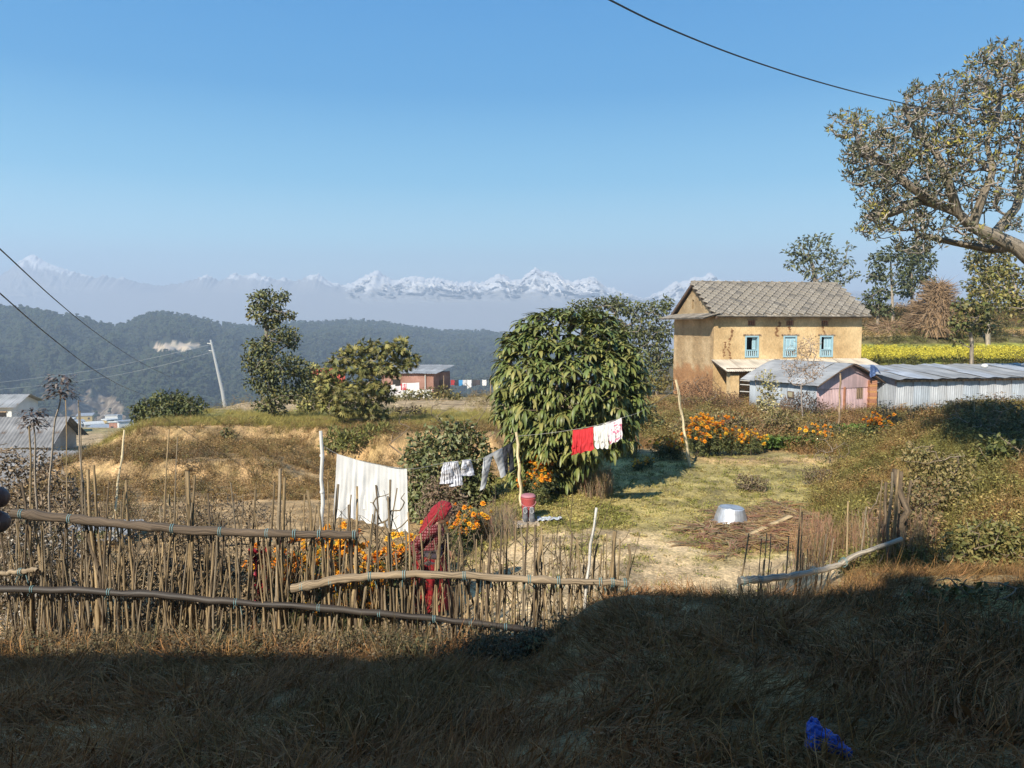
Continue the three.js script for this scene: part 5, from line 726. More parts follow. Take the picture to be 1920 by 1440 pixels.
function stick(parent, o, px0, px1, py1, w, d, R, mat, len) { // from the ground at px0 up to (px1, py1)
  const foot = gpx(px0, d, -.12), top = at(px1, py1, d + (R() - .5) * .12), v = top.clone().sub(foot), s = mesh('stick', stickGeo[Math.floor(R() * 10)], mat ?? stickMat[Math.floor(R() * 5)], parent);
  s.position.copy(foot).sub(o); const r = m(w, d) / 2; s.scale.set(r, v.length(), r); s.quaternion.setFromUnitVectors(V(0, 1, 0), v.clone().normalize()).multiply(new THREE.Quaternion().setFromAxisAngle(V(0, 1, 0), R() * 6.28)); return s;
}
function rail(parent, o, pts, d, w0, w1, mat, R, name = 'rail') { const P = [], n = 36, c = new THREE.CatmullRomCurve3(pts.map(([px, py, dd]) => at(px, py, dd ?? d).sub(o))), rad = []; for (let k = 0; k <= n; k++) { P.push(c.getPoint(k / n).add(V(0, (R() - .5) * .014, (R() - .5) * .01))); const knot = Math.abs(((k / n * 6) % 1) - .5) < .06 ? 1.16 : 1; rad.push(m(lerp(w0, w1, k / n), d) / 2 * rr(R, .86, 1.12) * knot); } const g = new G(); g.tube(P, rad, 9, [1, 1, 1]); mesh(name, g.geo(), mat, parent); return c; }
function tie(parent, c, t, r, R) { // a twist of blue twine round a rail
  const p = c.getPoint(t), T = c.getTangent(t), A = V(0, 1, 0), B = V().crossVectors(T, A).normalize(), g = new G();
  for (let j = 0; j < 2; j++) { const q = []; for (let k = 0; k <= 12; k++) { const a = k / 12 * 6.2832; q.push(p.clone().addScaledVector(T, (j - .5) * .018 + (k / 12 - .5) * .01).addScaledVector(A, Math.cos(a) * r).addScaledVector(B, Math.sin(a) * r)); } g.tube(q, .0026, 4, [1, 1, 1], false); }
  const k0 = p.clone().addScaledVector(B, -r); for (const s of [-1, 1]) if (R() < .7) g.tube([k0, k0.clone().add(V(s * .02, .01, .02)), k0.clone().add(V(s * rr(R, .02, .06), -rr(R, .03, .12), .03))], [.003, .003, .002], 4, [1, 1, 1], false);
  g.build('twine_tie', M.twine, parent);
}
{
  const R = mulberry(2101), d = 6.95, o = gpx(560, d), f = thing('stick_fence', 'long rough fence of upright sticks lashed to poles with blue twine', 'fence', o);
  const set = [[345, 352, 884, 13], [338, 366, 890, 7], [172, 160, 978, 10], [240, 238, 900, 6], [45, 38, 905, 8], [80, 62, 945, 8], [100, 122, 750, 3], [30, 52, 800, 5], [140, 148, 770, 3], [165, 172, 880, 8], [180, 176, 872, 7], [270, 320, 805, 3.5], [300, 334, 820, 3.5], [385, 390, 925, 5], [500, 525, 880, 9], [512, 530, 895, 8], [470, 515, 905, 6], [572, 577, 920, 9], [605, 598, 945, 8], [608, 634, 908, 8], [640, 668, 912, 8], [663, 658, 945, 9], [705, 700, 910, 5], [722, 735, 900, 6], [700, 745, 915, 4], [738, 728, 930, 6], [770, 762, 960, 5], [805, 824, 985, 10], [800, 790, 1000, 7], [848, 838, 1000, 5], [890, 862, 998, 6], [905, 918, 1002, 9], [930, 939, 985, 5], [945, 952, 978, 5], [952, 967, 975, 5], [972, 992, 982, 6], [1000, 1006, 985, 5], [1008, 1016, 1004, 11], [1062, 1076, 1000, 5], [1090, 1116, 950, 8, 'pale'], [1100, 1123, 1020, 7], [1112, 1130, 1032, 6], [1138, 1151, 996, 8], [1150, 1157, 998, 13], [1160, 1165, 1010, 6], [1173, 1172, 1022, 9]];
  set.forEach(([a, b, y, w, k]) => stick(f, o, a, b, y, w, d + (R() - .5) * .1, R, k === 'pale' ? paleStick : undefined));
  for (let k = 0; k < 330; k++) { const px = rr(R, -30, 1178), left = px < 690, lean = left ? rr(R, -18, 55) : rr(R, -30, 34); const y = left ? (R() < .22 ? rr(R, 900, 960) : rr(R, 960, 1075)) : R() < .3 ? rr(R, 985, 1060) : rr(R, 1045, 1120); if (px > 860 && R() < .25) continue; stick(f, o, px, px + lean * (left ? 1 : .7), y, rr(R, 1.8, 5.6), d + (R() - .5) * .18, R); }
  for (let k = 0; k < 70; k++) { const px = rr(R, 0, 1150); stick(f, o, px, px + rr(R, -90, 90), rr(R, 1000, 1120), rr(R, 1.8, 4.2), d + .12 + (R() - .5) * .1, R); }
  const top = std({ map: scaled(woodTex, 8, .8), bumpMap: scaled(woodTex, 8, .8), bumpScale: .006, color: rgb(.135, .105, .08) }), dark = std({ map: scaled(woodTex, 8, .8), color: rgb(.05, .042, .037), roughness: .6 }), pale = std({ map: scaled(woodTex, 8, .8), bumpMap: scaled(woodTex, 8, .8), bumpScale: .006, color: rgb(.33, .265, .19) });
  const c1 = rail(f, o, [[22, 962], [120, 972], [250, 985], [400, 996], [540, 1001], [672, 1003]], d - .13, 19, 14, top, R), c2 = rail(f, o, [[-40, 1103], [140, 1107], [300, 1116], [430, 1128], [600, 1140], [760, 1155], [900, 1170], [1066, 1192]], d - .12, 13, 12, dark, R), c3 = rail(f, o, [[548, 1104], [610, 1091], [690, 1081], [800, 1077], [950, 1084], [1080, 1090], [1178, 1093]], d - .13, 17, 12, pale, R), c4 = rail(f, o, [[-40, 1078], [10, 1075], [70, 1068]], d - .12, 11, 10, pale, R);
  for (const t of [.04, .22, .5, .62, .745, .82, .89, .99]) tie(f, c1, t, m(9, d), R); for (const t of [.08, .2, .44, .57, .67, .77, .84, .9, .95]) tie(f, c2, t, m(7, d), R); for (const t of [.05, .19, .34, .44, .58, .72, .79, .91, .95, .99]) tie(f, c3, t, m(8.5, d), R); tie(f, c4, .75, m(7, d), R);
  // thin brushwood woven in between the sticks
  const bw = new G(); for (let k = 0; k < 640; k++) { const px = R() < .75 ? rr(R, -20, 780) : rr(R, 780, 1150), p = at(px, rr(R, 1010, 1225), d + rr(R, .02, .22)).sub(o), a = rr(R, -.9, .9), L = rr(R, .18, .6), b = p.clone().add(V(Math.sin(a) * L * .5 + (R() - .5) * .06, Math.cos(a) * L * .5, (R() - .5) * .08)), c = p.clone().add(V(Math.sin(a) * L + (R() - .5) * .12, Math.cos(a) * L, (R() - .5) * .12)); const v = rr(R, .7, 1.2); bw.tube([p, b, c], [.004, .0035, .0018], 4, [v, v, v], false); if (R() < .5) bw.tube([b, b.clone().add(V((R() - .5) * .22, rr(R, .04, .16), (R() - .5) * .08))], [.0028, .0014], 3, [v, v, v], false); }
  const bm = bw.build('brushwood', stickMat[1], f); bm.userData.kind = 'stuff';
  // side twigs on the taller sticks
  const tw = new G(), tips = []; for (const [px, py] of [[705, 920], [735, 910], [745, 940], [760, 950], [690, 950], [720, 935], [150, 1010], [115, 1020], [128, 1000], [310, 990], [430, 1000], [470, 990]]) for (let k = 0; k < 4; k++) tips.push(at(px + rr(R, -30, 30), py + rr(R, -20, 50), d + .05).sub(o)); branches(tw, [[gpx(730, d).sub(o), at(728, 1000, d).sub(o)], [gpx(120, d).sub(o), at(122, 1050, d).sub(o)], [gpx(430, d).sub(o), at(450, 1050, d).sub(o)]].map((p) => ({ from: -1, pts: p })), tips, { rTip: .0035, rMax: .012, pow: .35 }, R); tw.build('twigs', stickMat[1], f);
}
{
  const R = mulberry(2102), d = 7.75, o = gpx(1480, d), f = thing('stick_fence', 'short fence of thin sticks and one grey pole beside the yard entrance', 'fence', o);
  for (const [a, b, y, w] of [[1388, 1388, 1096, 13], [1394, 1404, 1000, 4], [1425, 1430, 1010, 3], [1440, 1446, 1000, 3], [1436, 1436, 1000, 3], [1478, 1479, 1005, 4], [1500, 1500, 950, 5], [1506, 1503, 960, 4], [1545, 1548, 1000, 4], [1560, 1562, 1010, 4], [1600, 1590, 940, 4], [1625, 1622, 950, 4], [1660, 1655, 900, 5], [1690, 1682, 880, 8], [1678, 1676, 885, 7]]) stick(f, o, a, b, y, w, d + (a - 1388) * .0024, R);
  for (let k = 0; k < 50; k++) { const px = rr(R, 1388, 1720); stick(f, o, px, px + rr(R, -14, 14), 1096 - (px - 1390) * .22 - rr(R, -14, 40), rr(R, 1.5, 3.6), d + (px - 1388) * .0024 + (R() - .5) * .15, R); }
  const c = rail(f, o, [[1386, 1090, 7.6], [1450, 1084, 7.72], [1520, 1072, 7.86], [1570, 1060, 8], [1600, 1044, 8.1], [1690, 1010, 8.35]], 7.8, 14, 9, std({ map: scaled(woodTex, 8, .8), color: rgb(.46, .42, .36) }), R); for (const t of [.02, .05, .12, .42, .68]) tie(f, c, t, m(9, 7.7), R);
}
{ // the split stump in the tangle, on the right
  const R = mulberry(2103), d = 9.4, o = gpx(1685, d), s = thing('split_stump', 'dark split tree stump with pale cut top in the brown tangle', 'stump', o); for (const [a, b, y, w] of [[1680, 1678, 880, 16], [1690, 1692, 884, 14], [1700, 1706, 900, 8], [1668, 1664, 905, 8]]) { const q = stick(s, o, a, b, y, w, d, R, stickMat[3]); q.name = 'stem'; }
}

// ---------------------------------------------------------------- poles, wires
const bamboo = (name, label, p0, p1, r, mat, cat = 'pole') => { const o = thing(name, label, cat, p0), g = new G(), v = p1.clone().sub(p0), n = 14, pts = [], rad = []; for (let k = 0; k <= n; k++) { pts.push(v.clone().multiplyScalar(k / n).add(V(.012 * Math.sin(k * 1.7), 0, .01 * Math.cos(k)))); rad.push(r * (1 - .25 * k / n) * (k % 3 === 0 ? 1.12 : 1)); } g.tube(pts, rad, 8); g.build('cane', mat, o); const c = new G(); for (let k = 0; k < 4; k++) { const t = (k * 3 + 3) / n; c.tube([v.clone().multiplyScalar(t - .006), v.clone().multiplyScalar(t + .006)], r * 1.2 * (1 - .25 * t), 8); } c.build('nodes', mat, o); return o; };
bamboo('washing_pole', 'pale painted pole holding one end of the washing line beside the white sheet', gpx(597, 10.5, -.2), at(603, 808, 10.5), .03, M.paintedPole);
bamboo('washing_pole', 'bamboo washing pole standing behind the red bucket', gpx(979, 14.3, -.2), at(969, 810, 14.3), .032, M.bamboo);
bamboo('washing_pole', 'leaning bamboo pole at the edge of the marigold bed', gpx(1300, 17.9, -.2), at(1268, 712, 17.9), .032, M.bamboo);
bamboo('bean_pole', 'thin dark pole in front of the pink shed wall', gpx(1577, 24, -.2), at(1576, 700, 24), .035, M.wood);
bamboo('bamboo_prop', 'thin bamboo cane leaning across the saplings', gpx(165, 9, -.1), at(235, 806, 9.6), .014, M.bamboo, 'cane');
{
  const p0 = at(429, 786, 42), p1 = at(395, 637, 42), o = thing('power_pole', 'leaning grey steel power pole on the grass terrace', 'pole', p0), v = p1.clone().sub(p0), g = new G(); g.tube([V(0, -.8, 0), v.clone().multiplyScalar(.35), v.clone().multiplyScalar(.7), v], [.11, .095, .075, .055], 10); g.build('shaft', M.steel, o);
  for (const t of [.95, .86]) { const q = new G(), c = v.clone().multiplyScalar(t); q.tube([c.clone().add(V(-.02, 0, .0)), c.clone().add(V(-.22, .02, .05))], .03, 6); q.build('insulator', M.white, o); }
}
const wire = (label, pts, r, mat) => { const c = new THREE.CatmullRomCurve3(pts.map(([a, b, d]) => at(a, b, d))), g = new G(), o0 = c.getPoint(0), P = []; for (let k = 0; k <= 60; k++) P.push(c.getPoint(k / 60).sub(o0)); g.tube(P, r, 5); const o = g.build('overhead_wire', mat); o.position.copy(o0); return tag(o, label, 'wire'); };
wire('thick black cable crossing the sky above the mud house', [[1010, -70, 6], [1140, -2, 7], [1240, 47, 8], [1390, 107, 9.6], [1540, 155, 11], [1700, 195, 13], [1920, 237, 16], [2150, 270, 19]], .009, M.wire);
wire('black cable descending past the snow peak, upper one of two', [[-60, 412, 11], [0, 467, 13], [100, 559, 18], [180, 624, 26], [265, 680, 44], [330, 712, 70]], .012, M.wire);
wire('black cable descending over the forest, lower one of two', [[-60, 496, 11], [0, 550, 13], [90, 628, 18], [180, 696, 28], [250, 733, 46], [330, 760, 70]], .012, M.wire);
wire('thin pale wire strung from the top of the leaning pole', [[396, 646, 42], [300, 668, 39], [180, 693, 35], [0, 717, 30], [-120, 728, 27]], .010, M.wirePale);
wire('thin pale wire strung just below the top of the leaning pole', [[398, 660, 42], [300, 686, 39], [180, 710, 35], [0, 730, 30], [-120, 738, 27]], .010, M.wirePale);

// ---------------------------------------------------------------- washing
const lineA = [[601, 832, 10.5], [632, 851, 10.6], [700, 869, 10.75], [763, 879, 10.9], [830, 869, 11.6], [905, 859, 12.9], [941, 841, 13.5], [962, 829, 14.0], [970, 816, 14.25]], lineB = [[970, 818, 14.25], [1030, 812, 13.7], [1072, 806, 13.3], [1112, 799, 13.2], [1168, 783, 13.2], [1205, 770, 14.6], [1271, 728, 17.85]];
for (const [L, lab] of [[lineA, 'thin cord with the white sheet and trousers on it'], [lineB, 'thin cord with the red towel on it']]) { const g = new G(), q = new THREE.CatmullRomCurve3(L.map((p) => at(...p))), o0 = q.getPoint(0), P = []; for (let k = 0; k <= 50; k++) P.push(q.getPoint(k / 50).sub(o0)); g.tube(P, .004, 4); const o = g.build('washing_line', std({ color: rgb(.42, .40, .34) })); o.position.copy(o0); tag(o, lab, 'washing line'); }
function hung(name, label, mat, A, B, C, D, { folds = 6, amp = .03, sag = .02, back = .35, seed = 1, uv = 1, dip = 0, group, fine = 1 } = {}) { // corners: top A-B on the line, bottom C (under A)-D; a back flap hangs behind
  const a = at(...A), b = at(...B), c = at(...C), d2 = at(...D), o = thing(name, label, name.split('_').pop(), a, 0, group), g = new G(), w = a.distanceTo(b), h = a.distanceTo(c), sd = seed * 3.3;
  const surf = (u, v, s) => { const top = a.clone().lerp(b, u), bot = c.clone().lerp(d2, u), p = top.lerp(bot, v); const fold = (t) => 1 - 2 * Math.pow(Math.abs(Math.sin(t / 2)), .6), f = amp * (fold(u * folds * 6.28 + sd + 3.2 * n2(u * 2.6 + sd, .4 + v * .25) + v * 1.6 * Math.sin(u * 3 + sd)) * .6 + Math.sin(u * folds * 2.3 * 6.28 + sd * 2) * .25 + n2(u * 5 + sd, v * 2) * .6) * (.25 + v * .9); p.z += f * s + s * .012; p.x += n2(u * 3 + sd, v * 3) * amp * .4 * v; p.y -= sag * Math.sin(u * Math.PI) * (1 - v) - dip * Math.sin(u * Math.PI * 1.5 + sd) * v * .03 + .012 * v * Math.sin(u * folds * 6.28 + sd); return p.sub(a); };
  g.grid(Math.round(60 * fine), Math.round(36 * fine), (u, v) => ({ p: surf(u, v, 1), uv: [u * w * uv, v * h * uv] })); g.build('front_fall', mat, o); const k = new G(); k.grid(Math.round(40 * fine), Math.round(14 * fine), (u, v) => ({ p: surf(u, v * back, -1), uv: [u * w * uv, v * h * uv] })); k.build('back_fall', mat, o); return o;
}
const whiteCloth = std({ map: scaled(clothTex, 2), color: rgb(.88, .87, .85), roughness: .95 });
hung('white_sheet', 'large plain white bed sheet hung in folds on the washing line', whiteCloth, [632, 851, 10.6], [763, 879, 10.9], [625, 972, 10.5], [766, 994, 10.8], { folds: 7, amp: .02, sag: .03, back: .8, seed: 2, dip: 1 });
hung('red_towel', 'bright red towel on the line in front of the mango tree', std({ map: scaled(clothTex, 2), color: rgb(.66, .035, .045) }), [1074, 806, 13.3], [1112, 799, 13.22], [1072, 853, 13.3], [1113, 843, 13.22], { folds: 2.5, amp: .03, seed: 4, back: .7 });
hung('white_cloth', 'plain white cloth between the red towel and the pink patterned one', whiteCloth, [1113, 799, 13.22], [1138, 792, 13.2], [1114, 840, 13.22], [1141, 841, 13.2], { folds: 3, amp: .035, seed: 5, back: .7 });
hung('floral_cloth', 'white cloth with faint pink pattern at the high end of the line', std({ map: scaled(floralTex, 1.2), color: rgb(.80, .80, .80) }), [1138, 792, 13.19], [1165, 783, 13.17], [1142, 835, 13.19], [1167, 822, 13.17], { folds: 2, amp: .025, seed: 6, back: .7 });
function trousers(name, label, mat, A, B, hem1, hem2, opt = {}) { // a waistband on the line between A and B and two soft legs down to the hems
  const a = at(...A), b = at(...B), o = thing(name, label, 'clothes', a), w = a.distanceTo(b), mid = a.clone().lerp(b, .5), crotch = mid.clone().add(V(0, -(opt.rise ?? .28), 0)), R = mulberry(opt.seed ?? 1), ax = b.clone().sub(a).normalize();
  const leg = (s, hem, name2) => { const g = new G(), h = at(...hem), top = mid.clone().addScaledVector(ax, s * w * .25), n = 16; g.grid(14, n, (u, v) => { const t = v, c = top.clone().lerp(h, t), ang = u * 6.2832, hw = lerp(w * .26, opt.hem ?? w * .17, Math.min(1, t * 1.3)) * (1 + .10 * n2(u * 4 + s, v * 5)), tz = .028 + .018 * n2(u * 3 + 5 + s, v * 6); return { p: c.addScaledVector(ax, Math.cos(ang) * hw).add(V(0, 0, Math.sin(ang) * tz + .02 * Math.sin(v * 7 + s))).sub(a), uv: [u * .6, v * h.distanceTo(top)] }; }); g.build(name2, mat, o); };
  leg(-1, hem1, 'leg'); leg(1, hem2, 'leg'); const g = new G(); g.grid(24, 3, (u, v) => { const ang = u * 6.2832; return { p: mid.clone().addScaledVector(ax, Math.cos(ang) * w * .52).add(V(0, .01 - v * .05, Math.sin(ang) * .03)).sub(a), uv: [u, v * .05] }; }); g.build('waistband', mat, o); return o;
}
const greyCloth = std({ map: scaled(clothTex, 2), color: rgb(.52, .53, .55) }), blackCloth = std({ map: scaled(clothTex, 2), color: rgb(.045, .046, .055) }), checkCloth = std({ map: scaled(checkTex, 3), printed: true, color: rgb(.95, .95, .95) });
trousers('patterned_shorts', 'wide shorts with small dark pattern on white hung by the bush', checkCloth, [831, 869, 11.65], [859, 866, 11.75], [838, 906, 11.65], [855, 910, 11.75], { hem: .11, seed: 1 });
trousers('patterned_shirt', 'small patterned white child shirt between shorts and grey trousers', checkCloth, [867, 864, 12.1], [883, 863, 12.2], [870, 892, 12.1], [883, 891, 12.2], { hem: .07, seed: 2 });
trousers('grey_trousers', 'light grey trousers hung by the waist with one leg longer', greyCloth, [907, 859, 12.95], [941, 841, 13.2], [905, 917, 12.95], [944, 893, 13.2], { hem: .065, seed: 3 });
trousers('black_trousers', 'black trousers with pale side stripe next to the bamboo pole', blackCloth, [942, 840, 13.55], [961, 829, 13.7], [948, 888, 13.55], [960, 884, 13.7], { hem: .06, seed: 4 });
{ const o = thing('crimson_cloth', 'crumpled crimson patterned cloth hanging behind the fence sticks', 'cloth', at(488, 1020, 7.3)), cm = std({ map: scaled(crimsonTex, 1.4), printed: true, color: rgb(.95, .95, .95) }); for (const [px, py, w, h, s] of [[488, 1030, .17, .26, 1], [490, 1080, .15, .12, 2], [488, 1100, .10, .16, 3], [476, 1160, .06, .12, 4], [522, 1012, .05, .06, 5]]) { const g = new G(), c = at(px, py, 7.3).sub(o.position); g.grid(16, 16, (u, v) => ({ p: V(c.x + (u - .5) * w * (1 + .25 * Math.sin(v * 5 + s)), c.y - v * h + .02 * Math.sin(u * 9 + s), c.z + .03 * Math.sin(u * 14 + v * 4 + s) + .02 * n2(u * 4 + s, v * 4)), uv: [u * w * 4, v * h * 4] })); g.build('fold', cm, o); } const g = new G(); g.tube([at(470, 1018, 7.3).sub(o.position), at(530, 1008, 7.3).sub(o.position)], .006, 5); g.build('hanging_stick', M.wood, o); }
{ // far washing by the pink house
  const cols = [[.42, .05, .06], [.05, .05, .06], [.08, .32, .62], [.62, .62, .64], [.80, .80, .80], [.07, .07, .08], [.09, .08, .09], [.80, .79, .78]], names = ['red shirt', 'black shirt', 'bright blue shirt', 'grey shirt', 'white trousers', 'black top', 'dark brown top', 'white shirt'], px = [849, 856, 864, 871, 880, 889, 896, 908];
  cols.forEach((c, k) => hung('distant_washing', `tiny ${names[k]} on the far line beyond the pink house`, std({ color: rgb(...c) }), [px[k] - 4, 712, 57], [px[k] + 4, 712, 57], [px[k] - 4, 722 + (k === 4 ? 7 : k % 3), 57], [px[k] + 4, 722 + (k === 4 ? 3 : k % 2), 57], { folds: 2, amp: .04, seed: k, back: .5, fine: .25, group: 'washing on the far line' }).userData.category = 'clothes');
  const g = new G(), o0 = at(832, 706, 57); g.tube([[832, 706], [860, 711], [890, 711], [920, 707]].map(([a, b]) => at(a, b, 57).sub(o0)), .012, 4); const o = g.build('washing_line', M.wire); o.position.copy(o0); tag(o, 'far cord with tiny washing beyond the pink house', 'washing line');
  for (const x of [832, 920]) bamboo('washing_pole', x < 900 ? 'far pole close to the pink house wall' : 'far pole at the mango tree end of the far line', gpx(x, 57, -.2), at(x, 704, 57), .04, M.wood);
  [[733, 726, 8, 14, [.8, .78, .76], 'white cloth'], [744, 728, 8, 12, [.75, .70, .72], 'pinkish cloth'], [757, 724, 6, 8, [.6, .04, .05], 'red cloth'], [770, 722, 16, 12, [.8, .8, .8], 'wide white cloth']].forEach(([a, b, w, h, c, nm], k) => hung('distant_washing', `tiny ${nm} hung before the pink house wall`, std({ color: rgb(...c) }), [a - w, b - 4, 54], [a + w, b - 5, 54], [a - w, b + h, 54], [a + w, b + h - 1, 54], { folds: 2, amp: .05, seed: k + 20, fine: .25, group: 'washing before the pink house' }).userData.category = 'clothes');
}

// ---------------------------------------------------------------- marigolds
{
  const bloomGeo = [0, 1, 2].map((s) => { const g = new G(), R = mulberry(800 + s); for (let ring = 0; ring < 3; ring++) for (let k = 0; k < 8 - ring * 2; k++) { const a = k / (8 - ring * 2) * 6.28 + ring * .4 + R() * .2, el = .15 + ring * .5, dir = V(Math.cos(a) * Math.cos(el), Math.sin(el), Math.sin(a) * Math.cos(el)); g.leaf(V(0, ring * .008, 0), dir, V(0, 1, 0), .036 - ring * .006, .028, [1, 1, 1].map(() => rr(R, .85, 1.15)), .15); } return g.geo(); });
  const bloomMat = [[.95, .38, .015], [.97, .47, .02], [.92, .31, .012], [.97, .58, .04]].map((c) => std({ vertexColors: true, color: rgb(...c), roughness: .8 }));
  const plant = (seed, h, r, nb, yellow) => { const R = mulberry(seed), o = new THREE.Group(); o.name = numbered('marigold_plant'); scene.add(o); const st = new G(), tips = []; for (let k = 0; k < nb; k++) { const a = R() * 6.28, q = Math.sqrt(R()); tips.push(V(Math.cos(a) * q * r, h * rr(R, .55, 1.05), Math.sin(a) * q * r)); } branches(st, [[V(0, -.05, 0), V(0, h * .25, 0)]], tips, { rTip: .003, rMax: .008 }, R); st.build('stems', M.twig, o); const g = new G(); leafCloud(g, V(0, h * .5, 0), V(r * .95, h * .5, r * .95), 230, .07, .018, [[.085, .10, .03], [.06, .075, .022], [.12, .125, .04]], R, { fan: 3, minY: 0 }); g.build('foliage', M.leaf, o); tips.forEach((p) => { const b = mesh('bloom', bloomGeo[Math.floor(R() * 3)], bloomMat[yellow ? (R() < .7 ? 3 : 1) : Math.floor(R() * 3.4)], o); b.position.copy(p); b.rotation.set((R() - .5) * 1.2 + .4, R() * 6, (R() - .5) * 1.2); const s = rr(R, .95, 1.6); b.scale.set(s, s, s); }); return o; };
  const protos = [plant(1, .62, .26, 20), plant(2, .5, .28, 18), plant(3, .72, .24, 24), plant(4, .45, .24, 18, true)];
  const R = mulberry(2301); let first = [1, 1, 1, 1];
  const put = (list, label, group, scale, kinds) => list.forEach(([px, d]) => { const k = kinds[Math.floor(R() * kinds.length)]; const o = first[k] ? (first[k] = 0, protos[k]) : copyOf(protos[k]); tag(o, label, 'flower', group); o.position.copy(gpx(px, d, -.02)); o.rotation.y = R() * 6.28; const s = scale * rr(R, .85, 1.2); o.scale.set(s, s, s); });
  put([[500, 8.3], [520, 8.9], [545, 8.2], [565, 8.7], [585, 8.2], [600, 8.9], [620, 8.3], [640, 8.7], [660, 8.2], [672, 8.8], [690, 8.4], [706, 8.9], [720, 8.5], [680, 9.3], [630, 9.4], [740, 9.0]], 'orange marigold plant growing behind the long stick fence', 'marigolds behind the stick fence', 1.25, [0, 1, 2]);
  put([[770, 9.9], [788, 10.2], [778, 10.6]], 'golden marigold plant between the white sheet and the woman', 'marigolds by the woman', 1.3, [3, 3, 1]);
  put([[845, 11.4], [862, 11.8], [880, 12.1], [897, 12.4]], 'marigold plant beside the dry creeper and cut stalks', 'marigolds by the creeper', .95, [0, 3]);
  put([[988, 14.6], [1005, 14.8], [1022, 14.5], [1012, 14.1]], 'marigold plant at the mango tree foot behind the bucket', 'marigolds behind the bucket', .95, [0, 2, 3]);
  put([[1310, 19.3], [1325, 19.6], [1335, 19.2], [1345, 19.8], [1318, 20.2], [1300, 19.8], [1330, 20.4], [1352, 19.4], [1312, 18.9], [1340, 20.7]], 'tall dense orange marigold plant beside the leaning bamboo pole', 'dense marigolds by the bamboo pole', 1.25, [0, 2]);
  put([[1375, 19.6], [1395, 19.9], [1412, 19.7], [1425, 20.2], [1405, 20.6]], 'sparser marigold plant at the vegetable end of the bed', 'marigolds by the vegetables', 1.05, [0, 1, 3]);
  put([[1240, 18.6], [1255, 18.9], [1272, 18.7], [1262, 19.4]], 'low marigold plant on the mango side of the bamboo pole', 'marigolds on the mango side', .95, [1, 3]); put([[1205, 17.6], [1220, 17.8], [1195, 17.5]], 'low yellow marigold plant in the grass edge by the mango tree', 'yellow marigolds in the grass', .55, [3]);
  put([[1528, 21], [1545, 21.2]], 'leggy marigold plant with few blooms near the thorny bush', 'leggy marigolds', 1.2, [1]); put([[1640, 21.6], [1652, 21.8], [1662, 21.7]], 'bright orange marigold plant below the pink shed', 'marigolds below the pink shed', 1.2, [0, 2]);
}

// ---------------------------------------------------------------- small things in the yard
function sdfMesh(f, c, half, n) { // marching cubes over a cube round c
  const mc = new MarchingCubes(n, new THREE.MeshStandardMaterial(), false, false, 120000); mc.isolation = 0; const h = n / 2, p = V(0, 0, 0);
  for (let z = 0; z < n; z++) for (let y = 0; y < n; y++) for (let x = 0; x < n; x++) { p.set(c.x + (x - h) / h * half, c.y + (y - h) / h * half, c.z + (z - h) / h * half); mc.field[x + y * n + z * n * n] = -f(p); }
  mc.update(); let g = new THREE.BufferGeometry(); const a = new Float32Array(mc.count * 3); for (let k = 0; k < mc.count; k++) { a[k * 3] = mc.positionArray[k * 3] * half + c.x; a[k * 3 + 1] = mc.positionArray[k * 3 + 1] * half + c.y; a[k * 3 + 2] = mc.positionArray[k * 3 + 2] * half + c.z; }
  g.setAttribute('position', new THREE.BufferAttribute(a, 3)); g = mergeVertices(g, half / n * .05); g.computeVertexNormals(); return g;
}
const cap = (p, a, b, ra, rb) => { const ax = b.x - a.x, ay = b.y - a.y, az = b.z - a.z, qx = p.x - a.x, qy = p.y - a.y, qz = p.z - a.z, t = clamp((qx * ax + qy * ay + qz * az) / (ax * ax + ay * ay + az * az)), dx = qx - ax * t, dy = qy - ay * t, dz = qz - az * t; return Math.sqrt(dx * dx + dy * dy + dz * dz) - (ra + (rb - ra) * t); };
const smin = (a, b, k) => { const h = clamp(.5 + .5 * (b - a) / k); return lerp(b, a, h) - k * h * (1 - h); };
const joints = (p, list, k) => { let d = 1e3; for (const [a, b, ra, rb] of list) d = smin(d, cap(p, a, b, ra, rb), k); return d; };
const planarUv = (g, fn) => { const P = g.attributes.position, u = new Float32Array(P.count * 2); for (let k = 0; k < P.count; k++) { const [a, b] = fn(P.getX(k), P.getY(k), P.getZ(k)); u[k * 2] = a; u[k * 2 + 1] = b; } g.setAttribute('uv', new THREE.BufferAttribute(u, 2)); return g; };
{ // aluminium basin turned upside down
  const o = thing('metal_basin', 'dented aluminium washing basin lying upside down on the grass', 'basin', gpx(1376, 12.9, .0)), pts = [[.001, .27], [.19, .275], [.205, .268], [.215, .25], [.245, .15], [.275, .04], [.30, .012], [.315, .018], [.318, .006], [.30, 0], [.28, .006]].map(([a, b]) => new THREE.Vector2(a, b)), g = new THREE.LatheGeometry(pts, 56), P = g.attributes.position; for (let k = 0; k < P.count; k++) { const a = Math.atan2(P.getZ(k), P.getX(k)), w = 1 + .015 * n2(Math.cos(a) * 1.5, P.getY(k) * 8 + Math.sin(a)) + .006 * n2(a * 5, P.getY(k) * 20); P.setXYZ(k, P.getX(k) * w, P.getY(k) * (1 + .02 * n2(P.getX(k) * 6, P.getZ(k) * 6)), P.getZ(k) * w); } g.computeVertexNormals();
  mesh('bowl', g, std({ map: scaled(tinTex, 2), color: rgb(.74, .74, .73), roughness: .42, metalness: .6 }), o); mesh('rim', new THREE.TorusGeometry(.312, .009, 8, 56).rotateX(Math.PI / 2).translate(0, .012, 0), std({ color: rgb(.7, .7, .7), roughness: .35, metalness: .85 }), o); mesh('base_ring', new THREE.TorusGeometry(.19, .006, 6, 48).rotateX(Math.PI / 2).translate(0, .273, 0), std({ color: rgb(.7, .7, .7), roughness: .35, metalness: .85 }), o); o.rotation.z = -.05;
}
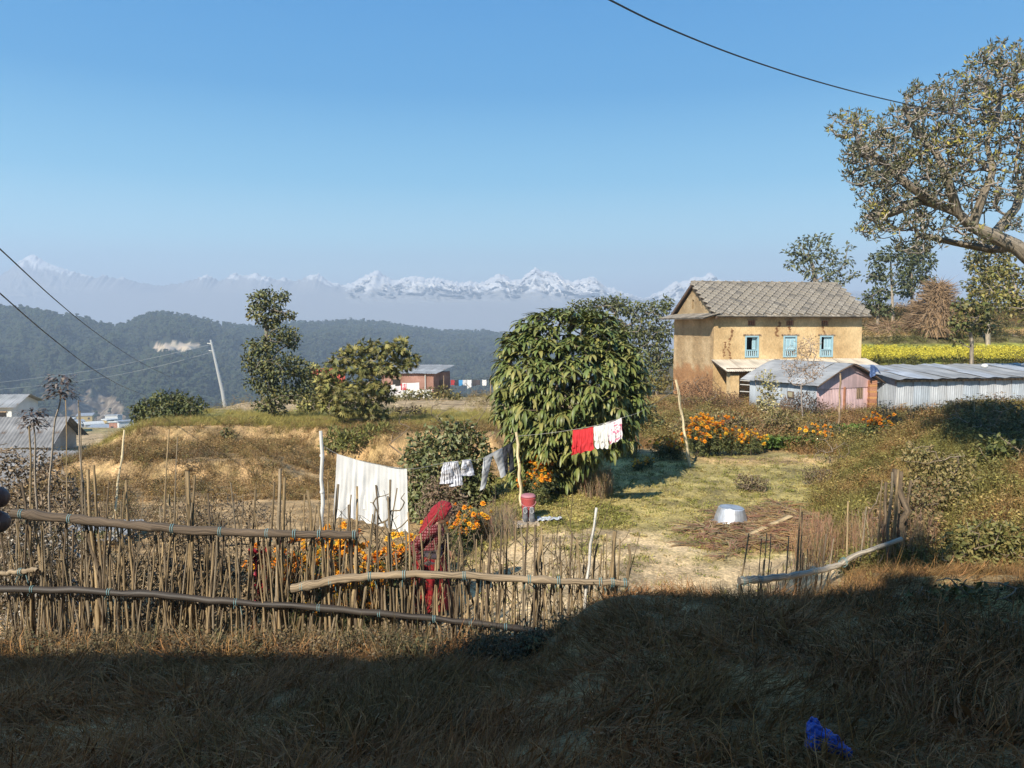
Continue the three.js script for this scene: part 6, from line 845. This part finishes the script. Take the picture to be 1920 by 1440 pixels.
{ // red bucket with a lid, two shoes leaning on it, a stone slab and a plastic sheet
  const c = gpx(991, 13.15, 0), o = thing('red_bucket', 'faded red plastic bucket with pink lid beside the bamboo pole', 'bucket', c); const red = std({ color: rgb(.50, .09, .085), roughness: .55 }), pink = std({ color: rgb(.52, .22, .25), roughness: .6 });
  mesh('pail', new THREE.LatheGeometry([[.001, 0], [.095, 0], [.10, .02], [.115, .30], [.125, .38], [.13, .40], [.001, .40]].map(([a, b]) => new THREE.Vector2(a, b)), 28), red, o); mesh('lid', new THREE.LatheGeometry([[.001, .455], [.09, .45], [.118, .435], [.126, .415], [.122, .40], [.001, .398]].map(([a, b]) => new THREE.Vector2(a, b)), 28), pink, o); const h = new G(); h.tube(Array.from({ length: 11 }, (_, k) => V(Math.cos(k / 10 * Math.PI) * .125, .34 - Math.sin(k / 10 * Math.PI) * .08, .06 + Math.sin(k / 10 * Math.PI) * .08)), .006, 5); h.build('handle', pink, o);
  const shoe = (x, lab) => { const q = thing('shoe', lab, 'shoe', c.clone().add(V(x, .0, .22)), 0, 'pair of grey shoes drying'); // heel down on the slab, toe up, sole to the bucket
    const inner = new THREE.Group(); const upper = sdfMesh((p) => { const b = joints(p, [[V(0, .045, -.085), V(0, .04, .05), .036, .038], [V(0, .04, .05), V(0, .03, .10), .037, .028], [V(0, .075, -.085), V(0, .06, -.02), .032, .03]], .03); const hole = cap(p, V(0, .115, -.09), V(0, .10, -.03), .026, .022); return Math.max(b, -hole); }, V(0, .04, 0), .17, 44); const u = mesh('upper', upper, std({ color: rgb(.16, .165, .18), roughness: .8 }), q); const sole = mesh('sole', sdfMesh((p) => Math.max(joints(p, [[V(0, .012, -.095), V(0, .012, .06), .040, .044], [V(0, .012, .06), V(0, .014, .11), .043, .032]], .02), Math.abs(p.y - .005) - .016), V(0, .0, 0), .17, 44), std({ color: rgb(.62, .62, .62), roughness: .7 }), q); const tg = mesh('collar', new THREE.TorusGeometry(.028, .005, 6, 20).scale(1, 1.4, 1).rotateX(Math.PI / 2 - .2).translate(0, .095, -.06), std({ color: rgb(.45, .45, .45) }), q); const lace = new G(); for (let k = 0; k < 4; k++) lace.tube([V(-.022, .078 - k * .008, -.012 + k * .02), V(.022, .078 - k * .008, -.008 + k * .02)], .0035, 4); lace.build('laces', M.dark, q); q.rotation.x = 1.25; q.position.y += .14; q.rotation.order = 'YXZ'; return q; };
  shoe(-.055, 'grey sports shoe standing on its toe against the red bucket, bamboo side'); shoe(.055, 'grey sports shoe standing on its toe against the red bucket, plastic sheet side');
  const s = thing('stone_slab', 'flat pale stone slab under the drying shoes', 'slab', c.clone().add(V(-.05, .0, .28))), g = new G(); g.box(0, .012, 0, .42, .05, .26, [1, 1, 1], new THREE.Quaternion().setFromEuler(new THREE.Euler(.02, .2, .02))); g.build('slab', std({ map: scaled(mudTex, 2), color: rgb(.55, .46, .36) }), s);
  const sheet = thing('plastic_sheet', 'crumpled pale plastic sheet lying beside the red bucket', 'plastic sheet', c.clone().add(V(.36, .02, .1))), pg = new G(); pg.grid(26, 16, (u, v) => { const x = (u - .5) * .42, z = (v - .5) * .26 * (1 - .4 * u); return V(x, .03 + .03 * fbm(x * 9, z * 9, 3) + .02 * Math.abs(n2(x * 14, z * 14)), z + x * -.12); }); pg.build('film', std({ color: rgb(.58, .62, .66), roughness: .35 }), sheet);
}
{ // split wood on the straw, the blue bag in the grass, sheets on the ground to the left
  const plank = (lab, a, b, w) => { const p = gpx(a[0], a[1], .05), q = gpx(b[0], b[1], .12), o = thing('split_log', lab, 'log', p), v = q.clone().sub(p), g = new G(), R = mulberry(Math.round(w * 1000)); g.grid(8, 20, (u, t) => { const a2 = u * 6.2832, r = w * (.8 + .3 * Math.abs(Math.sin(a2 * 1.5 + 1))) * (1 + .1 * n2(u * 4, t * 6)); const S = V().crossVectors(v, V(0, 1, 0)).normalize(); return { p: v.clone().multiplyScalar(t).addScaledVector(S, Math.cos(a2) * r).add(V(0, Math.sin(a2) * r * .6, 0)), uv: [u * .2, t * v.length()] }; }); g.build('timber', std({ map: scaled(woodTex, 6, 1), color: rgb(.60, .46, .27) }), o); };
  plank('pale split log lying on the straw beside the basin', [1408, 11.9], [1490, 13.0], .045); plank('thinner branch lying on the straw behind the short fence', [1478, 11.6], [1550, 12.0], .02);
  const bag = thing('blue_bag', 'crumpled bright blue plastic bag lying in the long grass', 'bag', gpx(1548, 3.12, .05)); const bg = sdfMesh((p) => joints(p, [[V(-.005, .11, -.01), V(0, .06, 0), .02, .035], [V(0, .07, 0), V(.08, .02, .07), .035, .05], [V(0, .06, 0), V(-.03, .0, .06), .03, .04], [V(.08, .02, .07), V(.15, -.02, .12), .045, .03]], .03) + .012 * n3(p.x * 22, p.y * 14, p.z * 22) + .006 * n3(p.x * 50, p.y * 30, p.z * 50), V(.05, .05, .05), .22, 64); mesh('film', bg, std({ color: rgb(.025, .10, .55), roughness: .38 }), bag); bag.scale.setScalar(.68);
  const tl = thing('pit_cover', 'flat grey tin cover with moss over a low pit in the field', 'tin cover', gpx(160, 13.4, 0)); { const W = m(130, 13.4); sheets(tl, 'sheet', M.tinRoof, V(-W / 2, .2, -.6), V(1, .02, 0).normalize(), W, V(0, -.12, 1).normalize(), 1.0, V(0, 1, .1).normalize(), .6, mulberry(4), { uneven: .15 }); const g = new G(); g.box(W * .25, .05, -.2, W * .36, .24, .7); g.box(-W * .25, .03, -.3, W * .36, .2, .5); g.build('pit_wall', M.concrete, tl); const mo = new G(); leafCloud(mo, V(.05, .16, .12), V(.5, .05, .22), 500, .06, .03, [[.14, .15, .04], [.10, .11, .03]], mulberry(6)); mo.build('moss', M.leaf, tl); }
}
{ // straw stack and hay heap on the slope, dark leaved saplings at the fence
  const strawGeo = (o, prof, n, seed, lab2) => { const R = mulberry(seed), g = new G(); const rAt = (y) => pw(y, prof), top = prof[prof.length - 1][0]; for (let k = 0; k < n; k++) { const a = R() * 6.28, y = R() * top, r = rAt(y) * rr(R, .7, 1.15) * (1 + .22 * n3(Math.cos(a) * 1.5, y * 1.2, Math.sin(a) * 1.5)), dir = V(Math.cos(a) * .6 + (R() - .5) * .9, -1 + R() * 1.5, Math.sin(a) * .6 + (R() - .5) * .9).normalize(); const v = rr(R, .7, 1.25); g.blade(V(Math.cos(a) * r * .85, y + .3, Math.sin(a) * r * .85), dir, V(Math.cos(a), .3, Math.sin(a)).normalize(), rr(R, .5, 1.1), .05, rr(R, -.5, .5), [.33 * v, .215 * v, .12 * v], 2); } const core = new THREE.LatheGeometry(prof.map(([y, r]) => new THREE.Vector2(Math.max(.001, r * .86), y)), 20); mesh('core', core, std({ color: rgb(.30, .20, .11), map: scaled(woodTex, 3, 3) }), o); const s = g.build('straw', M.dry, o); s.userData.kind = 'stuff'; };
  const o = thing('straw_stack', 'tall shaggy cone of dry maize straw on the slope', 'straw stack', gpx(1755, 54, -.1)); strawGeo(o, [[0, 1.5], [.8, 1.45], [1.7, 1.15], [2.6, .8], [3.4, .3]], 2300, 61);
  const o2 = thing('straw_stack', 'lower slumped straw stack leaning beside the tall cone', 'straw stack', gpx(1722, 55.5, -.1)); strawGeo(o2, [[0, 1.0], [.8, .85], [1.7, .3], [2.1, .05]], 700, 62);
  const h = thing('hay_heap', 'low dark brown hay heap on the upper field beside the house', 'hay heap', gpx(1665, 56, -.1)); strawGeo(h, [[0, 1.5], [.25, 1.2], [.5, .6], [.62, .05]], 500, 63);
  const sap = (lab, stem, cl, seed) => { const R = mulberry(seed), d = 8.4, base = gpx(stem[0][0], d, -.1), t = thing('purple_sapling', lab, 'sapling', base), g = new G(), P = [V(0, 0, 0), ...stem.slice(1).map(([a, b]) => at(a, b, d).sub(base))]; const c = new THREE.CatmullRomCurve3(P); g.tube(Array.from({ length: 22 }, (_, k) => c.getPoint(k / 21)), Array.from({ length: 22 }, (_, k) => lerp(.013, .006, k / 21)), 6); g.build('stem', M.bark, t); const l = new G(), e = P[P.length - 1]; for (let k = 0; k < cl[2]; k++) { const a = R() * 6.28, p = e.clone().add(V(Math.cos(a) * Math.sqrt(R()) * m(cl[0], d), rr(R, -1, 1) * m(cl[1], d), Math.sin(a) * Math.sqrt(R()) * m(cl[0], d))); l.blade(p, V(Math.cos(a), rr(R, -.3, .5), Math.sin(a)).normalize(), V(0, 1, 0), rr(R, .05, .10), rr(R, .02, .034), -rr(R, .4, 1.6), tone(R, [[.10, .075, .07], [.14, .11, .10], [.07, .055, .05], [.20, .17, .15]]), 4); } l.build('foliage', M.leaf, t); };
  sap('tall bent sapling with drooping dark purple leaf tuft above the fence', [[88, 0], [92, 930], [98, 850], [103, 790], [113, 752], [113, 725]], [27, 22, 240], 71); sap('shorter sapling with dark purple leaf tuft before the tin roofs', [[70, 0], [66, 900], [66, 830], [62, 785]], [24, 18, 180], 72); sap('thin leafless forked sapling standing beside the tin roofs', [[160, 0], [158, 930], [150, 850], [147, 750]], [4, 10, 4], 73);
}

// ---------------------------------------------------------------- the woman behind the fence, and the fingers at the edge of the view
{
  const o = thing('person', 'stooped woman in red head scarf and red patterned blouse walking behind the stick fence', 'person', gpx(800, 9.0, -.01));
  const lean = (f) => (p) => { const k = Math.max(0, p.y - .74), x = p.x, y = p.y; p.x -= k * .17; p.y += k * .04; const d = f(p); p.x = x; p.y = y; return d; }; // bent forward from the hips
  const hip = V(0, .72, 0), waist = V(.0, .80, 0), chest = V(.015, .96, 0), neck = V(.06, 1.09, 0), head = V(.105, 1.20, 0);
  const arm = [[V(.0, 1.02, .13), V(-.17, .86, .19), .05, .042], [V(-.17, .86, .19), V(-.09, .70, .17), .04, .03]], armB = [[V(.02, 1.02, -.13), V(.10, .84, -.19), .05, .042], [V(.10, .84, -.19), V(.20, .73, -.12), .04, .03]];
  const fingers = (w, dir, up) => { const L = []; L.push([w, w.clone().addScaledVector(dir, .07), .022, .022]); for (let k = 0; k < 4; k++) { const a = w.clone().addScaledVector(dir, .075).addScaledVector(up, (k - 1.5) * .017), b = a.clone().addScaledVector(dir, .035 - Math.abs(k - 1.4) * .004), c = b.clone().addScaledVector(dir, .022).add(V(.016, -.004, 0)); L.push([a, b, .0088, .008], [b, c, .008, .0068]); } const t0 = w.clone().addScaledVector(dir, .025).addScaledVector(up, .022); L.push([t0, t0.clone().addScaledVector(dir, .03).addScaledVector(up, .02), .0095, .008]); return L; };
  const legs = [[V(0, .70, .08), V(.05, .38, .09), .085, .06], [V(.05, .38, .09), V(-.01, .06, .09), .055, .038], [V(0, .70, -.08), V(.10, .38, -.08), .085, .06], [V(.10, .38, -.08), V(.13, .06, -.08), .055, .038]];
  const foot = [[V(-.03, .035, .09), V(.12, .025, .10), .036, .026], [V(.11, .035, -.08), V(.26, .025, -.08), .036, .026]];
  const body = [[hip, waist, .13, .115], [waist, chest, .115, .12], [chest, V(.03, 1.03, 0), .11, .085], [V(.03, 1.02, -.1), V(.03, 1.02, .1), .055, .055], [V(.035, 1.04, 0), head, .05, .05], ...arm, ...armB, ...legs, ...foot, ...fingers(V(-.09, .70, .17), V(.25, -.95, -.1).normalize(), V(.6, .2, .6).normalize()), ...fingers(V(.20, .73, -.12), V(.6, -.78, .1).normalize(), V(.5, .4, .6).normalize())];
  const g = sdfMesh(lean((p) => joints(p, body, .02)), V(.06, .62, 0), .74, 104);
  // the head: skull, brow, nose, lips, chin, eyes' hollows
  const hg = sdfMesh(lean((p) => { let d = Math.hypot((p.x - .10) / .098, (p.y - 1.215) / .118, p.z / .082) - 1; d *= .085; d = smin(d, cap(p, V(.155, 1.135, 0), V(.12, 1.12, 0), .032, .04), .03); d = smin(d, cap(p, V(.192, 1.225, 0), V(.215, 1.19, 0), .008, .014), .012); d = smin(d, cap(p, V(.19, 1.25, -.03), V(.19, 1.25, .03), .012, .012), .015); d = smin(d, cap(p, V(.194, 1.155, -.014), V(.194, 1.155, .014), .008, .008), .008); for (const s of [-1, 1]) { d = Math.max(d, -(p.distanceTo(V(.198, 1.222, s * .032)) - .014)); d = smin(d, p.distanceTo(V(.186, 1.222, s * .032)) - .0125, .004); d = smin(d, cap(p, V(.09, 1.21, s * .08), V(.085, 1.18, s * .08), .012, .009), .008); } return d; }), V(.185, 1.17, 0), .165, 84);
  { const a = g.attributes.position.array, b = hg.attributes.position.array, P = new Float32Array(a.length + b.length); P.set(a); P.set(b, a.length); const n0 = a.length / 3, I = [...g.index.array, ...Array.from(hg.index.array, (k) => k + n0)]; const all = new THREE.BufferGeometry(); all.setAttribute('position', new THREE.BufferAttribute(P, 3)); all.setIndex(I); all.computeVertexNormals(); mesh('body', all, M.skin, o); }
  const hair = sdfMesh(lean((p) => Math.max((Math.hypot((p.x - .085) / .108, (p.y - 1.235) / .118, p.z / .094) - 1) * .09, p.x - .165)), V(.16, 1.19, 0), .16, 48); mesh('hair', hair, std({ color: rgb(.03, .026, .024), roughness: .5 }), o);
  const bl = sdfMesh(lean((p) => { const w = .006 * Math.sin(p.y * 60 + p.z * 20) * n3(p.x * 9, p.y * 9, p.z * 9); return Math.max(joints(p, [[V(0, .70, 0), waist, .15, .135], [waist, chest, .135, .138], [chest, V(.02, 1.03, 0), .128, .09], [V(.025, 1.03, -.11), V(.025, 1.03, .11), .062, .062], [arm[0][0], arm[0][1], .064, .056], [arm[1][0], arm[1][0].clone().lerp(arm[1][1], .86), .055, .043], [armB[0][0], armB[0][1], .064, .056], [armB[1][0], armB[1][0].clone().lerp(armB[1][1], .86), .055, .043]], .025) + w, .66 - p.y, p.y - 1.085); }), V(.02, .87, 0), .31, 92);
  mesh('blouse', planarUv(bl, (x, y, z) => [(Math.atan2(x, z + .02) * .14 + x * .4) * 5.5, y * 5.5]), std({ map: dotTex, printed: true, color: rgb(.92, .92, .92) }), o);
  const wr = sdfMesh((p) => Math.max(cap(p, V(.0, .63, 0), V(.005, .76, 0), .172, .155) + .008 * Math.sin(p.y * 85 + p.x * 12) + .006 * n3(p.x * 8, p.y * 20, p.z * 8), p.y - .785, .585 - p.y), V(0, .68, 0), .24, 70); mesh('waist_wrap', wr, std({ color: rgb(.075, .055, .065) }), o);
  const sk = sdfMesh((p) => { const t = clamp((.74 - p.y) / .66), a = Math.atan2(p.z, p.x - .03), r = lerp(.165, .27, Math.pow(t, .8)) + .016 * Math.sin(a * 9 + p.y * 3) * t + .01 * n3(p.x * 6, p.y * 3, p.z * 6); return Math.max((Math.hypot((p.x - .03 * t), p.z * 1.08) - r) * .8, p.y - .72, .09 - p.y); }, V(.02, .42, 0), .40, 84); mesh('skirt', planarUv(sk, (x, y, z) => [Math.atan2(z, x) * .6, y * 2]), std({ map: skirtTex, printed: true, color: rgb(.9, .9, .9) }), o);
  const sc = sdfMesh(lean((p) => { let d = (Math.hypot((p.x - .085) / .118, (p.y - 1.235) / .12, p.z / .1) - 1) * .1; d = smin(d, cap(p, V(.02, 1.2, 0), V(-.02, 1.12, 0), .085, .075), .03); d = smin(d, cap(p, V(-.05, 1.12, .0), V(-.115, .98, 0), .055, .035), .03); d = smin(d, cap(p, V(-.02, 1.10, .06), V(-.09, .97, .06), .04, .028), .02); d += .0032 * Math.sin(p.x * 45 - p.y * 60 + 6 * n3(p.x * 5, p.y * 5, p.z * 5)) + .004 * n3(p.x * 30, p.y * 30, p.z * 30); return Math.max(d, -(Math.hypot((p.x - .225) / .118, (p.y - 1.165) / .125, p.z / .12) - 1) * .1); }), V(.08, 1.12, 0), .27, 88); mesh('head_scarf', sc, std({ map: scaled(clothTex, 2), color: rgb(.33, .018, .03), roughness: .9 }), o);
}
{
  const tip = at(19, 957, .62), o = thing('person', 'two dark fingertips of a hand held out beside the fence rail end', 'hand', tip), L = [];
  const fg = (pts, r0, r1) => { for (let k = 0; k < pts.length - 1; k++) L.push([pts[k], pts[k + 1], lerp(r0, r1, k / 3), lerp(r0, r1, (k + 1) / 3)]); };
  fg([V(-.092, .016, .0), V(-.048, .015, -.004), V(-.025, .013, -.002), V(-.009, .0105, 0)], .0105, .0086); fg([V(-.094, -.004, 0), V(-.048, -.005, -.006), V(-.024, -.0075, -.004), V(-.0095, -.0095, 0)], .0108, .0088);
  fg([V(-.096, -.024, .004), V(-.060, -.030, -.010), V(-.052, -.030, .012), V(-.066, -.029, .022)], .0102, .0085); fg([V(-.098, -.042, .008), V(-.070, -.048, -.004), V(-.064, -.047, .014), V(-.076, -.046, .022)], .009, .0075); fg([V(-.150, .014, .018), V(-.118, .030, .034), V(-.092, .032, .040), V(-.078, .030, .042)], .0135, .0095);
  const palm = [[V(-.155, .006, .004), V(-.096, .012, 0), .022, .017], [V(-.155, -.012, .004), V(-.098, -.010, .0), .022, .018], [V(-.155, -.028, .006), V(-.100, -.034, .004), .019, .015], [V(-.16, -.01, .006), V(-.30, -.06, .06), .027, .034]];
  const g = sdfMesh((p) => { let d = joints(p, palm, .018); let f = 1e3; for (let k = 0; k < L.length; k += 3) { let q = 1e3; for (let j = 0; j < 3; j++) q = smin(q, cap(p, ...L[k + j]), .004); f = Math.min(f, q); } return smin(d, f, .005); }, V(-.14, -.01, .01), .175, 96); mesh('body', g, std({ color: rgb(.20, .10, .075), roughness: .5 }), o);
  for (const y of [.0115, -.0085]) mesh('nail', new THREE.SphereGeometry(.0062, 12, 8).scale(.9, .7, .25).translate(-.0085, y, .0076), std({ color: rgb(.34, .2, .16), roughness: .35 }), o);
  const sl = new G(); sl.tube([V(-.245, -.04, .037), V(-.3, -.06, .06), V(-.42, -.12, .12)], [.040, .046, .055], 14, [1, 1, 1], false); sl.build('sleeve', std({ color: rgb(.08, .08, .10) }), o);
}

renderer.render(scene, camera);
